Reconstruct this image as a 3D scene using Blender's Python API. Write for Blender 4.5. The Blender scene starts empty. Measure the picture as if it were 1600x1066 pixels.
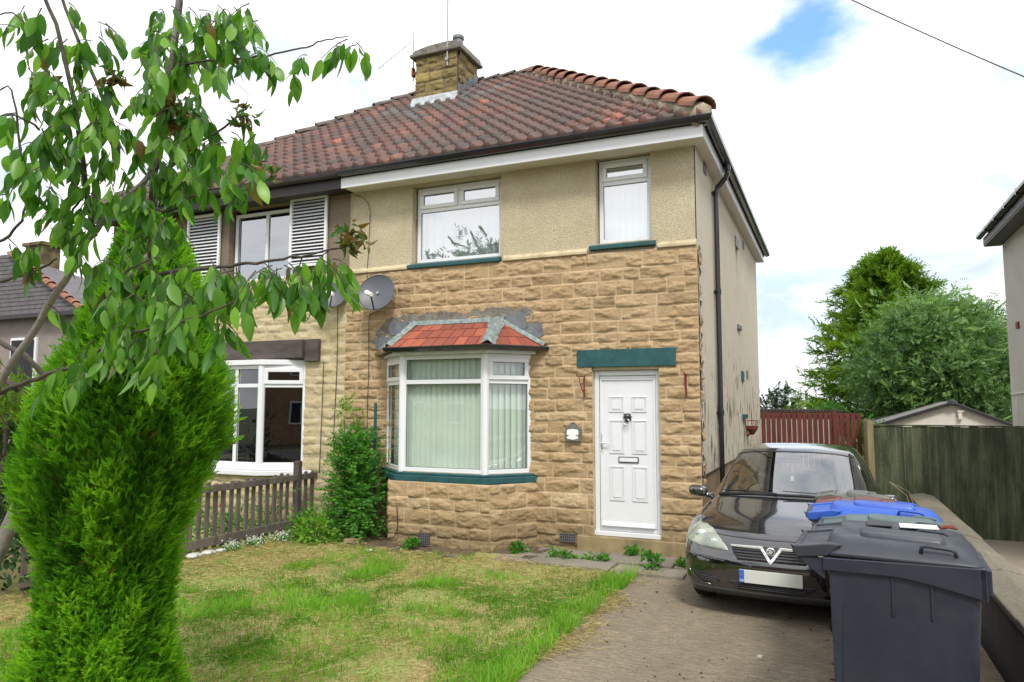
import bpy, math, random
import numpy as np
from mathutils import Vector, Matrix
rnd = random.Random(7)
rng = np.random.default_rng(7)
R = math.radians
S = bpy.context.scene
COL = S.collection

# ------------------------------------------------------------------ camera
cam = bpy.data.cameras.new('camera'); co = bpy.data.objects.new('camera', cam); COL.objects.link(co)
cam.sensor_fit = 'HORIZONTAL'; cam.sensor_width = 36; cam.lens = 36*1136.77/1600
cam.clip_start = 0.05; cam.clip_end = 3000
_y, _p, _r = 0.4138, 0.0889, 0.0018
fw = Vector((-math.sin(_y)*math.cos(_p), math.cos(_y)*math.cos(_p), math.sin(_p)))
rt = Vector((math.cos(_y), math.sin(_y), 0)); up = rt.cross(fw)
rt2 = rt*math.cos(_r)+up*math.sin(_r); up2 = up*math.cos(_r)-rt*math.sin(_r)
co.matrix_world = Matrix(((rt2.x, up2.x, -fw.x, 1.4923), (rt2.y, up2.y, -fw.y, -9.0704), (rt2.z, up2.z, -fw.z, 1.6231), (0, 0, 0, 1)))
S.camera = co
S.render.resolution_x = 1024; S.render.resolution_y = 682

# ------------------------------------------------------------------ sky, sun, exposure
SUN_EL, SUN_AZ = 52, 150     # degrees; azimuth clockwise from +Y
w = bpy.data.worlds.new('World'); S.world = w; w.use_nodes = True
nt = w.node_tree; nt.nodes.clear()
def N(t, **k):
    n = nt.nodes.new(t)
    for a, v in k.items(): setattr(n, a, v)
    return n
L = nt.links.new
out = N('ShaderNodeOutputWorld'); bg = N('ShaderNodeBackground'); bg.inputs[1].default_value = 0.1
sky = N('ShaderNodeTexSky', sky_type='NISHITA', sun_disc=False, sun_elevation=R(SUN_EL), sun_rotation=R(SUN_AZ))
tc = N('ShaderNodeTexCoord')
mp = N('ShaderNodeMapping'); mp.inputs['Scale'].default_value = (1, 1, 2.2); mp.inputs['Location'].default_value = (3.1, 0.4, 0.2)
L(tc.outputs['Generated'], mp.inputs[0])
n1 = N('ShaderNodeTexNoise'); n1.inputs['Scale'].default_value = 2.3; n1.inputs['Detail'].default_value = 9; n1.inputs['Roughness'].default_value = .55
n2 = N('ShaderNodeTexNoise'); n2.inputs['Scale'].default_value = 3.4; n2.inputs['Detail'].default_value = 7; n2.inputs['Roughness'].default_value = .6; n2.inputs['Distortion'].default_value = .3
L(mp.outputs[0], n1.inputs[0]); L(mp.outputs[0], n2.inputs[0])
# thin places in the cloud cover round one direction of the sky
def patch(d, r0, r1, amt):
    dn = N('ShaderNodeVectorMath', operation='DISTANCE'); L(tc.outputs['Generated'], dn.inputs[0]); dn.inputs[1].default_value = d
    a = N('ShaderNodeMath', operation='MULTIPLY_ADD'); L(n1.outputs[0], a.inputs[0]); a.inputs[1].default_value = .55; L(dn.outputs['Value'], a.inputs[2])
    m = N('ShaderNodeMapRange', interpolation_type='SMOOTHSTEP'); L(a.outputs[0], m.inputs[0])
    m.inputs[1].default_value = r0; m.inputs[2].default_value = r1; m.inputs[3].default_value = amt; m.inputs[4].default_value = 0
    return m.outputs[0]
base = N('ShaderNodeMapRange', interpolation_type='SMOOTHSTEP'); L(n1.outputs[0], base.inputs[0])
base.inputs[1].default_value = .30; base.inputs[2].default_value = .44; base.inputs[3].default_value = .12; base.inputs[4].default_value = 0
def viewdir(u, v):
    f = 1136.77
    d = fw+rt*((u-800)/f)+up*((533-v)/f); d.normalize(); return tuple(d)
hole = None
for (u, v, r0, r1, amt) in ((1292, 18, .255, .335, .95), (1215, 330, .25, .34, .28), (1020, -260, .3, .5, .5)):
    p_ = patch(viewdir(u, v), r0, r1, amt)
    if hole is None: hole = p_
    else:
        mx = N('ShaderNodeMath', operation='MAXIMUM'); L(hole, mx.inputs[0]); L(p_, mx.inputs[1]); hole = mx.outputs[0]
mx = N('ShaderNodeMath', operation='MAXIMUM'); L(hole, mx.inputs[0]); L(base.outputs[0], mx.inputs[1])
cr = N('ShaderNodeValToRGB'); L(n2.outputs[0], cr.inputs[0])
cr.color_ramp.elements[0].position = .30; cr.color_ramp.elements[0].color = (.50, .58, .68, 1)
cr.color_ramp.elements[1].position = .53; cr.color_ramp.elements[1].color = (1, 1, 1, 1)
sc = N('ShaderNodeVectorMath', operation='SCALE'); L(cr.outputs[0], sc.inputs[0]); sc.inputs['Scale'].default_value = 9.6
mix = N('ShaderNodeMix', data_type='RGBA'); L(mx.outputs[0], mix.inputs[0]); L(sc.outputs[0], mix.inputs[6]); clr = N('ShaderNodeMix', data_type='RGBA', blend_type='MULTIPLY'); clr.inputs[0].default_value = 1; L(sky.outputs[0], clr.inputs[6]); clr.inputs[7].default_value = (1.25, 1.75, 2.1, 1); L(clr.outputs[2], mix.inputs[7])
L(mix.outputs[2], bg.inputs[0]); L(bg.outputs[0], out.inputs[0])
sl = bpy.data.lights.new('sun', 'SUN'); sl.energy = 1.9; sl.angle = R(13); sl.color = (1, .955, .88)
so = bpy.data.objects.new('sun', sl); COL.objects.link(so)
sd = Vector((math.sin(R(SUN_AZ))*math.cos(R(SUN_EL)), math.cos(R(SUN_AZ))*math.cos(R(SUN_EL)), math.sin(R(SUN_EL))))
so.rotation_euler = sd.to_track_quat('Z', 'Y').to_euler(); so.location = (0, 0, 30)
S.view_settings.view_transform = 'Standard'; S.view_settings.look = 'None'; S.view_settings.exposure = 0.72; S.view_settings.gamma = 1

# ------------------------------------------------------------------ materials
def hexlin(h):
    c = [int(h[i:i+2], 16)/255 for i in (0, 2, 4)]
    return tuple(((x/12.92) if x <= .04045 else ((x+.055)/1.055)**2.4) for x in c)
class MT:
    def __init__(s, name):
        s.m = bpy.data.materials.new(name); s.m.use_nodes = True; s.t = s.m.node_tree
        s.t.nodes.clear(); s.o = s.n('ShaderNodeOutputMaterial'); s.b = s.n('ShaderNodeBsdfPrincipled')
        s.l(s.b.outputs[0], s.o.inputs[0]); s.tc = None
    def n(s, t, **k):
        x = s.t.nodes.new(t)
        for a, v in k.items(): setattr(x, a, v)
        return x
    def l(s, a, b): s.t.links.new(a, b)
    def co(s, scale=(1, 1, 1), rot=(0, 0, 0)):
        if s.tc is None: s.tc = s.n('ShaderNodeTexCoord')
        m = s.n('ShaderNodeMapping'); m.inputs['Scale'].default_value = scale; m.inputs['Rotation'].default_value = rot
        s.l(s.tc.outputs['Object'], m.inputs[0]); return m.outputs[0]
    def noise(s, sc, det=5, ro=.55, scale=(1, 1, 1), dist=0):
        x = s.n('ShaderNodeTexNoise'); x.inputs['Scale'].default_value = sc; x.inputs['Detail'].default_value = det
        x.inputs['Roughness'].default_value = ro; x.inputs['Distortion'].default_value = dist
        s.l(s.co(scale), x.inputs[0]); return x.outputs[0]
    def voro(s, sc, scale=(1, 1, 1), feat='F1'):
        x = s.n('ShaderNodeTexVoronoi', feature=feat); x.inputs['Scale'].default_value = sc; s.l(s.co(scale), x.inputs[0]); return x
    def ramp(s, f, stops):
        r = s.n('ShaderNodeValToRGB'); s.l(f, r.inputs[0]); e = r.color_ramp.elements
        while len(e) > 1: e.remove(e[0])
        e[0].position = stops[0][0]; e[0].color = (*stops[0][1], 1)
        for p, c in stops[1:]:
            q = e.new(p); q.color = (*c, 1)
        return r.outputs[0]
    def mr(s, f, a, b, c=0., d=1.):
        m = s.n('ShaderNodeMapRange', interpolation_type='SMOOTHSTEP'); s.l(f, m.inputs[0])
        for i, v in enumerate((a, b, c, d)): m.inputs[i+1].default_value = v
        return m.outputs[0]
    def mix(s, f, a, b, mode='MIX'):
        m = s.n('ShaderNodeMix', data_type='RGBA', blend_type=mode)
        for i, v in ((0, f), (6, a), (7, b)):
            if hasattr(v, 'is_linked'): s.l(v, m.inputs[i])
            elif i == 0: m.inputs[0].default_value = v
            else: m.inputs[i].default_value = (*v, 1)
        return m.outputs[2]
    def math(s, op, a, b):
        m = s.n('ShaderNodeMath', operation=op)
        for i, v in enumerate((a, b)):
            if hasattr(v, 'is_linked'): s.l(v, m.inputs[i])
            else: m.inputs[i].default_value = v
        return m.outputs[0]
    def attr(s, name='tint'):
        a = s.n('ShaderNodeAttribute', attribute_name=name); return a.outputs['Color']
    def color(s, c):
        if hasattr(c, 'is_linked'): s.l(c, s.b.inputs['Base Color'])
        else: s.b.inputs['Base Color'].default_value = (*c, 1)
    def rough(s, v):
        if hasattr(v, 'is_linked'): s.l(v, s.b.inputs['Roughness'])
        else: s.b.inputs['Roughness'].default_value = v
    def bump(s, f, st=.5, dist=.01):
        b = s.n('ShaderNodeBump'); b.inputs['Strength'].default_value = st; b.inputs['Distance'].default_value = dist
        s.l(f, b.inputs['Height']); s.l(b.outputs[0], s.b.inputs['Normal']); return s
M = {}
def simple(name, c, rough=.6, var=.15, sc=8, bump=.2, bs=60, metal=0, coat=0, dist=.004, spec=.5, scale=(1, 1, 1)):
    m = MT(name)
    a = tuple(x*(1-var) for x in c); b = tuple(min(1, x*(1+var)) for x in c)
    m.color(m.ramp(m.noise(sc, 6, .6, scale), [(.3, a), (.7, b)]))
    m.rough(rough); m.b.inputs['Metallic'].default_value = metal; m.b.inputs['Coat Weight'].default_value = coat
    m.b.inputs['Specular IOR Level'].default_value = spec
    if bump: m.bump(m.noise(bs, 4, .6, scale), bump, dist)
    M[name] = m.m; return m.m

def mk_stone(name, dark, mid, light, mortar):
    m = MT(name)
    t = m.attr()                                   # r = per-stone tint, g = joint mask
    sep = m.n('ShaderNodeSeparateColor'); m.l(t, sep.inputs[0])
    base = m.ramp(sep.outputs[0], [(0, dark), (.35, mid), (.75, mid), (1, light)])
    big = m.noise(2.2, 5, .6); fine = m.noise(28, 8, .68)
    c = m.mix(m.mr(big, .35, .7, 0, .45), base, light)
    c = m.mix(m.mr(fine, .42, .72, 0, .5), c, tuple(x*.62 for x in mid))
    c = m.mix(m.mr(m.noise(60, 4, .7), .5, .75, 0, .25), c, tuple(min(1, x*1.3) for x in light))
    c = m.mix(sep.outputs[1], c, mortar)
    # streaks of damp dirt running down from the joints, and grime near the ground
    st = m.noise(3.5, 6, .65, (2.2, 2.2, .35)); c = m.mix(m.mr(st, .58, .8, 0, .35), c, (.12, .09, .055))
    geo = m.n('ShaderNodeNewGeometry'); sx = m.n('ShaderNodeSeparateXYZ'); m.l(geo.outputs['Position'], sx.inputs[0])
    z = m.math('MULTIPLY_ADD', m.noise(5, 5, .6), .8); zz = m.math('SUBTRACT', sx.outputs[2], m.math('MULTIPLY', m.noise(4, 5, .6), .7))
    c = m.mix(m.mr(zz, -.55, .12, .55, 0), c, (.10, .085, .04))
    m.color(c); m.rough(.92); m.b.inputs['Specular IOR Level'].default_value = .2
    m.bump(m.math('ADD', m.noise(75, 7, .7), m.math('MULTIPLY', m.noise(22, 6, .7, (1, 1, 1.8), .6), 1.3)), .75, .012); M[name] = m.m
mk_stone('stone_clad', (.30, .205, .115), (.42, .295, .165), (.53, .40, .25), (.60, .46, .30))
mk_stone('stone_neigh', (.40, .32, .17), (.52, .43, .25), (.62, .54, .36), (.58, .5, .35))
mk_stone('stone_chimney', (.07, .055, .04), (.20, .155, .075), (.38, .30, .11), (.14, .11, .08))

def mk_render(name, c1, c2, dirt, peel=False, cell=70):
    m = MT(name)
    c = m.ramp(m.noise(1.7, 7, .62), [(.3, c1), (.7, c2)])
    v = m.voro(cell)
    c = m.mix(m.mr(m.noise(62, 4, .7), .38, .62, 0, .6), c, tuple(x*.62 for x in c1))
    c = m.mix(m.mr(m.noise(2.5, 7, .7, (2.5, 2.5, .3)), .56, .8, 0, .4), c, dirt)
    h = m.noise(58, 4, .7)
    if peel:
        geo = m.n('ShaderNodeNewGeometry'); sx = m.n('ShaderNodeSeparateXYZ'); m.l(geo.outputs['Position'], sx.inputs[0])
        zone = m.mr(sx.outputs[2], 1.4, 3.6, .17, 0)
        f = m.noise(3.4, 7, .68, (1, 2.4, .55), .4)
        thr = m.math('ADD', f, zone)
        pk = m.mr(thr, .735, .75)
        c = m.mix(m.mr(thr, .70, .735, 0, .5), c, (.42, .36, .28))
        c = m.mix(pk, c, (.035, .028, .022))
        geo2 = m.noise(1.4, 5, .6)
    m.color(c); m.rough(.95); m.b.inputs['Specular IOR Level'].default_value = .15
    m.bump(h, 1., .03); M[name] = m.m
mk_render('render_cream', (.62, .53, .36), (.76, .67, .48), (.20, .16, .10))
mk_render('render_side', (.72, .665, .53), (.82, .77, .64), (.30, .26, .19), peel=True)
mk_render('render_brown', (.26, .205, .155), (.34, .275, .205), (.12, .09, .07))
mk_render('render_grey', (.58, .56, .50), (.68, .66, .60), (.25, .22, .18))
mk_render('render_pink', (.32, .27, .25), (.40, .34, .31), (.2, .16, .14))
simple('plinth_brown', (.24, .165, .10), .95, .3, 4, .6, 30, dist=.012)
simple('step_stone', (.27, .21, .11), .95, .4, 3.5, .5, 40, dist=.01)
simple('band_stone', (.50, .42, .27), .9, .25, 6, .4, 50)
def mk_tile(name):
    m = MT(name); t = m.attr()
    c = m.mix(m.mr(m.noise(5, 6, .65), .45, .72, 0, .55), t, (.055, .042, .036))
    c = m.mix(m.mr(m.noise(40, 5, .7), .5, .8, 0, .5), c, (.05, .04, .035))
    c = m.mix(m.mr(m.noise(22, 6, .7), .64, .74, 0, .7), c, (.28, .27, .22))
    m.color(c); m.rough(.78); m.bump(m.noise(70, 5, .6), .35, .006); M[name] = m.m
mk_tile('roof_tile')
simple('hip_tile', (.22, .095, .058), .8, .35, 5, .4, 40)
simple('ridge_tile', (.12, .10, .085), .9, .4, 6, .4, 40)
simple('mortar', (.36, .31, .23), .95, .3, 14, .6, 50, dist=.01)
def mk_red(name):
    m = MT(name); t = m.attr()
    c = m.mix(m.mr(m.noise(9, 6, .65), .5, .75, 0, .5), t, (.16, .04, .02)); m.color(c); m.rough(.75)
    m.bump(m.noise(60, 5, .6), .3, .004); M[name] = m.m
mk_red('bay_tile')
simple('lead', (.16, .175, .19), .55, .35, 9, .5, 30, metal=.35, dist=.008)
simple('lead_pale', (.38, .41, .43), .6, .35, 9, .5, 30, metal=.2, dist=.008)
simple('lead_green', (.22, .27, .26), .6, .45, 16, .7, 30, metal=.2, dist=.012)
simple('mortar_grey', (.18, .165, .14), .95, .4, 9, .8, 30, dist=.02)
simple('upvc', (.73, .745, .77), .28, .03, 3, 0)
simple('upvc_dirty', (.66, .67, .68), .45, .1, 6, .1)
simple('soffit', (.66, .62, .55), .5, .08, 3, .1)
simple('black_plastic', (.012, .012, .014), .22, .1, 4, .05, coat=.3)
simple('black_trim', (.02, .02, .022), .5, .2, 10, .1)
simple('dark_fascia', (.022, .018, .017), .5, .3, 6, .3, 30)
simple('teal_paint', (.012, .075, .082), .6, .3, 9, .35, 40, dist=.006)
simple('beam_dark', (.075, .06, .055), .85, .45, 6, .6, 30, dist=.01, scale=(.3, 1, 1))
simple('rust', (.18, .04, .02), .8, .35, 20, .4)
simple('metal_grey', (.35, .36, .37), .4, .15, 10, .1, metal=.7)
simple('dish_grey', (.085, .092, .11), .45, .08, 5, .1)
simple('white_plain', (.82, .83, .82), .45, .03, 5, 0)
simple('plaque_metal', (.17, .16, .145), .7, .4, 30, .6, 60, metal=.3)
simple('cable', (.03, .024, .02), .6, .2, 10, 0)
simple('curtain', (.62, .66, .68), .85, .05, 3, 0)
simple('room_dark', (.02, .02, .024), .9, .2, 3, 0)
simple('blind_green', (.64, .70, .62), .8, .05, 3, .1)
simple('blind_white', (.72, .76, .76), .8, .05, 3, .1)
simple('wood_grey', (.115, .095, .08), .9, .45, 9, .6, 40, dist=.006, scale=(1, 1, .25))
simple('wood_red', (.115, .03, .022), .8, .4, 7, .5, 40, dist=.005, scale=(1.5, 1.5, .3))
simple('wood_pale', (.24, .20, .11), .85, .35, 6, .5, 40, dist=.006, scale=(1.5, 1.5, .3))
def mk_gfence():
    m = MT('wood_green'); t = m.attr()
    c = m.mix(m.mr(m.noise(3.2, 7, .7, (2.2, 2.2, .35)), .36, .66), (.032, .042, .022), (.10, .12, .065))
    c = m.mix(.35, c, t, 'MULTIPLY')
    c = m.mix(m.mr(m.noise(14, 6, .7, (3, 3, .3)), .62, .78, 0, .8), c, (.13, .13, .075))
    m.color(c); m.rough(.9); m.bump(m.noise(18, 6, .7, (5, 5, .3)), .6, .006); M['wood_green'] = m.m
mk_gfence()
simple('slate', (.12, .108, .115), .7, .3, 6, .3, 30)
def mk_slate():
    m = MT('slate_roof'); b = m.n('ShaderNodeTexBrick'); m.l(m.co((1, 1, 1), (0, 0, 0)), b.inputs[0])
    b.inputs['Scale'].default_value = 1; b.inputs['Brick Width'].default_value = .3; b.inputs['Row Height'].default_value = .2
    b.inputs['Mortar Size'].default_value = .008; b.inputs['Color1'].default_value = (.095, .083, .095, 1); b.inputs['Color2'].default_value = (.06, .053, .062, 1); b.inputs['Mortar'].default_value = (.02, .018, .02, 1)
    m.color(b.outputs[0]); m.rough(.7); m.bump(b.outputs['Fac'], .5, -.01); M['slate_roof'] = m.m
mk_slate()
def mk_glass(name, refl, tint=(.9, .95, .93), ior_boost=.5):
    m = MT(name); m.t.nodes.remove(m.b)
    tr = m.n('ShaderNodeBsdfTransparent'); tr.inputs[0].default_value = (*tint, 1)
    gl = m.n('ShaderNodeBsdfGlossy'); gl.inputs['Roughness'].default_value = .012; gl.inputs[0].default_value = (.95, .97, 1, 1)
    bp = m.n('ShaderNodeBump'); bp.inputs['Strength'].default_value = .06; bp.inputs['Distance'].default_value = .01; m.l(m.noise(1.6, 2, .5), bp.inputs['Height']); m.l(bp.outputs[0], gl.inputs['Normal'])
    fr = m.n('ShaderNodeLayerWeight'); fr.inputs[0].default_value = .5
    f = m.math('MULTIPLY_ADD', m.math('POWER', fr.outputs['Facing'], 4.), ior_boost); m.t.nodes[-1].inputs[2].default_value = refl
    mx = m.n('ShaderNodeMixShader'); m.l(f, mx.inputs[0]); m.l(tr.outputs[0], mx.inputs[1]); m.l(gl.outputs[0], mx.inputs[2]); m.l(mx.outputs[0], m.o.inputs[0]); M[name] = m.m
mk_glass('glass_bright', .50, ior_boost=.5)
mk_glass('glass_mid', .36, ior_boost=.6)
mk_glass('glass', .13, ior_boost=.85)
mk_glass('glass_car', .27, (.66, .72, .70), .8)
def mk_paint():
    m = MT('car_paint'); m.color((.007, .007, .010)); m.rough(.12); m.b.inputs['Coat Weight'].default_value = 1; m.b.inputs['Coat Roughness'].default_value = .03; m.b.inputs['Coat IOR'].default_value = 1.95
    m.l(m.mr(m.noise(3, 5, .6), .3, .8, .10, .22), m.b.inputs['Roughness'])
    m.bump(m.noise(2.2, 2, .5), .03, .01); M['car_paint'] = m.m
mk_paint()
simple('chrome', (.88, .89, .91), .28, .02, 3, 0, metal=.65)
simple('reflector', (.55, .60, .56), .35, .1, 14, .3, 20, metal=.6, dist=.01)
simple('rubber', (.018, .018, .018), .8, .2, 20, .3)
simple('car_grey', (.05, .052, .057), .6, .15, 20, .2, 100)
simple('car_inner', (.035, .037, .038), .8, .2, 8, .1)
simple('seat_cloth', (.09, .095, .09), .9, .2, 30, .2)
simple('plate_white', (.62, .64, .60), .45, .02, 3, 0)
simple('plate_blue', (.02, .12, .55), .45, .05, 3, 0)
def mk_lens():
    m = MT('lamp_lens'); m.t.nodes.remove(m.b)
    a = m.n('ShaderNodeBsdfPrincipled'); a.inputs['Base Color'].default_value = (.56, .60, .52, 1); a.inputs['Roughness'].default_value = .12; a.inputs['Coat Weight'].default_value = 1
    cc = m.ramp(m.noise(9, 4, .5), [(.35, (.26, .30, .26)), (.65, (.52, .56, .47))]); m.l(cc, a.inputs['Base Color'])
    t = m.n('ShaderNodeBsdfTransparent'); mx = m.n('ShaderNodeMixShader'); mx.inputs[0].default_value = .62; m.l(t.outputs[0], mx.inputs[1]); m.l(a.outputs[0], mx.inputs[2]); m.l(mx.outputs[0], m.o.inputs[0]); M['lamp_lens'] = m.m
mk_lens()
def mk_bin(name, c):
    m = MT(name); k = m.mix(m.mr(m.noise(3.5, 7, .7), .45, .75, 0, .35), c, tuple(x*.55+.03 for x in c))
    k = m.mix(m.mr(m.noise(9, 8, .75, (1, 1, .3)), .63, .78, 0, .45), k, tuple(min(1, x*1.9+.05) for x in c))
    m.color(k); m.l(m.mr(m.noise(6, 5, .6), .3, .7, .34, .6), m.b.inputs['Roughness']); m.bump(m.noise(160, 3, .6), .12, .002); M[name] = m.m
mk_bin('bin_dark', (.026, .032, .044)); mk_bin('bin_body', (.017, .022, .037)); mk_bin('bin_green', (.075, .115, .11)); mk_bin('bin_blue', (.022, .085, .42)); mk_bin('bin_brown', (.115, .035, .026)); mk_bin('bin_greygreen', (.09, .10, .085))

def mk_leaf(name, c1, c2, c3, transl=.35, rough=.5, spec=.4):
    m = MT(name); t = m.attr(); sep = m.n('ShaderNodeSeparateColor'); m.l(t, sep.inputs[0])
    c = m.ramp(sep.outputs[0], [(0, c1), (.5, c2), (1, c3)])
    c = m.mix(sep.outputs[1], c, (.17, .085, .03))
    m.color(c); m.rough(rough); m.b.inputs['Specular IOR Level'].default_value = spec
    tr = m.n('ShaderNodeBsdfTranslucent'); tc2 = m.mix(1., c, (1.3, 1.5, .6), 'MULTIPLY'); m.l(tc2, tr.inputs[0])
    mx = m.n('ShaderNodeMixShader'); mx.inputs[0].default_value = transl; m.l(m.b.outputs[0], mx.inputs[1]); m.l(tr.outputs[0], mx.inputs[2]); m.l(mx.outputs[0], m.o.inputs[0]); M[name] = m.m
mk_leaf('leaf_cherry', (.03, .095, .018), (.075, .21, .024), (.20, .40, .04), .42, .38)
mk_leaf('leaf_thuja', (.055, .165, .012), (.13, .34, .016), (.26, .49, .028), .42, .7, .15)
mk_leaf('leaf_cypress', (.05, .11, .015), (.13, .24, .02), (.24, .36, .03), .35, .7, .15)
mk_leaf('leaf_ash', (.06, .13, .04), (.13, .24, .07), (.23, .38, .11), .3, .5)
mk_leaf('leaf_dark', (.012, .035, .010), (.025, .07, .016), (.05, .12, .03), .3, .45)
mk_leaf('leaf_shrub', (.035, .13, .02), (.08, .24, .03), (.14, .36, .04), .4, .5)
mk_leaf('leaf_lime', (.07, .19, .02), (.15, .32, .03), (.25, .42, .05), .4, .5)
mk_leaf('grass', (.08, .20, .018), (.17, .38, .03), (.30, .50, .07), .4, .6, .2)
mk_leaf('straw', (.24, .19, .07), (.44, .36, .16), (.60, .52, .30), .25, .7, .2)
mk_leaf('petal_white', (.6, .6, .62), (.75, .75, .75), (.85, .85, .85), .2)
mk_leaf('petal_red', (.5, .01, .02), (.65, .02, .03), (.7, .04, .05), .2)
mk_leaf('petal_yellow', (.7, .55, .02), (.8, .65, .02), (.85, .7, .05), .2)
simple('bark', (.075, .062, .05), .9, .45, 12, .7, 50, dist=.01)
simple('bark_grey', (.22, .20, .18), .9, .35, 12, .6, 50, dist=.01)
simple('earth', (.11, .075, .045), .97, .5, 9, .9, 40, dist=.03)
def mk_lawn():
    m = MT('lawn_soil'); c = m.ramp(m.noise(1.3, 7, .65), [(.36, (.40, .30, .13)), (.50, (.34, .33, .11)), (.62, (.24, .35, .06))])
    c = m.mix(m.mr(m.noise(35, 6, .7), .42, .7, 0, .6), c, (.13, .095, .045)); m.color(c); m.rough(.97); m.bump(m.noise(60, 6, .7), .9, .02); M['lawn_soil'] = m.m
mk_lawn()
def mk_conc(name, c, ribs=True):
    m = MT(name)
    k = m.ramp(m.noise(.9, 7, .62), [(.3, tuple(x*.72 for x in c)), (.7, tuple(x*1.15 for x in c))])
    k = m.mix(m.mr(m.noise(38, 7, .78), .44, .66, 0, .75), k, tuple(x*.38 for x in c))
    k = m.mix(m.mr(m.noise(80, 5, .7), .58, .75, 0, .4), k, tuple(min(1, x*1.9) for x in c))
    k = m.mix(m.mr(m.noise(2.1, 6, .7), .55, .75, 0, .45), k, (.10, .09, .06))
    h = m.noise(60, 6, .7)
    if ribs:
        rb = m.noise(26, 4, .65, (.3, 1.8, 1)); k = m.mix(m.mr(rb, .40, .60, .6, 0), k, tuple(x*.4 for x in c)); h = m.math('ADD', h, m.math('MULTIPLY', rb, 1.4))
    m.color(k); m.rough(.93); m.bump(h, .7, .008); M[name] = m.m
mk_conc('concrete', (.285, .235, .165)); mk_conc('slab', (.25, .225, .18), False); mk_conc('neigh_drive', (.33, .28, .21), False); mk_conc('coping', (.19, .17, .125), False)
mk_conc('wall_block', (.10, .095, .095), False); mk_conc('asphalt', (.06, .06, .062), False); mk_conc('ground', (.09, .11, .05), False)
simple('felt_roof', (.17, .165, .16), .9, .3, 6, .5, 30)
simple('brick_wall', (.30, .19, .11), .9, .3, 4, .4, 20)
simple('sticker', (.72, .74, .74), .4, .05, 5, 0)
simple('pale_stone', (.5, .5, .47), .9, .3, 8, .5, 40, dist=.01)

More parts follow.
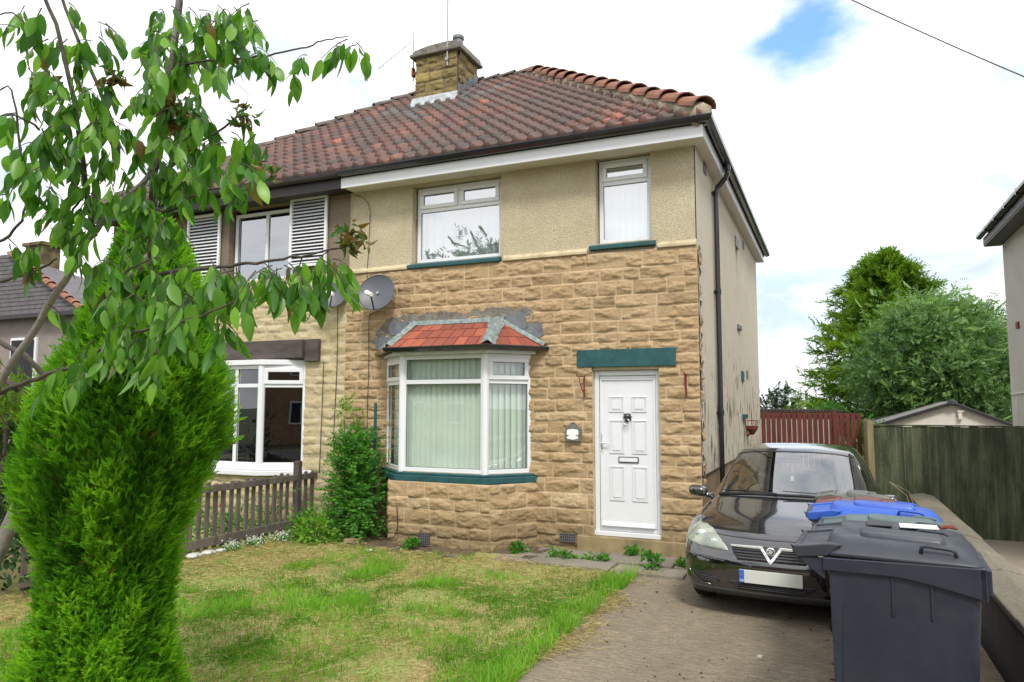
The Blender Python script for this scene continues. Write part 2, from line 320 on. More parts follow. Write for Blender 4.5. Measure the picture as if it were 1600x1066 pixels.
# ------------------------------------------------------------------ builders
WL = {}
def tag(o, label=None, cat=None, group=None, kind=None):
    if label: o['label'] = label
    if cat: o['category'] = cat
    if group: o['group'] = group
    if kind: o['kind'] = kind
    return o
def thing(name, label, cat, loc=(0, 0, 0), rz=0, group=None):
    o = bpy.data.objects.new(name, None); COL.objects.link(o); o.location = loc; o.rotation_euler = (0, 0, rz); o.empty_display_size = .2
    WL[o] = Vector(loc) if rz == 0 else None
    return tag(o, label, cat, group)
class MB:
    def __init__(s): s.v = []; s.f = []; s.c = []; s.t = None
    def add(s, vs, fs, tint=None):
        b = len(s.v); s.v.extend([tuple(p) for p in vs]); s.f.extend([tuple(i+b for i in f) for f in fs])
        s.c.extend([tint]*len(vs)); return s
    def box(s, x0, x1, y0, y1, z0, z1, tint=None, M4=None):
        x0, x1 = min(x0, x1), max(x0, x1); y0, y1 = min(y0, y1), max(y0, y1); z0, z1 = min(z0, z1), max(z0, z1)
        vs = [Vector(p) for p in ((x0, y0, z0), (x1, y0, z0), (x1, y1, z0), (x0, y1, z0), (x0, y0, z1), (x1, y0, z1), (x1, y1, z1), (x0, y1, z1))]
        if M4: vs = [M4@p for p in vs]
        return s.add(vs, [(0, 3, 2, 1), (4, 5, 6, 7), (0, 1, 5, 4), (1, 2, 6, 5), (2, 3, 7, 6), (3, 0, 4, 7)], tint)
    def quad(s, a, b, c, d, tint=None): return s.add([a, b, c, d], [(0, 1, 2, 3)], tint)
    def prism(s, poly, axis, a, b, tint=None, M4=None):
        n = len(poly)
        def P(p, h): return Vector((h, p[0], p[1])) if axis == 'x' else Vector((p[0], h, p[1])) if axis == 'y' else Vector((p[0], p[1], h))
        vs = [P(p, a) for p in poly]+[P(p, b) for p in poly]
        if M4: vs = [M4@p for p in vs]
        return s.add(vs, [tuple(range(n)), tuple(range(2*n-1, n-1, -1))]+[(i, i+n, (i+1) % n+n, (i+1) % n) for i in range(n)], tint)
    def tube(s, pts, rad, n=8, tint=None, cap=True):
        pts = [Vector(p) for p in pts]; m = len(pts)
        if not hasattr(rad, '__len__'): rad = [rad]*m
        vs = []; ref = None
        for i, p in enumerate(pts):
            t = (pts[min(i+1, m-1)]-pts[max(i-1, 0)])
            t = t.normalized() if t.length > 1e-9 else Vector((0, 0, 1))
            if ref is None: ref = t.orthogonal().normalized()
            ref = (ref-t*ref.dot(t));
            ref = ref.normalized() if ref.length > 1e-6 else t.orthogonal().normalized()
            b2 = t.cross(ref)
            for k in range(n):
                a = 2*math.pi*k/n; vs.append(p+(ref*math.cos(a)+b2*math.sin(a))*rad[i])
        fs = [(i*n+k, i*n+(k+1) % n, (i+1)*n+(k+1) % n, (i+1)*n+k) for i in range(m-1) for k in range(n)]
        if cap: fs += [tuple(range(n-1, -1, -1)), tuple((m-1)*n+k for k in range(n))]
        return s.add(vs, fs, tint)
    def lathe(s, prof, c=(0, 0, 0), n=20, axis='z', tint=None, M4=None):
        vs = []
        for r, h in prof:
            for k in range(n):
                a = 2*math.pi*k/n; x, y = r*math.cos(a), r*math.sin(a)
                p = Vector((x, y, h)) if axis == 'z' else Vector((h, x, y)) if axis == 'x' else Vector((x, h, y))
                if M4: p = M4@p
                vs.append(p+Vector(c))
        m = len(prof)
        fs = [(i*n+k, i*n+(k+1) % n, (i+1)*n+(k+1) % n, (i+1)*n+k) for i in range(m-1) for k in range(n)]
        fs += [tuple(range(n-1, -1, -1)), tuple((m-1)*n+k for k in range(n))]
        return s.add(vs, fs, tint)
    def grid(s, f, nu, nv, tint=None):
        vs = [f(i/nu, j/nv) for j in range(nv+1) for i in range(nu+1)]
        return s.add(vs, [(j*(nu+1)+i, j*(nu+1)+i+1, (j+1)*(nu+1)+i+1, (j+1)*(nu+1)+i) for j in range(nv) for i in range(nu)], tint)
    def split(s, name, mat, parent, **k):
        lab = list(range(len(s.v)))
        def root(i):
            while lab[i] != i: lab[i] = lab[lab[i]]; i = lab[i]
            return i
        for f in s.f:
            for i in f[1:]: lab[root(i)] = root(f[0])
        grp = {}
        for f in s.f: grp.setdefault(root(f[0]), []).append(f)
        res = []
        for fs in grp.values():
            m = MB(); ix = sorted({i for f in fs for i in f}); mp_ = {i: j for j, i in enumerate(ix)}
            m.v = [s.v[i] for i in ix]; m.c = [s.c[i] for i in ix]; m.f = [tuple(mp_[i] for i in f) for f in fs]; res.append(m.build(name, mat, parent, **k))
        return res
    def build(s, name, mat, parent=None, smooth=False, bevel=0, label=None, local=False, cat=None, group=None, kind=None, fixn=True, base=None):
        V = np.array([tuple(p) for p in s.v], dtype=np.float64)
        return mesh_obj(name, V, s.f, mat, parent, smooth, bevel, label, local, cat, group, kind, s.c if any(c is not None for c in s.c) else None, fixn, base)
def mesh_obj(name, V, F, mat, parent=None, smooth=False, bevel=0, label=None, local=False, cat=None, group=None, kind=None, tint=None, fixn=False, base=None):
    V = np.asarray(V, dtype=np.float64)
    loc = Vector((0, 0, 0))
    if parent is None:
        if base is not None: loc = Vector(base)
        else:
            mn, mxx = V.min(0), V.max(0); loc = Vector(((mn[0]+mxx[0])/2, (mn[1]+mxx[1])/2, mn[2]))
    elif not local:
        p = parent
        while p.parent: p = p.parent
        loc = WL.get(p) or Vector((0, 0, 0))
        if p.type == 'MESH': loc = p.location.copy()
    V = V-np.array(loc)
    me = bpy.data.meshes.new(name)
    if isinstance(F, np.ndarray):
        k = F.shape[1]; nf = F.shape[0]
        me.vertices.add(len(V)); me.vertices.foreach_set('co', V.astype(np.float32).ravel())
        me.loops.add(nf*k); me.loops.foreach_set('vertex_index', F.astype(np.int32).ravel())
        me.polygons.add(nf); me.polygons.foreach_set('loop_start', np.arange(nf, dtype=np.int32)*k)
        me.update(calc_edges=True); me.validate()
    else:
        me.from_pydata(V.tolist(), [], F); me.update()
    if tint is not None:
        a = me.color_attributes.new('tint', 'FLOAT_COLOR', 'POINT')
        if isinstance(tint, np.ndarray): arr = np.ones((len(V), 4), np.float32); arr[:, :tint.shape[1]] = tint
        else: arr = np.array([(*(c or (1, 1, 1)), 1)[:4] for c in tint], np.float32)
        a.data.foreach_set('color', arr.ravel())
    if fixn and not isinstance(F, np.ndarray):
        import bmesh
        bm = bmesh.new(); bm.from_mesh(me); bmesh.ops.recalc_face_normals(bm, faces=bm.faces); bm.to_mesh(me); bm.free()
    if smooth: me.polygons.foreach_set('use_smooth', [True]*len(me.polygons))
    me.materials.append(M[mat] if isinstance(mat, str) else mat)
    o = bpy.data.objects.new(name, me); COL.objects.link(o)
    if parent is not None: o.parent = parent
    else: o.location = loc
    if bevel:
        b = o.modifiers.new('bevel', 'BEVEL'); b.width = bevel; b.segments = 2; b.limit_method = 'ANGLE'; b.angle_limit = R(40)
    if smooth and bevel == 0 and smooth != 'all':
        pass
    tag(o, label, cat, group, kind)
    return o
def copy_tree(o, parent=None):
    c = o.copy(); COL.objects.link(c)
    if parent is not None: c.parent = parent
    for ch in list(o.children): copy_tree(ch, c)
    return c
# value noise
_T = rng.random((64, 64, 64)).astype(np.float32)
def vn(x, y, z=0):
    x, y, z = np.broadcast_arrays(np.asarray(x, float), np.asarray(y, float), np.asarray(z, float))
    xi, yi, zi = np.floor(x).astype(int), np.floor(y).astype(int), np.floor(z).astype(int)
    fx, fy, fz = x-xi, y-yi, z-zi
    fx, fy, fz = fx*fx*(3-2*fx), fy*fy*(3-2*fy), fz*fz*(3-2*fz)
    g = lambda a, b, c: _T[(xi+a) & 63, (yi+b) & 63, (zi+c) & 63]
    l = lambda a, b, t: a+(b-a)*t
    return l(l(l(g(0, 0, 0), g(1, 0, 0), fx), l(g(0, 1, 0), g(1, 1, 0), fx), fy), l(l(g(0, 0, 1), g(1, 0, 1), fx), l(g(0, 1, 1), g(1, 1, 1), fx), fy), fz)
def fbm(x, y, z=0, o=4):
    s, a, t = 0, .5, 0
    for i in range(o): s = s+a*vn(np.asarray(x)*2**i+i*7.3, np.asarray(y)*2**i+3.1*i, np.asarray(z)*2**i); t += a; a *= .5
    return s/t
# ------------------------------------------------------------------ the house
GZ = -.24
def seg_pts(a, b, res, brk):
    ks = sorted(set([a, b]+[k for k in brk if a < k < b])); out = []
    for p, q in zip(ks[:-1], ks[1:]):
        n = max(1, int(round((q-p)/res))); out += list(np.linspace(p, q, n+1)[:-1])
    return np.array(out+[b])
def stone_panel(P, s0, s1, z0, z1, seed, res=.0115, holes=(), rows=(.125, .16, .195), wid=(.2, .56), amp=1., outer=None):
    """rock faced coursed stone as real relief: P(s, z, h) maps to space"""
    g = np.random.default_rng(seed)
    S_ = seg_pts(s0, s1, res, [h[0] for h in holes]+[h[1] for h in holes]); Z_ = seg_pts(z0, z1, res, [h[2] for h in holes]+[h[3] for h in holes])
    SS, ZZ = np.meshgrid(S_, Z_); H = np.zeros_like(SS); TT = np.zeros_like(SS); J = np.zeros_like(SS)
    z = z0; r = 0
    while z < z1-.001:
        h = float(g.choice(rows))
        if z+h > z1-.07: h = z1-z
        s = s0-g.random()*.3
        while s < s1:
            wd = g.uniform(*wid)
            if s+wd > s1-.09: wd = s1-s+.001
            m = (SS >= s-1e-6) & (SS < s+wd+1e-6) & (ZZ >= z-1e-6) & (ZZ < z+h+1e-6)
            if m.any():
                x, y = SS[m]-s, ZZ[m]-z
                wx = (fbm(SS[m]*9+seed, ZZ[m]*9, 2.2, 2)-.5)*.012
                d = np.minimum(np.minimum(x, wd-x), np.minimum(y, h-y))+wx*.5
                flat = g.random() < .12
                hh = np.full(x.shape, .024*amp)
                cx, cy = wd*g.uniform(.3, .7), h*g.uniform(.35, .65)
                for k in range(7):
                    an = g.uniform(0, 6.28); sl = g.uniform(.12, .72)*(.3 if flat else 1)
                    px = cx+math.cos(an)*wd*g.uniform(.05, .3); py = cy+math.sin(an)*h*g.uniform(.05, .3)
                    hh = np.minimum(hh, (.0225*amp)-sl*.9*((x-px)*math.cos(an)*.45+(y-py)*math.sin(an)))
                nz = fbm(SS[m]*14+seed*3, ZZ[m]*24, r*.7, 4); rid = 1-np.abs(2*fbm(SS[m]*6+9, ZZ[m]*15+seed, r*.3+5, 3)-1)*2.2
                hh = hh+(nz-.5)*.036*amp+np.clip(rid, 0, 1)*.014*amp
                hh = np.clip(hh, .006, .06)
                e = np.clip((d-.004)/.011, 0, 1); e = e*e*(3-2*e)
                H[m] = .008+hh*.85*e; TT[m] = np.clip(g.normal(.5, .2), 0, 1); J[m] = 1-np.clip((d-.003)/.007, 0, 1)
            s += wd
        z += h; r += 1
    ns, nz_ = len(S_), len(Z_)
    V = np.array([P(a, b, c) for a, b, c in zip(SS.ravel(), ZZ.ravel(), H.ravel())])
    i, j = np.meshgrid(np.arange(ns-1), np.arange(nz_-1)); cs = (S_[i]+S_[i+1])/2; cz = (Z_[j]+Z_[j+1])/2
    keep = np.ones(cs.shape, bool)
    for h in holes: keep &= ~((cs > h[0]) & (cs < h[1]) & (cz > h[2]) & (cz < h[3]))
    a = (j*ns+i)[keep]; F = np.stack([a, a+1, a+ns+1, a+ns], 1)
    return V, F, np.stack([TT.ravel(), J.ravel(), TT.ravel()*0], 1)

def wall_panel(mb, x0, x1, z0, z1, y, holes, depth=.14):
    xs = sorted({x0, x1, *[h[0] for h in holes], *[h[1] for h in holes]}); zs = sorted({z0, z1, *[h[2] for h in holes], *[h[3] for h in holes]})
    for a, b in zip(xs[:-1], xs[1:]):
        for c, d in zip(zs[:-1], zs[1:]):
            mx_, mz = (a+b)/2, (c+d)/2
            if any(h[0] < mx_ < h[1] and h[2] < mz < h[3] for h in holes): continue
            mb.quad((a, y, c), (b, y, c), (b, y, d), (a, y, d))
    for h in holes:
        a, b, c, d = h; e = y+depth
        mb.quad((a, y, c), (a, y, d), (a, e, d), (a, e, c)); mb.quad((b, y, d), (b, y, c), (b, e, c), (b, e, d))
        mb.quad((a, y, d), (b, y, d), (b, e, d), (a, e, d)); mb.quad((a, y, c), (a, e, c), (b, e, c), (b, y, c))

# a window in a facet that starts at p0 (x, y), runs to p1, faces to the right-hand side of p0->p1 (towards -y for +x)
def facet(p0, p1):
    d = Vector((p1[0]-p0[0], p1[1]-p0[1], 0)); ln = d.length; d.normalize(); n = Vector((-d.y, d.x, 0))   # n points inward
    return Matrix(((d.x, n.x, 0, p0[0]), (d.y, n.y, 0, p0[1]), (0, 0, 1, 0), (0, 0, 0, 1))), ln
def window(parent, p0, p1, z0, z1, cells, transom=None, fr=.055, mat='upvc', glass='glass', blind=None, curtain=None, dirty=False, name='window', slat=.089, room=.9, label=None):
    """cells: list of (s0, s1, z0, z1, opener)"""
    M4, ln = facet(p0, p1); f = MB()
    f.box(0, ln, 0, .065, z0, z0+fr, M4=M4); f.box(0, ln, 0, .065, z1-fr, z1, M4=M4)
    f.box(0, fr, .001, .064, z0+fr, z1-fr, M4=M4); f.box(ln-fr, ln, .001, .064, z0+fr, z1-fr, M4=M4)
    # bars between cells
    ss = sorted({c[0] for c in cells if c[0] > .01}); zs = sorted({c[2] for c in cells if c[2] > z0+.01})
    for z in zs: f.box(fr, ln-fr, .003, .062, z-.03, z+.03, M4=M4)
    for c in cells:
        if c[0] > .01: f.box(c[0]-.03, c[0]+.03, .005, .060, c[2]+.03 if c[2] > z0+.01 else z0+fr, c[3]-(.03 if c[3] < z1-.01 else fr), M4=M4)
    fo = f.build('window', mat, parent, bevel=.004, label=label)
    for c in cells:
        a = c[0]+(.03 if c[0] > .01 else fr); b = c[1]-(.03 if c[1] < ln-.01 else fr); lo = c[2]+(.03 if c[2] > z0+.01 else fr); hi = c[3]-(.03 if c[3] < z1-.01 else fr)
        if c[4]:
            o = MB(); t = .05; e = .006
            o.box(a-e, b+e, -.02, .03, lo-e, lo+t, M4=M4); o.box(a-e, b+e, -.02, .03, hi-t, hi+e, M4=M4)
            o.box(a-e, a+t, -.019, .029, lo+t, hi-t, M4=M4); o.box(b-t, b+e, -.019, .029, lo+t, hi-t, M4=M4)
            o.build('sash', mat, fo, bevel=.005); a += t; b -= t; lo += t; hi -= t; gy = .004
        else: gy = .026
        # black gasket + pane
        g = MB(); q = .006
        for bx_ in ((a, b, lo, lo+q), (a, b, hi-q, hi), (a, a+q, lo+q, hi-q), (b-q, b, lo+q, hi-q)): g.box(bx_[0], bx_[1], gy-.002, gy+.006, bx_[2], bx_[3], M4=M4)
        g.build('gasket', 'black_trim', fo)
        p = MB(); p.quad(M4@Vector((a, gy+.002, lo)), M4@Vector((b, gy+.002, lo)), M4@Vector((b, gy+.002, hi)), M4@Vector((a, gy+.002, hi))); p.build('pane', glass, fo)
    if blind:
        b = MB(); n = int(ln/slat)
        for k in range(n+1):
            s = .03+(ln-.06)*k/n; r = rnd.uniform(.22, .38)
            c_, s_ = math.cos(r)*slat*.56, math.sin(r)*slat*.5
            pts = [(s-c_, .12+s_*-1), (s, .112), (s+c_, .12+s_)]
            for (u0, v0), (u1, v1) in zip(pts[:-1], pts[1:]):
                b.quad(M4@Vector((u0, v0, z0+.04)), M4@Vector((u1, v1, z0+.04)), M4@Vector((u1, v1, z1-.03)), M4@Vector((u0, v0, z1-.03)))
        b.build('vertical_blind', blind, fo, smooth=True)
    if curtain:
        b = MB()
        def cf(u, v): return M4@Vector((u*ln, .17+.012*math.sin(u*ln*46)+.006*math.sin(u*ln*21+1), z0+.02+v*(z1-z0-.04)))
        b.grid(cf, int(ln*60), 1); b.build('net_curtain', curtain, fo, smooth=True)
    return fo
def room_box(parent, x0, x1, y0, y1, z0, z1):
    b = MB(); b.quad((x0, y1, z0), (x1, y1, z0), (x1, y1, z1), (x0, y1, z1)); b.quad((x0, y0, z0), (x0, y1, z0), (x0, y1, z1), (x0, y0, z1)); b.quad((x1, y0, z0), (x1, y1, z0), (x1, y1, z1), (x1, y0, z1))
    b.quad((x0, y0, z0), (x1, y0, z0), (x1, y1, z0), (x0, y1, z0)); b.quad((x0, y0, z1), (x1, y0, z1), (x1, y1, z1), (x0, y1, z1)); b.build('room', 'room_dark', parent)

XP = -5.23                       # party line
house = thing('semi_detached_house', 'right-hand house of the pair, buff stone below cream pebbledash, white door and red-roofed bay', 'house', (-2.6, 4, GZ))
W1 = (-4.09, -2.70, 3.72, 4.85); W2 = (-1.275, -.572, 3.77, 4.89)
# upper pebbledash
mb = MB(); h1 = (W1[0]-.03, W1[1]+.02, W1[2]-.02, W1[3]+.015); h2 = (W2[0]-.02, W2[1]+.02, W2[2]-.02, W2[3]+.015)
wall_panel(mb, XP, 0, 3.60, 5.0, .02, [h1, h2], .16)
mb.build('pebbledash_wall', 'render_cream', house)
# side + back walls
mb = MB()
SY = 8.0
slots = [(4.12, 4.42, 3.05, 4.45), (4.60, 4.84, 1.50, 2.08)]
xs = sorted({.02, SY, *[s[0] for s in slots], *[s[1] for s in slots]}); zs = sorted({.775, 5.0, *[s[2] for s in slots], *[s[3] for s in slots]})
for a, b in zip(xs[:-1], xs[1:]):
    for c, d in zip(zs[:-1], zs[1:]):
        if any(s[0] < (a+b)/2 < s[1] and s[2] < (c+d)/2 < s[3] for s in slots): continue
        mb.quad((.012, a, c), (.012, b, c), (.012, b, d), (.012, a, d))
for a, b, c, d in slots:
    for q in (((a, c), (a, d)), ((b, c), (b, d)), ((a, c), (b, c)), ((a, d), (b, d))):
        mb.quad((.012, q[0][0], q[0][1]), (.012, q[1][0], q[1][1]), (-.15, q[1][0], q[1][1]), (-.15, q[0][0], q[0][1]))
mb.quad((.012, .02, .775), (.012, SY, .775), (-.02, SY, .775), (-.02, .02, .775))
mb.quad((.012, SY, .775), (XP, SY, .775), (XP, SY, 5), (.012, SY, 5))
mb.build('side_wall', 'render_side', house, fixn=False, label='peeling cream render on the side wall')
mb = MB(); mb.quad((-.015, .02, GZ-.1), (-.015, SY-.02, GZ-.1), (-.015, SY-.02, .78), (-.015, .02, .78)); mb.quad((-.015, SY-.02, GZ-.1), (XP, SY-.02, GZ-.1), (XP, SY-.02, .78), (-.015, SY-.02, .78))
mb.build('plinth', 'plinth_brown', house)
for a, b, c, d in slots:
    window(house, (-.13, a+.01), (-.13, b-.01), c+.01, d-.01, [(0, b-a-.02, c+.01, d-.01, False)], glass='glass', fr=.04, mat='upvc_dirty') if False else None
    mb = MB(); mb.box(-.16, -.12, a, b, c, d); fo = mb.build('side_window', 'upvc_dirty', house)
    mb = MB(); mb.quad((-.117, a+.05, c+.05), (-.117, b-.05, c+.05), (-.117, b-.05, d-.05), (-.117, a+.05, d-.05)); mb.build('pane', 'room_dark', fo)
mb = MB(); mb.box(-.05, .03, 4.05, 4.50, 4.45, 4.62); mb.build('lintel', 'lead', house, bevel=.006)
mb = MB(); mb.box(-.05, .05, 4.05, 4.50, 2.97, 3.05); mb.build('window_sill', 'lead', house, bevel=.006)
mb = MB(); mb.box(-.05, .022, 4.48, 4.92, 2.08, 2.26); mb.build('lintel', 'teal_paint', house, bevel=.005)
mb = MB(); mb.box(-.05, .07, 4.50, 4.95, 1.40, 1.48); mb.build('window_sill', 'teal_paint', house, bevel=.005)
for (y, z) in ((.66, 4.75), (5.3, 4.65), (5.35, 2.15)):
    mb = MB(); mb.box(.0, .025, y, y+.2, z, z+.15); mb.build('air_vent', 'slate', house)

# stone cladding front: openings for the door, the bay and the lintel zone
D = (-1.343, -.4825, 0.0, 2.08); LT = (-1.547, -.262, 2.124, 2.349)
V, F, T = stone_panel(lambda s, z, h: (s, -h, z), XP, .02, GZ-.06, 3.62, 11, holes=[(D[0]-.005, D[1]+.005, -.02, 2.125), (-4.42, -2.24, GZ-.06, 2.5)])
mesh_obj('stone_cladding', V, F, 'stone_clad', house, tint=T)
# returned quoins on the side
g_ = np.random.default_rng(5); mbq = []
z = GZ-.05; 
while z < 3.6:
    hh = g_.choice([.135, .175, .21]); wq = g_.choice([.07, .11, .16]); top = min(z+hh, 3.62)
    V, F, T = stone_panel(lambda s, zz, h: (.016+h*1.15, s, zz), -.03, wq, z, top, int(z*100)+77, res=.014, rows=(top-z,), wid=(1, 1.1))
    mbq.append((V, F, T)); z = top
off = 0; Vs, Fs, Ts = [], [], []
for V, F, T in mbq: Vs.append(V); Fs.append(F+off); Ts.append(T); off += len(V)
mesh_obj('stone_quoins', np.vstack(Vs), np.vstack(Fs), 'stone_clad', house, tint=np.vstack(Ts))
# reveals of the door opening
mb = MB(); mb.box(D[0]-.12, D[0]-.004, .0, .14, -.02, 2.2); mb.box(D[1]+.004, D[1]+.12, .0, .14, -.02, 2.2); mb.box(D[0]-.1, D[1]+.1, .0, .14, 2.085, 2.3)
mb.build('door_reveal', 'band_stone', house)
# string course with painted sills
mb = MB()
for a, b in ((XP+.002, -4.20), (-2.62, -1.40), (-.47, .01)):
    mb.prism([(-.045, 3.618), (-.045, 3.655), (-.0, 3.70), (.03, 3.70), (.03, 3.618)], 'x', a, b)
mb.prism([(-.045, 3.618), (-.045, 3.655), (-.0, 3.70), (.03, 3.70), (.03, 3.618)], 'x', -4.2, -4.14)
mb.split('string_course', 'band_stone', house, bevel=.006)
for a, b, z in ((-4.16, -2.66, 3.62), (-1.37, -.50, 3.66)):
    mb = MB(); mb.prism([(-.055, z+.0), (-.055, z+.05), (.10, z+.105), (.14, z+.105), (.14, z)], 'x', a, b); mb.build('window_sill', 'teal_paint', house, bevel=.006)
mb = MB(); mb.box(LT[0], LT[1], -.05, .05, LT[2], LT[3]); mb.build('door_lintel', 'teal_paint', house, bevel=.006)
mb = MB(); mb.box(-1.56, -.13, -.045, .1, GZ-.05, -.022); mb.build('doorstep', 'step_stone', house, bevel=.012)
# upstairs windows
zt = W1[2]+.78*(W1[3]-W1[2]); lw = W1[1]-W1[0]
window(house, (W1[0], .13), (W1[1], .13), W1[2], W1[3], [(0, lw, W1[2], 4.51, False), (0, lw/2, 4.51, W1[3], True), (lw/2, lw, 4.51, W1[3], True)], glass='glass_bright', curtain='curtain')
lw = W2[1]-W2[0]
window(house, (W2[0], .13), (W2[1], .13), W2[2], W2[3], [(0, lw, W2[2], 4.58, False), (0, lw, 4.58, W2[3], True)], blind='blind_white', glass='glass_bright')
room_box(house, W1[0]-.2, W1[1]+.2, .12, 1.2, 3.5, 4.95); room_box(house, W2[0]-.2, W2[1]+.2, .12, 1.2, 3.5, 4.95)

# ---- front door
dr = MB(); y0 = .06
dr.box(D[0], D[0]+.06, y0, y0+.07, .04, D[3]); dr.box(D[1]-.06, D[1], y0, y0+.07, .04, D[3]); dr.box(D[0]+.06, D[1]-.06, y0+.001, y0+.069, D[3]-.065, D[3])
dr.box(D[0]-.004, D[1]+.004, y0-.03, y0+.09, -.018, .04)
fo = dr.build('door_frame', 'upvc', house, bevel=.006)
leaf = MB(); a, b = D[0]+.064, D[1]-.064; leaf.box(a, b, y0+.02, y0+.06, .045, D[3]-.07)
# raised outer surround, panels and weather bar
def ring(m, x0, x1, z0, z1, t, ya, yb):
    m.box(x0, x1, ya, yb, z1-t, z1); m.box(x0, x1, ya, yb, z0, z0+t); m.box(x0, x0+t, ya, yb, z0+t, z1-t); m.box(x1-t, x1, ya, yb, z0+t, z1-t)
ring(leaf, a+.005, b-.005, .10, D[3]-.075, .028, y0+.008, y0+.022)
leaf.prism([(y0+.021, .10), (y0-.02, .105), (y0-.02, .12), (y0+.021, .16)], 'x', a+.03, b-.03)
leaf.box(a+.035, b-.035, y0+.004, y0+.022, 1.955, 1.975)
do = leaf.build('front_door', 'upvc', house, bevel=.004)
for (z0, z1) in ((1.545, 1.745), (1.02, 1.445), (.425, .86)):
    for (x0, x1) in ((.19, .385), (.487, .682)):
        p = MB(); X0, X1 = D[0]+x0, D[0]+x1; ring(p, X0, X1, z0, z1, .013, y0+.009, y0+.021); ring(p, X0+.02, X1-.02, z0+.02, z1-.02, .008, y0+.013, y0+.021)
        p.box(X0+.04, X1-.04, y0+.010, y0+.021, z0+.04, z1-.04); p.build('door_panel', 'upvc', do, bevel=.003)
p = MB(); p.box(D[0]+.31, D[0]+.57, y0+.006, y0+.022, .905, .98); lb = p.build('letterbox', 'black_trim', do, bevel=.003)
p = MB(); p.box(D[0]+.322, D[0]+.558, y0+.0, y0+.012, .917, .968); p.build('flap', 'upvc', do, bevel=.003)
p = MB(); p.box(D[0]+.083, D[0]+.112, y0+.008, y0+.022, 1.03, 1.27); p.tube([(D[0]+.097, y0-.02, 1.15), (D[0]+.13, y0-.028, 1.15), (D[0]+.20, y0-.026, 1.145)], .009); p.tube([(D[0]+.097, y0+.01, 1.15), (D[0]+.097, y0-.022, 1.15)], .01); p.build('door_handle', 'upvc', do, bevel=.003)
p = MB(); p.tube([(D[0]+.097, y0+.01, 1.08), (D[0]+.097, y0+.003, 1.08)], .009, 10); p.build('keyhole', 'black_trim', do)
# animal-mask knocker with a hanging ring
p = MB(); cx = D[0]+.432; kz = 1.475
p.grid(lambda u, v: Vector((cx+math.cos(u*6.2832)*(.052*math.sin(v*1.5708)*(1+.10*math.sin(u*6.2832*9))), y0+.015-.045*math.cos(v*1.5708), kz+math.sin(u*6.2832)*(.058*math.sin(v*1.5708)*(1+.08*math.sin(u*6.2832*9))))), 45, 10)
p.lathe([(.001, -.045), (.014, -.035), (.02, -.015), (.02, 0)], (cx, y0-.02, kz-.02), 12, 'y')
for sx in (-1, 1): p.lathe([(.001, -.012), (.009, -.004), (.009, 0)], (cx+sx*.02, y0-.022, kz+.016), 8, 'y'); p.lathe([(.001, -.012), (.012, -.004), (.012, 0.01)], (cx+sx*.036, y0-.005, kz+.042), 8, 'y')
p.build('door_knocker', 'black_plastic', do, smooth=True)
p = MB(); p.tube([(cx+.036*math.cos(t), y0-.038, kz-.052+.036*math.sin(t)) for t in np.linspace(0, 2*math.pi, 25)], .006, 8); p.build('knocker_ring', 'chrome', do, smooth=True)

# ---- bay window
BY = -.5; A0, A1, A2, A3 = (-4.50, -.0), (-3.92, BY), (-2.66, BY), (-2.20, -.0)
bay = thing  # (parts hang straight from the house)
z0, z1, ztr = .735, 2.31, 1.945
L1 = math.dist(A1, A2)
window(house, A1, A2, z0, z1, [(0, L1, z0, ztr, False), (0, L1, ztr, z1, False)], blind='blind_green', fr=.06, glass='glass')
L2 = math.dist(A2, A3); window(house, A2, A3, z0, z1, [(0, L2, z0, ztr, False), (0, L2, ztr, z1, True)], blind='blind_green', fr=.06, glass='glass')
L0 = math.dist(A0, A1); window(house, A0, A1, z0, z1, [(0, L0, z0, ztr, False), (0, L0, ztr, z1, True)], blind='blind_green', fr=.06, glass='glass')
mb = MB()
for p in (A1, A2): mb.lathe([(.05, z0), (.05, z1)], (p[0], p[1]+.02, 0), 10)
mb.split('corner_post', 'upvc', house)
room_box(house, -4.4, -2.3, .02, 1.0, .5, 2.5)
# bay sill, stone base
def ring_poly(o, yb=.1): return [(-4.50-o*1.1, yb), (-4.50-o*1.1, 0-.0), (-3.92-o*.45, BY-o), (-2.66+o*.45, BY-o), (-2.20+o*1.1, 0), (-2.20+o*1.1, yb)]
mb = MB(); mb.prism(ring_poly(.10), 'z', .615, .70); mb.prism(ring_poly(.07), 'z', .70, .735); so_ = mb.build('bay_sill', 'teal_paint', house, bevel=.01)
mb = MB(); mb.prism(ring_poly(.015), 'z', .735, .745); mb.build('mortar_bed', 'mortar', house)
B0, B1, B2, B3 = (-4.44, 0), (-4.03, BY-.10), (-2.53, BY-.10), (-2.11, 0)
for k, (p, q) in enumerate(((B0, B1), (B1, B2), (B2, B3))):
    M4, ln = facet(p, q)
    V, F, T = stone_panel(lambda s, z, h: tuple(M4@Vector((s, -h+.01, z))), -.005, ln+.005, GZ-.05, .617, 31+k, rows=(.15, .19, .2), wid=(.22, .42))
    mesh_obj('bay_base_stone', V, F, 'stone_clad', house, tint=T)
mb = MB(); mb.prism([(-4.42, .05), (-4.03, BY-.085), (-2.53, BY-.085), (-2.13, .05)], 'z', GZ-.05, .61); mb.build('bay_base', 'mortar', house)
mb = MB()
for k, (x, z, wd, ht, yy) in enumerate(((-3.55, -.20, .17, .17, BY-.152),)):
    bk = MB(); bk.box(x+.005, x+wd-.005, yy+.008, yy+.03, z+.005, z+ht-.005); ab = bk.build('air_brick', 'black_trim', house)
    for i in range(6): mb.box(x+i*(wd-.012)/5, x+.012+i*(wd-.012)/5, yy-.002, yy+.012, z, z+ht); mb.box(x, x+wd, yy, yy+.010, z+i*(ht-.012)/5, z+.012+i*(ht-.012)/5)
mb.build('grille', 'slate', ab)
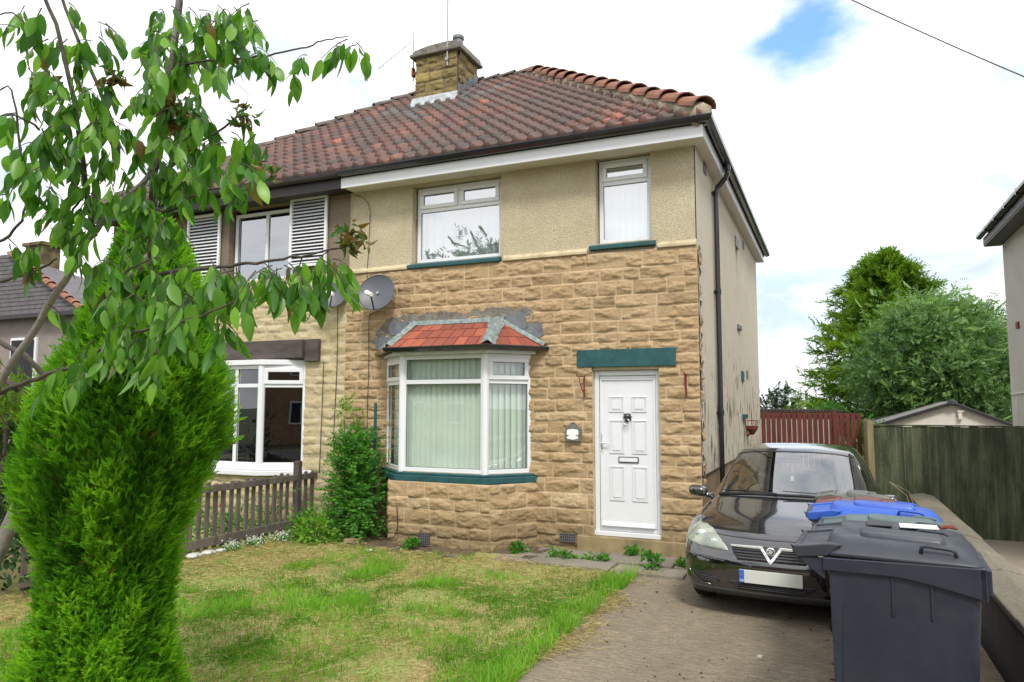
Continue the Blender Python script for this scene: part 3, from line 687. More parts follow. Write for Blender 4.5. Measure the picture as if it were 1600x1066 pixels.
mb = MB(); x, z, yy = -1.79, -.115, -.058; bk = MB(); bk.box(x+.004, x+.216, yy+.008, yy+.03, z+.004, z+.106); ab = bk.build('air_brick', 'black_trim', house)
for i in range(8): mb.box(x+i*.0297, x+.010+i*.0297, yy-.002, yy+.012, z, z+.11)
for i in range(4): mb.box(x, x+.22, yy, yy+.010, z+i*.0333, z+.010+i*.0333)
mb.build('grille', 'slate', ab)
# bay roof
E0, E1, E2, E3 = Vector((-4.60, .0, 2.41)), Vector((-4.03, -.66, 2.41)), Vector((-2.53, -.66, 2.41)), Vector((-2.03, .0, 2.41))
T1, T2 = Vector((-3.98, -.02, 2.79)), Vector((-2.70, -.02, 2.79))
mb = MB(); mb.add([E0, E1, E2, E3, T1, T2], [(0, 1, 4), (1, 2, 5, 4), (2, 3, 5)]); mb.add([E0, E1, E2, E3], [(0, 1, 2, 3)]); mb.build('bay_roof_deck', 'mortar_grey', house)
def lerp(a, b, t): return a+(b-a)*t
mb = MB()
reds = [(.30, .078, .045), (.26, .07, .04), (.34, .095, .052), (.23, .06, .038)]
def tiles(m, e0, e1, t0, t1, rows, wd, seed):
    g = random.Random(seed); nrm = (e1-e0).cross(t0-e0).normalized()
    if nrm.z < 0: nrm = -nrm
    for r in range(rows):
        v0, v1 = r/rows, (r+1)/rows+.05; a, b = lerp(e0, t0, v0), lerp(e1, t1, v0); c, d = lerp(e0, t0, min(1, v1)), lerp(e1, t1, min(1, v1)); n = max(1, round((b-a).length/wd)); sh = .5 if r % 2 else 0
        for k in range(-1, n+1):
            s0, s1 = max(0, (k+sh)/n), min(1, (k+1+sh)/n)
            if s1-s0 < .02: continue
            p, q = lerp(a, b, s0+.004), lerp(a, b, s1-.004); u, w_ = lerp(c, d, s0+.004), lerp(c, d, s1-.004)
            lift = nrm*(.020+g.uniform(-.002, .004)); lo = nrm*.004; col = g.choice(reds)
            m.add([p+lo, q+lo, w_+lo, u+lo, p+lift, q+lift, w_+nrm*.012, u+nrm*.012], [(4, 5, 6, 7), (0, 1, 5, 4), (1, 2, 6, 5), (3, 0, 4, 7), (2, 3, 7, 6)], col)
tiles(mb, E1+Vector((0, -.02, -.012)), E2+Vector((0, -.02, -.012)), T1, T2, 3, .17, 2); tiles(mb, E2+Vector((0, -.02, -.012)), E3+Vector((.01, -.01, -.012)), T2+Vector((.02, 0, 0)), T2+Vector((.06, 0, 0)), 3, .17, 3); tiles(mb, E0, E1+Vector((0, -.02, -.012)), T1-Vector((.06, 0, 0)), T1-Vector((.02, 0, 0)), 3, .17, 4)
mb.build('bay_roof_tiles', 'bay_tile', house, label='small red roof over the bay window', fixn=False)
# lead strips over hips, top and soaked patches on the wall
mb = MB()
def strip(m, a, b, w_, up_, th=.012, n=10, seed=0):
    g = random.Random(seed); d = (b-a).normalized(); s_ = d.cross(up_).normalized()
    ps = []
    for i in range(n+1):
        c = lerp(a, b, i/n); ww = w_*(1+g.uniform(-.12, .12)); ps.append([c-s_*ww-up_*.004, c-s_*ww*.45+up_*(th+g.uniform(0, .006)), c+up_*(th*1.8+g.uniform(0, .008)), c+s_*ww*.45+up_*(th+g.uniform(0, .006)), c+s_*ww-up_*.004])
    vs = [p for r in ps for p in r]; m.add(vs, [(i*5+k, i*5+k+1, (i+1)*5+k+1, (i+1)*5+k) for i in range(n) for k in range(4)])
nF = Vector((0, -.5, .86)).normalized(); nR = Vector((.5, -.3, .8)).normalized(); nL = Vector((-.5, -.3, .8)).normalized()
strip(mb, E2+Vector((.0, -.03, .005)), T2+Vector((.02, -.03, .01)), .10, (nF+nR).normalized(), .03, 12, 1)
mb.build('hip_flashing', 'lead_green', house, smooth=True)
mb = MB(); strip(mb, E1+Vector((-.02, -.01, .01)), T1+Vector((-.02, -.03, .01)), .055, (nF+nL).normalized(), .03, 12, 2)
strip(mb, T1+Vector((-.1, -.03, .012)), T2+Vector((.12, -.03, .012)), .05, nF, .02, 16, 3)
strip(mb, T2+Vector((.06, -.03, .0)), E3+Vector((.02, -.03, .02)), .03, nR, .02, 12, 4)
strip(mb, T1+Vector((-.06, -.03, .0)), E0+Vector((0, -.03, .02)), .03, nL, .02, 12, 5)
mb.build('top_flashing', 'lead_green', house, smooth=True)
mb = MB()
def patch_poly(m, pts, y, th=.006): m.prism(pts, 'y', y, y+th)
patch_poly(mb, [(-2.66, 2.78), (-2.62, 2.86), (-2.27, 2.90), (-2.26, 2.66), (-2.40, 2.66)], -.047)
patch_poly(mb, [(-2.40, 2.64), (-2.25, 2.665), (-2.26, 2.72), (-2.07, 2.70), (-2.045, 2.76), (-2.02, 2.58), (-2.08, 2.52), (-2.2, 2.53)], -.042)
patch_poly(mb, [(-4.43, 2.85), (-4.05, 2.86), (-4.1, 2.78), (-4.28, 2.65), (-4.45, 2.65)], -.047)
patch_poly(mb, [(-4.72, 2.63), (-4.40, 2.64), (-4.28, 2.62), (-4.55, 2.44), (-4.66, 2.44)], -.042)
mb.split('wall_flashing', 'lead', house, bevel=.002)
mb = MB()
def rough_band(m, pts_top, pts_bot, y):
    for (a, b), (c, d) in zip(zip(pts_top[:-1], pts_top[1:]), zip(pts_bot[:-1], pts_bot[1:])):
        n = 6
        for i in range(n):
            t0, t1 = i/n, (i+1)/n; l = lambda p, q, t: (p[0]+(q[0]-p[0])*t, p[1]+(q[1]-p[1])*t)
            tp0, tp1, bt0, bt1 = l(a, b, t0), l(a, b, t1), l(c, d, t0), l(c, d, t1); j = rnd.uniform(-.02, .02)
            m.prism([bt0, bt1, (tp1[0], tp1[1]+j), (tp0[0], tp0[1]+j)], 'y', y+rnd.uniform(-.006, .006), .0)
rough_band(mb, [(-4.25, 2.93), (-3.5, 2.95), (-2.7, 2.97), (-2.25, 2.94)], [(-4.15, 2.84), (-3.5, 2.80), (-2.7, 2.80), (-2.2, 2.86)], -.034)
rough_band(mb, [(-4.78, 2.64), (-4.5, 2.90), (-4.2, 2.93)], [(-4.74, 2.44), (-4.35, 2.6), (-4.0, 2.8)], -.030)
rough_band(mb, [(-2.45, 2.93), (-2.2, 2.90), (-2.06, 2.76)], [(-2.4, 2.6), (-2.2, 2.5), (-2.0, 2.48)], -.030)
mb.build('old_mortar', 'mortar_grey', house)
# bay gutter and soffit
def gutter_run(mb, pts, r=.055, closed=False):
    pts = [Vector(p) for p in pts]
    prof = [(-r, .0), (-r*1.02, -.01), (-r*.9, -r*.75), (-r*.3, -r*1.15), (r*.5, -r*1.15), (r, -r*.6), (r, 0)]
    ring_ = []
    for i, p in enumerate(pts):
        dprev = (p-pts[i-1]).normalized() if i else (pts[1]-p).normalized(); dn = (pts[i+1]-p).normalized() if i < len(pts)-1 else dprev
        t = (dprev+dn).normalized(); s_ = Vector((t.y, -t.x, 0)); k = 1/max(.3, s_.dot(Vector((dn.y, -dn.x, 0)))); ring_.append([p-s_*a*k+Vector((0, 0, b)) for a, b in prof])
    n = len(prof); vs = [q for r_ in ring_ for q in r_]; m = len(pts)
    mb.add(vs, [(i*n+k, i*n+k+1, (i+1)*n+k+1, (i+1)*n+k) for i in range(m-1) for k in range(n-1)]+[tuple(range(n)), tuple((m-1)*n+k for k in range(n))])
mb = MB(); gutter_run(mb, [(-4.66, -.0, 2.41), (-4.06, -.70, 2.41), (-2.50, -.70, 2.41), (-1.97, -.0, 2.41)], .05); mb.build('bay_gutter', 'black_plastic', house, label='black gutter of the bay')
mb = MB(); mb.prism([(-4.56, .0), (-4.0, -.62), (-2.57, -.62), (-2.1, .0)], 'z', 2.312, 2.355); mb.build('bay_soffit', 'upvc_dirty', house, bevel=.004)

# ---- roof
RX, RY, RZ = -3.8, 3.95, 8.24; RX2 = -6.62; EZ = 5.13; EY = -.36; EX = .17; EX2 = -10.59; EYB = 2*RY-EY
def roof_slope(e0, e1, apex_pt, seed, keep, half):
    """tiles over the plane through e0, e1 (eaves) and apex_pt; keep(x, y) clips in plan"""
    g = np.random.default_rng(seed); u = (e1-e0).normalized(); ap = apex_pt-e0; vdir = (ap-u*ap.dot(u)); Lv = vdir.length; vdir.normalize(); n = u.cross(vdir)
    if n.z < 0: n = -n
    wd, gd = .215, .30; nc = int((e1-e0).length/wd)+1; nr = int(Lv/gd)+1
    px = np.array([0, .10, .22, .34, .46, .56, .66, 1.0]); ph = np.array([.004, .016, .046, .060, .046, .014, .002, .006])
    Vv, Ff, Tt = [], [], []; b = 0
    e0_, u_, v_, n_ = map(np.array, (e0, u, vdir, n))
    pal = np.array([(.135, .068, .055), (.115, .062, .052), (.16, .076, .058), (.095, .060, .053), (.18, .088, .066), (.075, .054, .049), (.12, .075, .064)])
    for r in range(nr):
        for c in range(nc):
            cu, cv = (c+.5)*wd, (r+.5)*gd; q = e0_+u_*cu+v_*cv
            if cv > Lv or not keep(q[0], q[1]): continue
            lift = g.normal(0, .002); sk = g.normal(0, .004); us = (c+px)*wd+0.0; k = len(px)
            rows_ = [(r*gd-.03+sk, .046+lift, 1), (r*gd+.0+sk, .048+lift, 1), ((r+1)*gd+.005, .002, .9)]
            pts = [e0_+np.outer(us, u_)+v_*(rows_[0][0])+n_*(-.004)]
            for vv, hh, s_ in rows_: pts.append(e0_+np.outer(us, u_)+v_*vv+np.outer(ph*s_+hh, n_))
            P_ = np.vstack(pts); Vv.append(P_)
            lich = fbm(q[0]*.55+3, q[1]*.9, seed, 3); col = pal[g.choice(7, p=[.24, .22, .17, .14, .08, .07, .08])]*g.uniform(.85, 1.15)
            if lich > .56: col = col*.6+np.array([.05, .045, .04])*.6
            dch = math.hypot(q[0]+5.4, q[1]-3.0)
            if dch < .9+g.uniform(-.5, .5) and q[1] < 3.6: col = np.array([.085, .075, .07])*g.uniform(.8, 1.6)
            if g.random() < .003: col = np.array([.33, .11, .07])
            Tt.append(np.tile(col, (4*k, 1)))
            i, j = np.meshgrid(np.arange(k-1), np.arange(3)); a = (j*k+i).ravel()+b; Ff.append(np.stack([a, a+1, a+k+1, a+k], 1)); b += 4*k
    return np.vstack(Vv), np.vstack(Ff), np.vstack(Tt)
def mirror_x(p): return (2*XP-p[0], p[1], p[2])
def hipline(a, b, seed, mb1, mb2, n=16, r=.115):
    a, b = Vector(a), Vector(b); g = random.Random(seed); d = (b-a); ln = d.length; d.normalize(); up_ = Vector((0, 0, 1)); s_ = d.cross(up_).normalized(); u_ = s_.cross(d).normalized()
    for i in range(n):
        t0, t1 = i/n, (i+1.12)/n; rr = r*g.uniform(.95, 1.05); off = g.uniform(-.01, .01)
        vs = []
        for t, rad, lift in ((t0, rr*1.12, .045), (t1, rr*.86, .012)):
            for th in (0, .018):
                for k in range(9):
                    an = math.pi*(k/8); p = a+d*(t*ln)+s_*(math.cos(an)*(rad-th))+u_*(math.sin(an)*(rad-th)*.85+lift-.03); vs.append(p+s_*off)
        f = []
        for k in range(8): f += [(k, k+1, 18+k+1, 18+k), (9+k+1, 9+k, 27+k, 27+k+1), (k+1, k, 9+k, 9+k+1)]
        mb1.add(vs, f)
    if mb2: mb2.tube([a-u_*.075, b-u_*.075], r*1.0, 8)
def front_keep(x, y): return -8.0+0 < 99
eaveR = Vector((EX, EY, EZ)); eaveP = Vector((XP, EY, EZ)); apexR = Vector((RX, RY, RZ))
hip_k = (RX-EX)/(RY-EY)
V, F, T = roof_slope(Vector((EX, EY, EZ)), Vector((XP, EY, EZ)), apexR, 3, lambda x, y: x < EX+hip_k*(y-EY)+.02 and x > XP-.1, 'r')
roof = mesh_obj('roof', V, F, 'roof_tile', house, tint=T, label='red-brown roof tiles streaked with dark lichen')
V, F, T = roof_slope(Vector((EX-.07, EYB, EZ)), Vector((EX-.07, EY, EZ)), apexR, 4, lambda x, y: y > EY+(x-EX)/hip_k and y < EYB-(x-EX)/hip_k, 'r')
mesh_obj('side_roof_slope', V, F, 'roof_tile', roof, tint=T)
mb = MB(); mb.add([(EX, EYB, EZ), (XP, EYB, EZ), (XP, RY, RZ), (RX, RY, RZ)], [(0, 1, 2, 3)], (.16, .065, .05)); mb.add([(EX, EY, EZ-.02), (XP, EY, EZ-.02), (XP, RY, RZ-.02), (RX, RY, RZ-.02)], [(0, 1, 2, 3)], (.05, .04, .03)); mb.add([(EX, EY, EZ-.02), (EX, EYB, EZ-.02), (RX, RY, RZ-.02)], [(0, 1, 2)], (.05, .04, .03))
mb.build('roof_deck', 'roof_tile', roof)
m1, m2 = MB(), MB(); hipline((EX+.02, EY-.02, EZ+.06), (RX, RY, RZ+.06), 5, m1, m2, 15, .15); m1.build('hip_tiles', 'hip_tile', roof, label='row of orange-red hip tiles'); m2.build('hip_mortar', 'mortar', roof, smooth=True)
m1, m2 = MB(), MB(); hipline((RX, RY, RZ+.05), (XP, RY, RZ+.05), 6, m1, m2, 4, .10); m1.build('ridge_tiles', 'ridge_tile', roof); m2.build('ridge_mortar', 'ridge_tile', roof, smooth=True)
# fascia, soffit, gutters, downpipe
mb = MB(); mb.box(-5.17, .165, -.315, -.285, 4.875, 5.05); mb.box(.137, .165, -.284, SY+.3, 4.90, 5.05); mb.build('fascia', 'upvc', house, bevel=.004, label='white eaves board')
mb = MB(); mb.box(-5.17, .137, -.286, .03, 4.90, 4.915); mb.box(.0, .137, .0, SY+.28, 4.902, 4.917); mb.build('soffit', 'soffit', house)
mb = MB(); gutter_run(mb, [(-5.17, -.375, 5.11), (.23, -.375, 5.11), (.23, SY+.35, 5.11)], .062); mb.build('gutter', 'black_plastic', house, label='black gutter along the eaves')
mb = MB(); mb.box(-5.17, .2, -.325, -.314, 5.03, 5.105); mb.box(.165, .178, -.31, SY+.3, 5.03, 5.105); mb.build('gutter_back', 'black_trim', house)
mb = MB(); dy = 1.42
mb.tube([(.23, dy, 5.04), (.23, dy, 4.93), (.20, dy, 4.86), (.09, dy, 4.74), (.065, dy, 4.66), (.065, dy, 3.0), (.065, dy, GZ-.02)], .036, 12)
for z in (4.62, 3.2, 1.5): mb.tube([(.065, dy, z), (.065, dy, z+.07)], .044, 12); mb.box(.0, .065, dy-.07, dy+.07, z+.025, z+.045)
mb.tube([(.23, dy, 5.05), (.23, dy, 4.97)], .048, 12); mb.build('downpipe', 'black_plastic', house, smooth=False)
# chimney (shared stack, sits on this roof)
CX0, CX1, CY0, CY1 = -5.86, -4.94, 2.93, 3.72
chim = thing('chimney_stack', 'square yellowish stone chimney on the ridge with a concrete cap', 'chimney', ((CX0+CX1)/2, 3.3, 7.3))
for k, (p, q) in enumerate((((CX0, CY0), (CX1, CY0)), ((CX1, CY0), (CX1, CY1)), ((CX0, CY1), (CX0, CY0)))):
    M4, ln = facet(p, q); V, F, T = stone_panel(lambda s, z, h: tuple(M4@Vector((s, -h*1.1, z))), 0, ln, 7.2, 8.50, 51+k, res=.018, rows=(.15, .2, .23), wid=(.2, .45), amp=1.2)
    mesh_obj('stack_face', V, F, 'stone_chimney', chim, tint=T)
mb = MB(); mb.box(CX0+.004, CX1-.004, CY0+.004, CY1-.004, 7.2, 8.5); mb.build('stack_core', 'mortar_grey', chim)
mb = MB(); mb.box(CX0-.11, CX1+.11, CY0-.11, CY1+.11, 8.50, 8.56); mb.prism([(CX0-.09, 8.56), (CX1+.09, 8.56), (CX1+.07, 8.66), (-5.1, 8.70), (-5.55, 8.69), (CX0, 8.64)], 'y', CY0-.08, CY1+.08); mb.build('chimney_cap', 'mortar_grey', chim, bevel=.015)
mb = MB(); mb.lathe([(.10, 8.66), (.095, 8.9), (.115, 8.9), (.115, 8.96), (.085, 8.96), (.085, 8.88)], (-5.10, 3.25, 0), 18); mb.build('flue_pot', 'lead', chim, smooth=False)
def rz_(y): return EZ+(RZ-EZ)*(y-EY)/(RY-EY)
mb = MB(); mb.prism([(CY0-.14, rz_(CY0-.14)+.05), (CY0-.05, rz_(CY0)+.17), (CY0-.03, rz_(CY0)+.17), (CY0-.03, rz_(CY0)-.1)], 'x', CX0-.07, CX1+.03)
mb.build('lead_apron', 'lead_pale', chim, bevel=.004)
mb = MB()
for i in range(4):
    ya = CY0-.03+i*.2; mb.prism([(ya, rz_(ya)+.03), (ya, rz_(ya)+.33), (ya+.21, rz_(ya+.21)+.24), (ya+.21, rz_(ya+.21)+.03)], 'x', CX1+.03+.004*i, CX1+.045+.004*i)
mb.prism([(CY0-.1, rz_(CY0-.1)+.045), (CY0-.1, rz_(CY0-.1)+.075), (CY1, rz_(CY1)+.075), (CY1, rz_(CY1)+.045)], 'x', CX1+.02, CX1+.17); mb.build('stepped_flashing', 'lead', chim)
# aerials
ae = thing('tv_aerial', 'short television aerial bracketed to the left side of the chimney', 'aerial', (-6.0, 3.0, 8.1))
mb = MB(); mb.tube([(-5.98, 3.0, 8.1), (-5.98, 3.0, 9.12)], .014, 6); mb.build('mast', 'metal_grey', ae)
mb = MB(); mb.box(-5.98, -5.84, 2.97, 3.03, 8.22, 8.27); mb.box(-6.0, -5.96, 2.96, 3.04, 8.18, 8.36); mb.build('bracket', 'rust', ae)
mb = MB(); mb.tube([(-6.02, 2.98, 9.1), (-6.14, 2.9, 9.1), (-6.14, 2.9, 8.72), (-6.02, 2.98, 8.70)], .008, 5); mb.tube([(-6.0, 3.0, 8.95), (-6.55, 2.6, 8.28)], .007, 5)
for i in range(9):
    t = i/8; c = Vector((-6.05, 2.96, 8.9)).lerp(Vector((-6.52, 2.62, 8.31)), t); mb.tube([c+Vector((.05, -.06, .03)), c-Vector((.05, -.06, .03))], .004, 4)
mb.build('antenna', 'metal_grey', ae)
mb = MB(); mb.tube([(-5.13, 2.86, 8.2), (-5.13, 2.86, 10.6)], .016, 6); mb.box(-5.16, -5.10, 2.83, 2.94, 8.30, 8.36); mb.build('aerial_mast', 'metal_grey', None, label='tall thin aerial pole strapped to the front of the chimney', cat='aerial')
# ---- things fixed on the front wall
def cable_obj(name, pts, r, label, cat='cable', mat='cable', parent=None):
    P = [Vector(p) for p in pts]; Q = []
    for i in range(len(P)-1):
        a, b, c, d = P[max(i-1, 0)], P[i], P[i+1], P[min(i+2, len(P)-1)]
        for k in range(6):
            t = k/6; Q.append(.5*((2*b)+(c-a)*t+(2*a-5*b+4*c-d)*t*t+(3*b-a-3*c+d)*t**3))
    Q.append(P[-1]); m = MB(); m.tube(Q, r, 6); return m.build(name, mat, parent, smooth=True, label=label, cat=cat)
def dish(label, loc, rz, sc, tilt):
    t = thing('satellite_dish', label, 'satellite dish', loc, rz)
    M4 = Matrix.Rotation(R(90-tilt), 4, 'X')
    mb = MB(); prof = []
    def df(u, v):
        a = u*2*math.pi; r = v*.27*sc; p = Vector((r*math.cos(a), r*1.04*math.sin(a), (r*r)*.9/sc-.27**2*.9*sc)); return M4@p+Vector((0, -.24*sc, 0))
    mb.grid(df, 40, 8); mb.grid(lambda u, v: df(u, v)+(M4@Vector((0, 0, -.012))), 40, 8)
    mb.tube([df(k/40, 1) for k in range(41)], .008*sc, 6); d_ = mb.build('reflector', 'dish_grey', t, smooth=True, local=True, fixn=False)
    mb = MB(); b_ = M4@Vector((0, -.27*sc, .0))+Vector((0, -.24*sc, 0)); e_ = b_+Vector((.06, -.30*sc, .16*sc)); mb.tube([b_+Vector((0, .1, 0)), b_, e_], .012*sc, 8); mb.build('arm', 'black_trim', t, local=True)
    mb = MB(); mb.tube([e_+Vector((.02, -.02, 0)), e_+Vector((-.06, .05, .03))], .028*sc, 12); mb.tube([e_+Vector((-.04, .03, .02)), e_+Vector((-.09, .07, .045))], .036*sc, 12); mb.build('receiver', 'white_plain', t, smooth=False, local=True)
    mb = MB(); mb.tube([(0, -.2*sc, 0), (0, -.1, -.02), (.02, 0, -.1)], .02, 8); mb.box(-.05, .09, -.03, .005, -.2, 0); mb.build('wall_bracket', 'metal_grey', t, local=True)
dish('round grey satellite dish above the left end of the red bay roof', (-4.60, -.02, 3.27), R(14), 1.0, 18)
cable_obj('dish_cable', [(-4.60, -.06, 3.02), (-4.74, -.05, 2.99), (-4.80, -.05, 2.9), (-4.79, -.05, 2.2), (-4.80, -.05, 1.4), (-4.78, -.05, .8)], .006, 'thin black cable running down the stone wall from the grey dish')
cable_obj('upper_cable', [(-5.15, -.0, 4.86), (-4.97, -.0, 4.78), (-4.86, -.0, 4.6), (-4.86, -.0, 4.2), (-4.88, -.0, 3.75), (-4.85, -.06, 3.6), (-4.8, -.06, 3.45)], .005, 'thin cable looping down the cream pebbledash at the left of the upstairs window')
# plaque
pl = thing('house_plaque', 'small dark ornate wall plaque with a blank white face, left of the door', 'plaque', (-1.60, -.05, 1.17))
pts = []
for i in range(9): pts.append((-1.70+.21*i/8, 1.165+(.008 if i % 2 else -.004)))
for i in range(7): pts.append((-1.487+(.007 if i % 2 else -.004), 1.175+.16*i/6))
pts += [(-1.53, 1.345), (-1.56, 1.385), (-1.60, 1.40), (-1.64, 1.385), (-1.665, 1.34), (-1.70, 1.34)]
mb = MB(); mb.prism(pts, 'y', -.075, -.045); mb.build('frame', 'plaque_metal', pl, bevel=.004)
mb = MB(); a = [(-1.67, 1.20), (-1.60, 1.187), (-1.53, 1.20), (-1.52, 1.215), (-1.523, 1.30), (-1.535, 1.318), (-1.60, 1.326), (-1.665, 1.318), (-1.68, 1.30), (-1.682, 1.215)]; mb.prism(a, 'y', -.081, -.074); mb.build('face', 'white_plain', pl, bevel=.002)
mb = MB()
for s_ in (-1, 1): mb.tube([(-1.60+s_*.085, -.084, 1.235), (-1.60+s_*.07, -.09, 1.25), (-1.60+s_*.05, -.086, 1.24)], .004, 5)
mb.tube([(-1.66+.12*t, -.06, 1.35+.055*math.sin(t*3.14)) for t in np.linspace(0, 1, 8)], .009, 6); mb.build('scroll', 'black_trim', pl)
def bracket(label, x, dx):
    mb = MB(); mb.box(x-.009, x+.009, -.055, -.043, 1.73, 2.02); mb.tube([(x, -.05, 2.0), (x+dx, -.27, 2.0), (x+dx*1.1, -.29, 2.03)], .007, 6); mb.tube([(x, -.05, 1.78), (x+dx*.3, -.15, 1.85), (x+dx*.8, -.22, 1.99)], .006, 6)
    mb.build('hanging_basket_bracket', 'rust', None, label=label, cat='bracket', group='rusty basket brackets beside the door')
bracket('rusty iron basket bracket between plaque and door lintel, at the left of the door', -1.445, -.02); bracket('rusty iron basket bracket near the house corner, at the right of the door', -.14, .02)
mb = MB(); mb.tube([(-4.52, -.25, .1), (-4.52, -.25, 1.66)], .022, 8); mb.build('garden_stake', 'teal_paint', None, label='dark green stake standing against the wall just left of the bay window', cat='stake')
cable_obj('loose_cable', [(-3.88, BY-.15, .30), (-3.86, BY-.16, .0), (-3.92, BY-.16, -.12), (-4.05, BY-.12, -.16)], .007, 'short black cable hanging loose on the bay base')
# wire basket on the side wall
wb = thing('wall_basket', 'small rusty wire basket fixed low on the peeling side wall', 'basket', (.02, 5.1, 1.1))
mb = MB()
for z, r in ((1.36, .20), (1.22, .16), (1.10, .08)): mb.tube([(.02+r*math.sin(t), 5.15-r*math.cos(t), z) for t in np.linspace(0, math.pi, 12)], .006, 5)
for t in np.linspace(0, math.pi, 7): mb.tube([(.02+.2*math.sin(t), 5.15-.2*math.cos(t), 1.36), (.02+.16*math.sin(t), 5.15-.16*math.cos(t), 1.22), (.03, 5.15, 1.06)], .005, 5)
mb.build('wire_frame', 'rust', wb); mb = MB(); mb.lathe([(.03, 1.1), (.10, 1.2), (.11, 1.26)], (.11, 5.15, 0), 10); mb.build('liner', 'wood_red', wb)

# ------------------------------------------------------------------ the neighbour's half
nb = thing('attached_house', 'left-hand house of the pair with brown pebbledash, white louvred shutters and dark bay beam', 'house', (-8, 4, GZ))
NX = -10.5; NW = (-7.66, -6.30, 3.66, 4.83)
mb = MB(); wall_panel(mb, NX, XP-.003, 3.60, 5.0, .02, [(NW[0]-.03, NW[1]+.03, NW[2]-.02, NW[3]+.06)], .16); mb.quad((NX, .02, GZ-.1), (NX, SY, GZ-.1), (NX, SY, 5), (NX, .02, 5)); mb.quad((NX, SY, GZ-.1), (XP, SY, GZ-.1), (XP, SY, 5), (NX, SY, 5)); mb.build('pebbledash_wall', 'render_brown', nb, fixn=False)
V, F, T = stone_panel(lambda s, z, h: (s, -h*.8, z), NX, XP, GZ-.06, 3.66, 21, res=.02, holes=[(-7.9, -5.99, GZ-.06, 2.34)], wid=(.28, .6))
mesh_obj('stone_cladding', V, F, 'stone_neigh', nb, tint=T)
lw = NW[1]-NW[0]; window(nb, (NW[0], .13), (NW[1], .13), NW[2], NW[3], [(0, lw/2, NW[2], NW[3], False), (lw/2, lw, NW[2], NW[3], False)], glass='glass_mid', room=1)
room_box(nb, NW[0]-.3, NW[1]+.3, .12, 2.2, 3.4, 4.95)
for x0, x1, z0_, z1_ in ((-8.59, -7.84, 3.69, 4.86), (-6.36, -5.63, 3.80, 4.92)):
    mb = MB(); ring(mb, x0, x1, z0_, z1_, .045, -.05, -.01); n = 19
    sh = mb.build('shutter', 'upvc', nb, bevel=.004)
    mb = MB()
    for i in range(n):
        z = z0_+.05+(z1_-z0_-.1)*(i+.5)/n; mb.prism([(-.045, z-.016), (-.043, z-.020), (-.012, z+.008), (-.014, z+.014)], 'x', x0+.045, x1-.045)
    mb.build('louvres', 'upvc', sh)
    mb = MB(); mb.box(x0+.02, x1-.02, -.009, .018, z0_+.02, z1_-.02); mb.build('shutter_back', 'black_trim', sh)
mb = MB()
nby = -.31; N0, N1, N2, N3 = (-8.15, 0), (-7.6, nby), (-6.60, nby), (-5.97, 0)
for (p, q) in ((N0, N1), (N1, N2), (N2, N3)):
    ln = math.dist(p, q); two = [(0, ln, .69, 1.93, False), (0, ln, 1.93, 2.25, q is N3 or p is N0)]
    if p is N1: two = [(0, ln/2, .69, 1.93, False), (ln/2, ln, .69, 1.93, False), (0, ln/2, 1.93, 2.25, False), (ln/2, ln, 1.93, 2.25, False)]
    window(nb, p, q, .69, 2.25, two, fr=.06, glass='glass')
mb = MB()
for p in (N1, N2): mb.lathe([(.055, .69), (.055, 2.25)], (p[0], p[1]+.02, 0), 10)
mb.split('corner_post', 'upvc', nb)
mb = MB(); mb.prism([(-8.2, .05), (-7.63, nby-.05), (-6.57, nby-.05), (-5.92, .05)], 'z', 2.252, 2.33); mb.build('bay_head', 'upvc', nb, bevel=.004)
mb = MB(); mb.prism([(-8.35, .05), (-7.70, nby-.14), (-6.52, nby-.14), (-5.80, 0), (-5.78, .05)], 'z', .56, .635); mb.prism([(-8.3, .05), (-7.66, nby-.08), (-6.55, nby-.08), (-5.85, .05)], 'z', .637, .688); mb.build('bay_sill', 'upvc', nb, bevel=.012, label='white-painted stone sill of the bay')
for k, (p, q) in enumerate((((-8.2, 0), (-7.64, nby-.06)), ((-7.64, nby-.06), (-6.56, nby-.06)), ((-6.56, nby-.06), (-5.92, 0)))):
    M4, ln = facet(p, q); V, F, T = stone_panel(lambda s, z, h: tuple(M4@Vector((s, -h+.01, z))), 0, ln, GZ-.05, .562, 61+k, res=.02); mesh_obj('bay_base_stone', V, F, 'stone_neigh', nb, tint=T)
room_box(nb, -8.1, -6.0, .1, 2.6, .3, 2.5)
mb = MB(); mb.box(-8.55, -5.95, -.16, -.03, 2.35, 2.64); mb.box(-5.95, -5.69, -.10, -.03, 2.30, 2.645); mb.build('timber_lintel', 'beam_dark', nb, bevel=.01, label='long dark brown beam over the bay')
V, F, T = roof_slope(Vector((XP, EY, EZ)), Vector((EX2, EY, EZ)), Vector((RX2, RY, RZ)), 8, lambda x, y: x < XP-.1 and x > EX2-hip_k*(y-EY), 'l')
roof2 = mesh_obj('roof', V, F, 'roof_tile', nb, tint=T, label='red-brown roof tiles')
mb = MB(); mb.add([(EX2, EYB, EZ), (XP, EYB, EZ), (XP, RY, RZ), (RX2, RY, RZ)], [(0, 1, 2, 3)], (.16, .065, .05)); mb.add([(EX2, EY, EZ-.02), (XP, EY, EZ-.02), (XP, RY, RZ-.02), (RX2, RY, RZ-.02)], [(0, 1, 2, 3)], (.05, .04, .03)); mb.add([(EX2, EY, EZ-.02), (EX2, EYB, EZ-.02), (RX2, RY, RZ-.02)], [(0, 1, 2)], (.16, .065, .05)); mb.build('roof_deck', 'roof_tile', roof2)
m1, m2 = MB(), MB(); hipline((EX2, EY, EZ+.05), (RX2, RY, RZ+.05), 9, m1, m2, 15, .10); m1.build('hip_tiles', 'ridge_tile', roof2); m2.build('hip_mortar', 'mortar', roof2, smooth=True)
m1, m2 = MB(), MB(); hipline((XP, RY, RZ+.05), (RX2, RY, RZ+.05), 10, m1, m2, 4, .10); m1.build('ridge_tiles', 'ridge_tile', roof2)
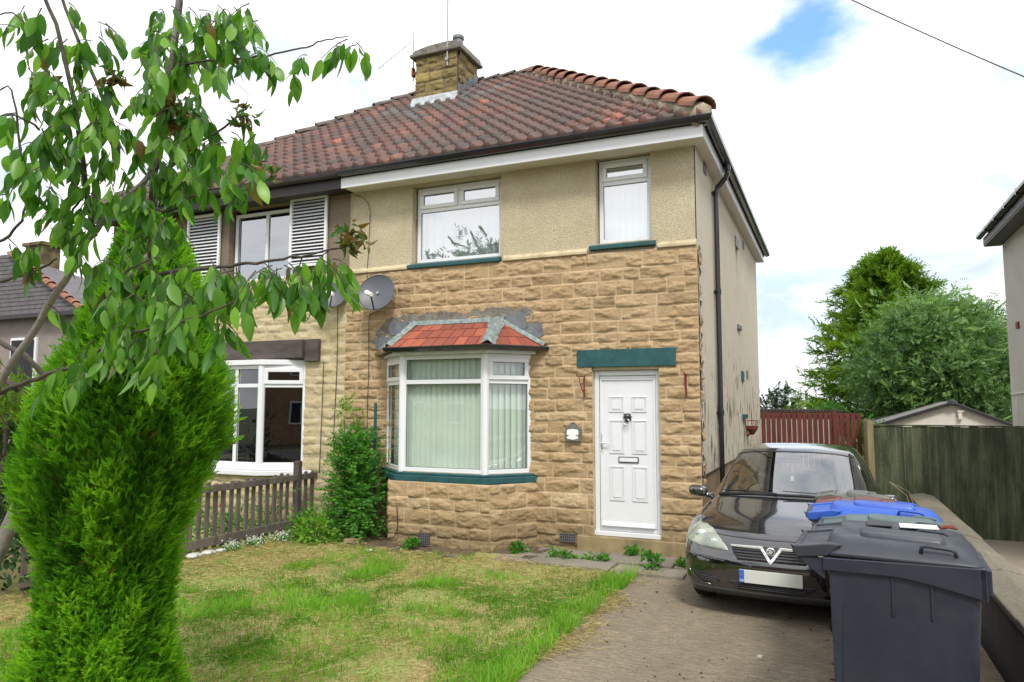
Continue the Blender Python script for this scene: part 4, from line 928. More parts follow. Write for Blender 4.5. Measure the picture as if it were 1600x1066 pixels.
mb = MB(); mb.box(NX-.15, -5.175, -.315, -.285, 4.88, 5.05); mb.box(NX-.15, -5.175, -.284, .03, 4.90, 4.917); mb.build('fascia', 'dark_fascia', nb, label='dark eaves board')
mb = MB(); gutter_run(mb, [(NX-.2, -.375, 5.10), (-5.175, -.375, 5.10)], .060); mb.build('gutter', 'dark_fascia', nb)
dish('grey satellite dish on the neighbour\'s wall, half hidden by cherry leaves', (-5.50, -.02, 3.33), R(30), .85, 15)
cable_obj('wall_cable', [(-5.62, -.045, 2.30), (-5.63, -.045, 1.5), (-5.65, -.045, .6)], .006, 'dark cable hanging beside the neighbour\'s bay, nearer the white window')
cable_obj('wall_cable', [(-5.38, -.045, 3.2), (-5.37, -.045, 2.2), (-5.40, -.045, 1.2), (-5.38, -.045, .65)], .006, 'dark cable hanging down near the join of the two stone colours')
# ------------------------------------------------------------------ ground
def gnoise(x, y): return (fbm(x*1.3, y*1.3, 3, 4)-.5)
mb = MB(); mb.quad((-400, -400, GZ-.32), (400, -400, GZ-.32), (400, 400, GZ-.32), (-400, 400, GZ-.32)); mb.build('ground', 'ground', kind='structure')
def patch_grid(name, mat, x0, x1, y0, y1, res, zf, keep=None, kind='structure', **k):
    nx, ny = int((x1-x0)/res)+1, int((y1-y0)/res)+1; xs, ys = np.linspace(x0, x1, nx), np.linspace(y0, y1, ny); X, Y = np.meshgrid(xs, ys); Z = zf(X, Y)
    i, j = np.meshgrid(np.arange(nx-1), np.arange(ny-1)); a = (j*nx+i).ravel(); F = np.stack([a, a+1, a+nx+1, a+nx], 1)
    if keep is not None:
        kk = keep((X[:-1, :-1]+X[1:, 1:])/2, (Y[:-1, :-1]+Y[1:, 1:])/2).ravel(); F = F[kk]
    return mesh_obj(name, np.stack([X.ravel(), Y.ravel(), Z.ravel()], 1), F, mat, None, smooth=True, kind=kind, **k)
DX = -.56
patch_grid('driveway', 'concrete', DX, 2.5, -11, 8.3, .06, lambda X, Y: GZ-.002+.010*gnoise(X*.8, Y*.8))
patch_grid('lawn', 'lawn_soil', -5.9, DX-.0, -11, -.62, .05, lambda X, Y: GZ+.012+.05*gnoise(X, Y)+.03*(fbm(X*5, Y*5, 9, 3)-.5)-.02*np.clip((X-DX+.25)/.25, 0, 1))
patch_grid('soil_bed', 'earth', -5.6, -1.9, -1.05, .04, .04, lambda X, Y: GZ+.0+.03*np.clip((Y+1.0)/.5, 0, 1)+.07*(fbm(X*6, Y*6, 4, 4)-.5))
patch_grid('neighbour_garden', 'lawn_soil', -14, -5.88, -11, .05, .12, lambda X, Y: GZ-.02+.06*gnoise(X, Y))
patch_grid('neighbour_drive', 'neigh_drive', 2.6, 12, -11, 12, .25, lambda X, Y: GZ-.06+.012*gnoise(X, Y))
# path slabs before the door
mb = MB(); g = random.Random(4)
for row, (y0_, y1_) in enumerate(((-.56, -.02), (-.98, -.60))):
    x = -2.35
    while x < .35:
        wd = g.uniform(.55, .9); x2 = min(x+wd, .42)
        if not (row == 1 and x > -.75) or row == 0:
            M4 = Matrix.Translation((0, 0, 0)); dz = g.uniform(-.008, .012); sk = g.uniform(-.012, .012)
            mb.prism([(x+.012, y0_+sk), (x2-.012, y0_-sk), (x2-.012, y1_+sk*.5), (x+.012, y1_)], 'z', GZ-.04, GZ+.032+dz)
        x = x2
mb.build('paving_slabs', 'slab', kind='structure', bevel=.008)
# the street at the photographer's back, which the windows and the car mirror
mb = MB(); mb.box(-60, 60, -12.8, -11.0, GZ-.3, GZ-.0); mb.build('pavement', 'slab', kind='structure')
mb = MB(); mb.quad((-60, -21, GZ-.1), (60, -21, GZ-.1), (60, -12.8, GZ-.1), (-60, -12.8, GZ-.1)); mb.build('road', 'asphalt', kind='structure')
def far_house(label, x0, x1, y, ys, h=5.0, wall='render_grey', roofm='slate_roof', base=GZ-.3, hip=1):
    t = thing('detached_house', label, 'house', ((x0+x1)/2, y+3.5*ys, base)); d = 7.5*ys
    mb = MB(); mb.box(x0, x1, y, y+d, base, h); mb.build('wall', wall, t)
    mb = MB(); a, b = x0-.4, x1+.4; c, e = y-.4*ys, y+d+.4*ys; m_ = (c+e)/2; r = 3.6
    mb.add([(a, c, h-.02), (b, c, h-.02), (b, e, h-.02), (a, e, h-.02), (a+r*hip, m_, h+2.9), (b-r*hip, m_, h+2.9)], [(0, 1, 5, 4), (1, 2, 5), (2, 3, 4, 5), (3, 0, 4), (0, 3, 2, 1)]); mb.build('roof', roofm, t)
    for wx in np.arange(x0+1.2, x1-.8, 2.6):
        for wz in (.6, 3.3):
            f = MB(); f.box(wx, wx+1.3, y-.06*ys, y-.005*ys, wz, wz+1.25); fo = f.build('window', 'upvc', t)
            p = MB(); p.box(wx+.09, wx+.61, y-.075*ys, y-.062*ys, wz+.09, wz+1.16); p.box(wx+.69, wx+1.21, y-.075*ys, y-.062*ys, wz+.09, wz+1.16); p.build('pane', 'room_dark', fo)
    return t
far_house('brown house across the road, seen only mirrored in the dark bay panes', -26, -12, -30, -1, wall='brick_wall')
far_house('wide brick house across the road, mirrored in the front windows', -9, 5, -30, -1, wall='brick_wall')
far_house('grey house across the road, mirrored in the parked car', 8, 20, -30, -1)

# ------------------------------------------------------------------ leaf machinery (numpy)
def rot_to(dirs):
    """orthonormal frames with z along dirs"""
    d = dirs/np.linalg.norm(dirs, axis=1, keepdims=True); a = np.where(np.abs(d[:, 2:3]) < .9, np.array([[0, 0, 1.]]), np.array([[1., 0, 0]]))
    x = np.cross(a, d); x /= np.linalg.norm(x, axis=1, keepdims=True); y = np.cross(d, x); return x, y, d
def place(template, faces, pos, dirs, scale, roll, tint):
    """template (n,3): z = along the leaf, x = across, y = normal"""
    X, Y, Z = rot_to(dirs); c, s = np.cos(roll)[:, None], np.sin(roll)[:, None]; X2 = X*c+Y*s; Y2 = -X*s+Y*c
    sc_ = scale[:, None, None] if scale.ndim == 1 else scale[:, None, :]
    t = template[None]*sc_
    V = pos[:, None, :]+t[:, :, 0:1]*X2[:, None, :]+t[:, :, 1:2]*Y2[:, None, :]+t[:, :, 2:3]*Z[:, None, :]
    n, k = len(pos), len(template); F = faces[None]+(np.arange(n)*k)[:, None, None]
    return V.reshape(-1, 3), F.reshape(-1, faces.shape[1]), np.repeat(tint, k, axis=0)
def leaf_tpl(w_, curl=.25, fold=.18, seg=5):
    v = []; zs = np.linspace(0, 1, seg+1)
    for z in zs:
        ww = w_*(math.sin(math.pi*min(1, z**.8*1.0)))**.85 if 0 < z < 1 else .004; y = -curl*z*z
        v += [(-ww, y+fold*ww, z), (0, y, z), (ww, y+fold*ww, z)]
    f = []
    for i in range(seg):
        for k in (0, 1): f.append((3*i+k, 3*i+k+1, 3*i+4+k, 3*i+3+k))
    return np.array(v), np.array(f)
def diamond(w_, bend=.1): return np.array([(0, 0, 0), (w_, -bend*.4, .45), (0, -bend, 1), (-w_, -bend*.4, .45)], float), np.array([(0, 1, 2, 3)])
def tints(n, lo=0, hi=1, dead=0, g=rng):
    t = np.zeros((n, 3)); t[:, 0] = np.clip(g.uniform(lo, hi, n), 0, 1); t[:, 1] = (g.random(n) < dead)*g.uniform(.4, 1, n); return t
def merge(parts):
    V, F, T = [], [], []; o = 0
    for v, f, t in parts: V.append(v); F.append(f+o); T.append(t); o += len(v)
    return np.vstack(V), np.vstack(F), np.vstack(T)
def spray_tpl(n=7, spread=.32, w_=.05, seed=0):
    """a flat feathery conifer spray: diamonds either side of an axis"""
    g = np.random.default_rng(seed); parts = []; d, f = diamond(w_, .05)
    P, D, Sz = [], [], []
    for i in range(n):
        t = i/(n-1); L_ = .50*(1-t*.75)
        for s_ in (-1, 1):
            P.append((0, g.normal(0, .015)-.12*t*t, .06+t*.72)); D.append((s_*math.sin(.75-.3*t), g.normal(0, .2), math.cos(.75-.3*t))); Sz.append(L_*g.uniform(.7, 1.15))
    P.append((0, -.1, .7)); D.append((0, -.1, 1)); Sz.append(.36); P.append((0, 0, 0)); D.append((0, 0, 1)); Sz.append(.8)
    P, D, Sz = np.array(P), np.array(D), np.array(Sz)
    sc_ = np.stack([np.full(len(Sz), 1.)*.62, np.full(len(Sz), 1.), Sz], 1); sc_[:, 1] = Sz
    V, F, _ = place(d, f, P, D, sc_, np.zeros(len(P)), np.zeros((len(P), 3))); return V, F

# ------------------------------------------------------------------ foreground thuja
tj = thing('conifer_bush', 'tall bright green feathery conifer in the left foreground, waisted and leaning wide to the right', 'conifer', (-2.42, -6.05, GZ))
def tj_r(z, a):
    zz = np.clip((z-GZ)/2.95, 0, 1)
    prof = np.interp(zz, [0, .08, .22, .34, .43, .55, .68, .80, .90, .97, 1], [.50, .43, .34, .34, .46, .55, .47, .31, .20, .11, .02])
    return prof*(1+.16*(fbm(np.cos(a)*1.9+4, np.sin(a)*1.9, z*1.9, 3)-.5)*2.0)
def tj_c(z):
    zz = (z-GZ)/2.95
    return -2.42+.0038*(np.interp(zz, [0, .08, .25, .35, .45, .56, .74, .87, 1], [155, 155, 168, 170, 176, 190, 228, 240, 235])-165)*.92+0*z
NS = 30000; g = np.random.default_rng(3)
z = GZ+2.95*(1-np.sqrt(1-g.random(NS)*.985)*1.0)*1.0; z = GZ+2.95*g.random(NS)**.9; a = g.uniform(0, 2*np.pi, NS)
cl = fbm(np.cos(a)*4.5, np.sin(a)*4.5, z*4.2, 2)
r = tj_r(z, a)*(g.uniform(.80, 1.0, NS)+.26*(cl-.5)); pos = np.stack([tj_c(z)+r*np.cos(a), -6.05+r*np.sin(a)*.95, z], 1)
dirs = np.stack([np.cos(a)*.8, np.sin(a)*.8, np.full(NS, .85)], 1)+g.normal(0, .32, (NS, 3))
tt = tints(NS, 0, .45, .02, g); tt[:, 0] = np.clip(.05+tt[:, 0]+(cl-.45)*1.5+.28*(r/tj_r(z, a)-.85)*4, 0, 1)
vs_ = []
for k in range(4):
    tv, tf = spray_tpl(6, w_=.075, seed=k); m = np.arange(NS) % 4 == k
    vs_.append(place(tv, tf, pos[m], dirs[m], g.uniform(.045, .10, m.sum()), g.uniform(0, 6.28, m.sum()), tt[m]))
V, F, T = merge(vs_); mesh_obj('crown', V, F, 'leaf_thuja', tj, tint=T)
def blob(u, v):
    a_, z_ = u*2*math.pi, GZ+.02+v*2.72; r_ = float(tj_r(z_, a_))*.80; return Vector((float(tj_c(z_))+r_*math.cos(a_), -6.05+r_*math.sin(a_)*.95, z_))
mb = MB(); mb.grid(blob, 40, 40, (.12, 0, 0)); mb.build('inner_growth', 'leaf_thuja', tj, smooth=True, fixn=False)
mb = MB(); mb.tube([(-2.42, -6.05, GZ-.05), (-2.42, -6.05, .8), (-2.35, -6.05, 2.0)], [.07, .05, .02], 8); mb.build('trunk', 'bark', tj)

# ------------------------------------------------------------------ cherry in front
C0 = np.array([1.4923, -9.0704, 1.6231]); FWn, RTn, UPn = np.array(fw), np.array(rt2), np.array(up2)
def px(u, v, d): return C0+(FWn+RTn*(u-800)/1136.77+UPn*(533-v)/1136.77)*d     # metres from plan measurements
ch = thing('cherry_tree', 'young cherry tree with drooping serrated leaves and thin dark branches, left foreground', 'tree', (-2.75, -7.0, GZ))
BR = [   # polylines measured on the tree: u, v, depth, radius
 ([(-120, 1290, 4.9), (-70, 1000, 4.9), (0, 858, 4.8), (42, 750, 4.8), (62, 650, 4.7), (105, 590, 4.6), (170, 480, 4.3), (235, 400, 3.9)], (.060, .022)),
 ([(-120, 760, 3.5), (-20, 630, 3.5), (0, 600, 3.4), (50, 520, 3.3), (100, 440, 3.2), (150, 360, 3.15), (190, 315, 3.1), (240, 260, 3.1), (265, 120, 3.1), (283, -60, 3.1)], (.020, .009)),
 ([(235, 400, 3.9), (238, 300, 3.35), (250, 190, 3.2), (275, 60, 3.2), (285, -60, 3.2)], (.019, .009)),
 ([(0, 615, 3.5), (60, 590, 3.4), (130, 570, 3.1), (210, 560, 2.9)], (.013, .005)),
 ([(-60, 500, 3.7), (0, 535, 3.6), (45, 560, 3.5), (75, 600, 3.5)], (.014, .012)),
 ([(150, 370, 3.15), (140, 330, 3.1), (120, 190, 3.0), (95, 60, 3.0), (52, -40, 3.0)], (.012, .007)),
 ([(155, 345, 3.15), (148, 290, 3.2), (185, 230, 3.2), (120, 60, 3.3), (85, -30, 3.3)], (.012, .006)),
 ([(-40, 450, 3.4), (0, 440, 3.3), (50, 425, 3.2), (90, 405, 3.1)], (.010, .004)),
 ([(115, 400, 3.1), (112, 335, 3.1), (135, 300, 3.1)], (.006, .004)),
 ([(-40, 400, 3.2), (0, 378, 3.1), (30, 345, 3.0), (60, 270, 3.0)], (.008, .004)),
 ([(255, 290, 3.1), (285, 240, 3.0), (350, 200, 2.95), (388, 165, 2.9)], (.008, .003)),
 ([(265, 110, 3.1), (320, 95, 3.1), (400, 90, 3.1), (470, 75, 3.1), (510, 62, 3.1), (545, 55, 3.1)], (.006, .002)),
 ([(200, 300, 3.1), (255, 330, 3.0), (315, 300, 2.9), (380, 290, 2.8)], (.008, .003)),
 ([(170, 480, 3.3), (250, 430, 2.9), (330, 420, 2.8), (400, 410, 2.7), (470, 400, 2.65), (545, 385, 2.6)], (.010, .003)),
 ([(130, 560, 3.1), (210, 520, 2.8), (300, 500, 2.6), (370, 470, 2.5)], (.008, .003)),
 ([(140, 500, 3.2), (190, 430, 2.9), (250, 400, 2.8)], (.006, .003)),
 ([(60, 200, 3.0), (20, 180, 3.0), (-10, 190, 3.0)], (.005, .003)),
 ([(100, 180, 3.0), (40, 40, 3.0), (0, 20, 3.0)], (.005, .003)),
 ([(40, 300, 3.0), (20, 150, 3.0), (0, 140, 3.0)], (.005, .003)),
 ([(-30, 585, 3.5), (0, 590, 3.5), (30, 610, 3.5)], (.016, .014)),
]
def smooth_pts(P, k=5):
    P = [np.array(p) for p in P]; Q = []
    for i in range(len(P)-1):
        a_, b_, c_, d_ = P[max(i-1, 0)], P[i], P[i+1], P[min(i+2, len(P)-1)]
        for j in range(k):
            t = j/k; Q.append(.5*((2*b_)+(c_-a_)*t+(2*a_-5*b_+4*c_-d_)*t*t+(3*b_-a_-3*c_+d_)*t**3))
    return Q+[P[-1]]
g = np.random.default_rng(12)
for i, (pl_, (r0, r1)) in enumerate(BR):
    P = smooth_pts([px(*q) for q in pl_]); n = len(P); P = [p+g.normal(0, .003, 3) for p in P]
    mb = MB(); mb.tube(P, list(np.linspace(r0, r1, n)), 8); mb.build('trunk' if i == 0 else 'branch', 'bark_grey' if i < 2 else 'bark', ch, smooth=True)
# leaf clusters: u, v, spread_u, spread_v, depth, count
CL = [(60, 30, 60, 35, 3.0, 24), (110, 70, 60, 40, 3.05, 34), (50, 120, 45, 40, 3.0, 26), (110, 130, 55, 40, 3.0, 36), (150, 60, 25, 40, 3.2, 14), (30, 185, 35, 30, 3.0, 18), (60, 205, 45, 30, 3.0, 16),
      (130, 190, 70, 45, 3.05, 50), (165, 150, 30, 40, 3.1, 16), (90, 245, 60, 35, 3.0, 36), (150, 230, 60, 40, 3.0, 42), (60, 285, 40, 30, 3.0, 16), (120, 300, 50, 40, 3.05, 30), (20, 300, 30, 35, 3.0, 14), (90, 340, 50, 40, 3.0, 24),
      (290, 25, 50, 35, 3.1, 46), (330, 40, 45, 45, 3.0, 46), (375, 20, 35, 25, 3.0, 24), (300, 90, 45, 45, 3.05, 50), (345, 90, 30, 35, 3.0, 22), (245, 100, 35, 40, 3.0, 22), (230, 60, 25, 30, 3.1, 10),
      (270, 160, 50, 45, 3.0, 50), (310, 170, 30, 35, 3.0, 20), (225, 165, 25, 35, 3.1, 14), (280, 215, 45, 35, 3.0, 34), (330, 225, 40, 30, 2.95, 22), (235, 240, 30, 30, 3.0, 16),
      (430, 82, 50, 18, 3.1, 14), (475, 95, 22, 22, 3.1, 16), (535, 70, 28, 18, 3.1, 18), (395, 90, 30, 14, 3.1, 7),
      (380, 215, 28, 22, 2.85, 12), (385, 180, 12, 15, 2.9, 6), (300, 270, 55, 32, 2.95, 40), (365, 265, 40, 28, 2.85, 26), (405, 290, 25, 22, 2.8, 12), (250, 300, 50, 35, 3.0, 36), (200, 290, 50, 35, 3.0, 30),
      (200, 345, 60, 35, 3.0, 42), (260, 350, 40, 35, 2.95, 24), (90, 385, 50, 30, 3.05, 18), (30, 370, 30, 25, 3.05, 8), (170, 390, 40, 35, 3.0, 18),
      (210, 440, 60, 40, 2.9, 40), (150, 450, 40, 40, 3.0, 18), (280, 430, 50, 35, 2.8, 38), (340, 430, 45, 30, 2.75, 36), (250, 480, 60, 40, 2.75, 42), (310, 480, 45, 35, 2.65, 28), (395, 440, 45, 30, 2.7, 44), (450, 430, 40, 30, 2.65, 44), (500, 430, 30, 35, 2.6, 30), (515, 395, 20, 20, 2.6, 12), (440, 405, 60, 12, 2.65, 12),
      (215, 530, 70, 35, 2.7, 34), (160, 530, 50, 35, 2.9, 26), (270, 540, 50, 40, 2.6, 22), (150, 600, 25, 30, 2.9, 5), (330, 505, 30, 25, 2.55, 10), (110, 560, 30, 25, 3.0, 8), (75, 470, 20, 15, 3.1, 4)]
P, D, Sc, Tn, tw = [], [], [], [], MB()
for (u, v, su, sv, d, n) in CL:
    n = int(n*1.2); c = px(u, v, d)
    for k in range(max(1, round(n/6))):
        # a twig with alternate hanging leaves
        uu, vv = u+g.uniform(-1, 1)*su*.8, v+g.uniform(-1, .6)*sv*.8; dd = d+g.uniform(-.22, .22); s0 = px(uu, vv, dd); an = g.uniform(0, 6.28)
        tdir = np.array([math.cos(an)*.8, math.sin(an)*.6, g.uniform(-.6, .1)]); ln = g.uniform(.08, .17); pts = [s0+tdir*ln*t+np.array([0, 0, -.05*t*t]) for t in (0, .33, .66, 1)]
        tw.tube(pts, [.0028, .0022, .0018, .0012], 4, (0, 0, 0))
        for j in range(6):
            t = .1+j*.17; b_ = s0+tdir*ln*t+np.array([0, 0, -.05*t*t]); side = 1 if j % 2 else -1; dv = np.array([-tdir[1], tdir[0], 0])*side*g.uniform(.3, .9)+tdir*g.uniform(.2, .8)+np.array([0, 0, -g.uniform(.8, 2.2)])
            P.append(b_); D.append(dv); Sc.append(g.uniform(.05, .115)); Tn.append(g.random())
P, D, Sc = np.array(P), np.array(D), np.array(Sc); n = len(P)
tt = tints(n, .05, .8, .012, g); tt[:, 0] = np.clip(tt[:, 0]+(np.array(Tn)**3)*.5, 0, 1)
lp, lf = leaf_tpl(.24, .22, .3, 6)
parts = []
for cv, fd in ((.1, .25), (.3, .15), (.22, .5)):
    m = g.integers(0, 3, n) == 0; 
idx = g.integers(0, 3, n)
for k, (cv, fd) in enumerate(((.1, .25), (.3, .15), (.22, .5))):
    tv, tf = leaf_tpl(.205, cv, fd, 6); m = idx == k; s3 = np.stack([Sc[m]*g.uniform(.85, 1.15, m.sum()), Sc[m], Sc[m]], 1); parts.append(place(tv, tf, P[m]+D[m]/np.linalg.norm(D[m], axis=1, keepdims=True)*.012, D[m], s3, g.uniform(0, 6.28, m.sum()), tt[m]))
V, F, T = merge(parts); mesh_obj('foliage', V, F, 'leaf_cherry', ch, tint=T, smooth=True); tw.build('twigs', 'bark', ch, kind='stuff')
# shrivelled brown clusters
mbs = []
for (u, v, d, n) in ((270, 170, 2.95, 60), (548, 375, 2.6, 70), (380, 185, 2.9, 40), (180, 125, 3.0, 40), (75, 130, 3.0, 25), (270, 185, 2.95, 40), (420, 265, 2.8, 20)):
    c = px(u, v, d); pp = c+g.normal(0, .022, (n, 3)); dd = g.normal(0, 1, (n, 3)); tv, tf = leaf_tpl(.3, .9, .8, 3); t_ = tints(n, 0, .3, .6, g); mbs.append(place(tv, tf, pp, dd, g.uniform(.02, .045, n), g.uniform(0, 6.28, n), t_))
V, F, T = merge(mbs); mesh_obj('withered_leaves', V, F, 'leaf_cherry', ch, tint=T, label='shrivelled brown leaf clusters')

# ------------------------------------------------------------------ generic bushes and trees
def bush(name, label, cat, c, rx, ry, h, n, mat, leaf=.05, w_=.25, seed=0, group=None, stems=6, hang=.2, lo=0, hi=1, fronds=False, top=1.0, clump=.16, nclump=None):
    g = np.random.default_rng(seed+100); t = thing(name, label, cat, (c[0], c[1], c[2]), 0, group)
    nc = nclump or max(6, n//45); a = g.uniform(0, 6.28, nc); hz = g.random(nc); rr = np.sqrt(g.random(nc))*(1-.55*hz**2)*top**0
    cc = np.stack([c[0]+rx*rr*np.cos(a), c[1]+ry*rr*np.sin(a), c[2]+h*(.08+.9*hz)], 1)
    k = g.integers(0, nc, n); P = cc[k]+g.normal(0, clump*.5, (n, 3))*np.array([1, 1, .8]); P[:, 2] = np.maximum(P[:, 2], c[2]+.01)
    D = (P-np.array([c[0], c[1], c[2]+h*.3])); D /= np.linalg.norm(D, axis=1, keepdims=True)+1e-6; D = D+g.normal(0, .45, (n, 3)); D[:, 2] += .2-hang
    tt = tints(n, lo, hi, .01, g); tt[:, 0] = np.clip(tt[:, 0]*.6+.4*g.random(nc)[k]*(hi), 0, 1)
    if fronds:
        # pinnate: six pairs of leaflets on each frond
        n2 = n//9; sel = slice(0, n2); X, Y, Z = rot_to(D[:n2]); L_ = g.uniform(.8, 1.3, n2)*leaf*4; pp, dd, ss, tq = [], [], [], []
        for j in range(1, 6):
            for s_ in (-1, 1):
                pp.append(P[:n2]+Z*(L_*j/5)[:, None]+np.array([0, 0, -1])*(L_*(j/5)**2*.25)[:, None]); dd.append(X*s_+Z*.5); ss.append(g.uniform(.7, 1.1, n2)*leaf); tq.append(tt[:n2])
        P, D, Sz, tt = np.vstack(pp), np.vstack(dd), np.concatenate(ss), np.vstack(tq); n = len(P)
    else: Sz = g.uniform(.6, 1.25, n)*leaf
    tv, tf = (leaf_tpl(w_, .15, .25, 3) if leaf > .045 and n < 9000 else diamond(w_))
    V, F, T = place(tv, tf, P, D, Sz, g.uniform(0, 6.28, n), tt); mesh_obj('foliage', V, F, mat, t, tint=T)
    mb = MB()
    for i in range(stems):
        q = cc[g.integers(0, nc)]; b_ = np.array([c[0]+g.normal(0, rx*.15), c[1]+g.normal(0, ry*.15), c[2]-.03]); m_ = (b_+q)/2+np.array([0, 0, h*.12]); mb.tube([b_, m_, q], [.012*max(.6, h/1.5), .008*max(.6, h/1.5), .004], 5)
    mb.build('stems', 'bark', t); return t
bush('climbing_shrub', 'dense leafy green shrub against the wall, filling the corner left of the bay', 'shrub', (-4.72, -.40, GZ), .34, .28, 1.35, 7000, 'leaf_shrub', .055, .3, 1, fronds=True, clump=.22)
bush('slender_shrub', 'slender pale green shrub climbing above the fence end, left of the dark shrub', 'shrub', (-5.03, -.22, GZ), .16, .12, 1.85, 1300, 'leaf_lime', .055, .28, 2, stems=4, fronds=True, clump=.12)
bush('leafy_plant', 'low yellow-green leafy plant between white flowers and the loose brick', 'plant', (-4.95, -.95, GZ), .32, .2, .36, 700, 'leaf_lime', .06, .35, 3, lo=.2)
bush('leafy_plant', 'small mid-green plant just right of the fence post by the lawn edge', 'plant', (-5.30, -.75, GZ), .22, .18, .34, 420, 'leaf_shrub', .055, .35, 4)
for i, (x, y, s_, lb) in enumerate(((-5.48, -1.0, .15, 'white flowering clump at the fence foot, nearest the yellow-green plant'), (-5.58, -1.45, .11, 'white flowering clump at the fence foot, in the middle'), (-5.60, -1.8, .09, 'smallest white flowering clump at the fence foot, furthest left'))):
    g = np.random.default_rng(40+i); t = thing('white_flowers', lb, 'flowers', (x, y, GZ), 0, 'white flowers along the fence foot'); n = int(2600*s_)
    P = np.stack([x+g.normal(0, s_*.6, n), y+g.normal(0, s_*.6, n), GZ+.03+np.abs(g.normal(.05, .03, n))], 1); V, F, T = place(*diamond(.4), P, g.normal(0, 1, (n, 3))+np.array([0, 0, .4]), g.uniform(.012, .024, n), g.uniform(0, 6, n), tints(n, 0, 1, 0, g)); mesh_obj('petals', V, F, 'petal_white', t, tint=T, kind='stuff')
    P[:, 2] = GZ+.005+g.random(n)*.07; V, F, T = place(*diamond(.3), P, g.normal(0, .6, (n, 3))+np.array([0, 0, .9]), g.uniform(.02, .045, n), g.uniform(0, 6, n), tints(n, 0, 1, 0, g)); mesh_obj('leaves', V, F, 'leaf_shrub', t, tint=T)
def rose(label, c, mat, h):
    g = np.random.default_rng(int(abs(c[0]*100))); t = thing('rose_bush', label, 'rose', (c[0], c[1], GZ)); mb = MB()
    for k in range(4): a_ = g.uniform(0, 6.28); mb.tube([(c[0], c[1], GZ), (c[0]+.08*math.cos(a_), c[1]+.08*math.sin(a_), GZ+h*.5), (c[0]+.1*math.cos(a_)*(k > 0), c[1]+.1*math.sin(a_)*(k > 0), GZ+h-.03)], .005, 5)
    mb.build('stems', 'bark', t); n = 260; P = np.stack([c[0]+g.normal(0, .12, n), c[1]+g.normal(0, .14, n), GZ+g.random(n)*h*.95], 1); V, F, T = place(*leaf_tpl(.32, .1, .2, 3), P, g.normal(0, 1, (n, 3)), g.uniform(.03, .06, n), g.uniform(0, 6, n), tints(n, 0, .8, .02, g)); mesh_obj('leaves', V, F, 'leaf_shrub', t, tint=T)
    n = 26; a_ = g.uniform(0, 6.28, n); P = np.array([c[0], c[1], GZ+h])+np.stack([np.cos(a_), np.sin(a_), 0*a_], 1)*.01; V, F, T = place(*leaf_tpl(.42, -.3, .1, 3), P, np.stack([np.cos(a_), np.sin(a_), g.uniform(.1, 1.6, n)], 1), g.uniform(.05, .08, n), a_*0, tints(n, 0, 1, 0, g)); mesh_obj('bloom', V, F, mat, t, tint=T, smooth=True)
rose('red rose in bloom behind the picket fence', (-6.25, -1.35, 0), 'petal_red', .46); rose('yellow rose in bloom behind the picket fence', (-6.25, -.35, 0), 'petal_yellow', .62)
for i, (x, y) in enumerate(((-6.3, -.9), (-6.5, -1.7), (-6.3, -2.2))):
    bush('border_plant', ('leafy green plant behind the pickets between the two roses', 'leafy green plant behind the pickets, left of the red rose', 'leafy green plant behind the pickets, furthest left beside the conifer')[i], 'plant', (x, y, GZ), .3, .3, .42, 500, 'leaf_shrub', .05, .3, 20+i, group='plants behind the picket fence')
for i, (x, y, s_, lb) in enumerate(((-.75, -.10, .16, 'broad-leaved weed growing against the doorstep'), (-.42, -.68, .15, 'tuft of bright weeds at the corner of slabs and driveway'), (-.12, -.45, .16, 'low weeds between the slabs and the parked car'), (-1.55, -.58, .14, 'low weeds in the slab joint, left of the darker weeds'), (-1.15, -.58, .14, 'dark low weeds in the slab joint in front of the door'), (-3.55, -.78, .1, 'small weed below the bay air brick'), (-2.2, -.45, .12, 'small weeds at the right foot of the bay'))):
    bush('weed', lb, 'weed', (x, y, GZ+.02), s_*1.4 if i in (3, 4) else s_, s_*.6, .07 if i in (3, 4, 2) else (.16 if i < 2 else .09), 230, 'leaf_shrub', .045, .38, 60+i, group='weeds by the house wall', stems=3, clump=.06)
# dark shrubbery behind the conifer at far left
bush('laurel_hedge', 'dark broad-leaved bush behind the conifer, at the left edge', 'bush', (-6.6, -4.3, GZ), 1.05, .7, 1.9, 5200, 'leaf_dark', .085, .3, 31, clump=.3, stems=10)
bush('yew_bush', 'dark bush behind the conifer, next along from the laurel towards the house', 'bush', (-7.9, -2.4, GZ), .9, .7, 1.5, 4200, 'leaf_dark', .07, .3, 32, clump=.3, stems=8)
# a juniper-like sprig beyond the conifer
g = np.random.default_rng(9); jn = thing('juniper', 'sparse yellowish juniper poking out left of the conifer under the cherry', 'shrub', (-3.7, -6.0, GZ)); n = 420
P = np.stack([-3.42+g.normal(0, .17, n), -6.0+g.normal(0, .2, n), 1.62+g.normal(0, .09, n)], 1); tv, tf = spray_tpl(6, w_=.05, seed=5); V, F, T = place(tv, tf, P, g.normal(0, .5, (n, 3))+np.array([-.3, 0, .7]), g.uniform(.06, .13, n), g.uniform(0, 6, n), tints(n, .1, .7, .05, g)); mesh_obj('foliage', V, F, 'leaf_cypress', jn, tint=T)
mb = MB(); mb.tube([(-3.7, -6.0, GZ-.03), (-3.55, -6, .8), (-3.45, -6, 1.6)], [.03, .02, .008], 6)
for k in range(7): mb.tube([(-3.5, -6, 1.2+.06*k), (-3.5+g.normal(0, .2), -6+g.normal(0, .15), 1.55+.03*k)], [.008, .003], 4)
mb.build('stems', 'bark', jn)

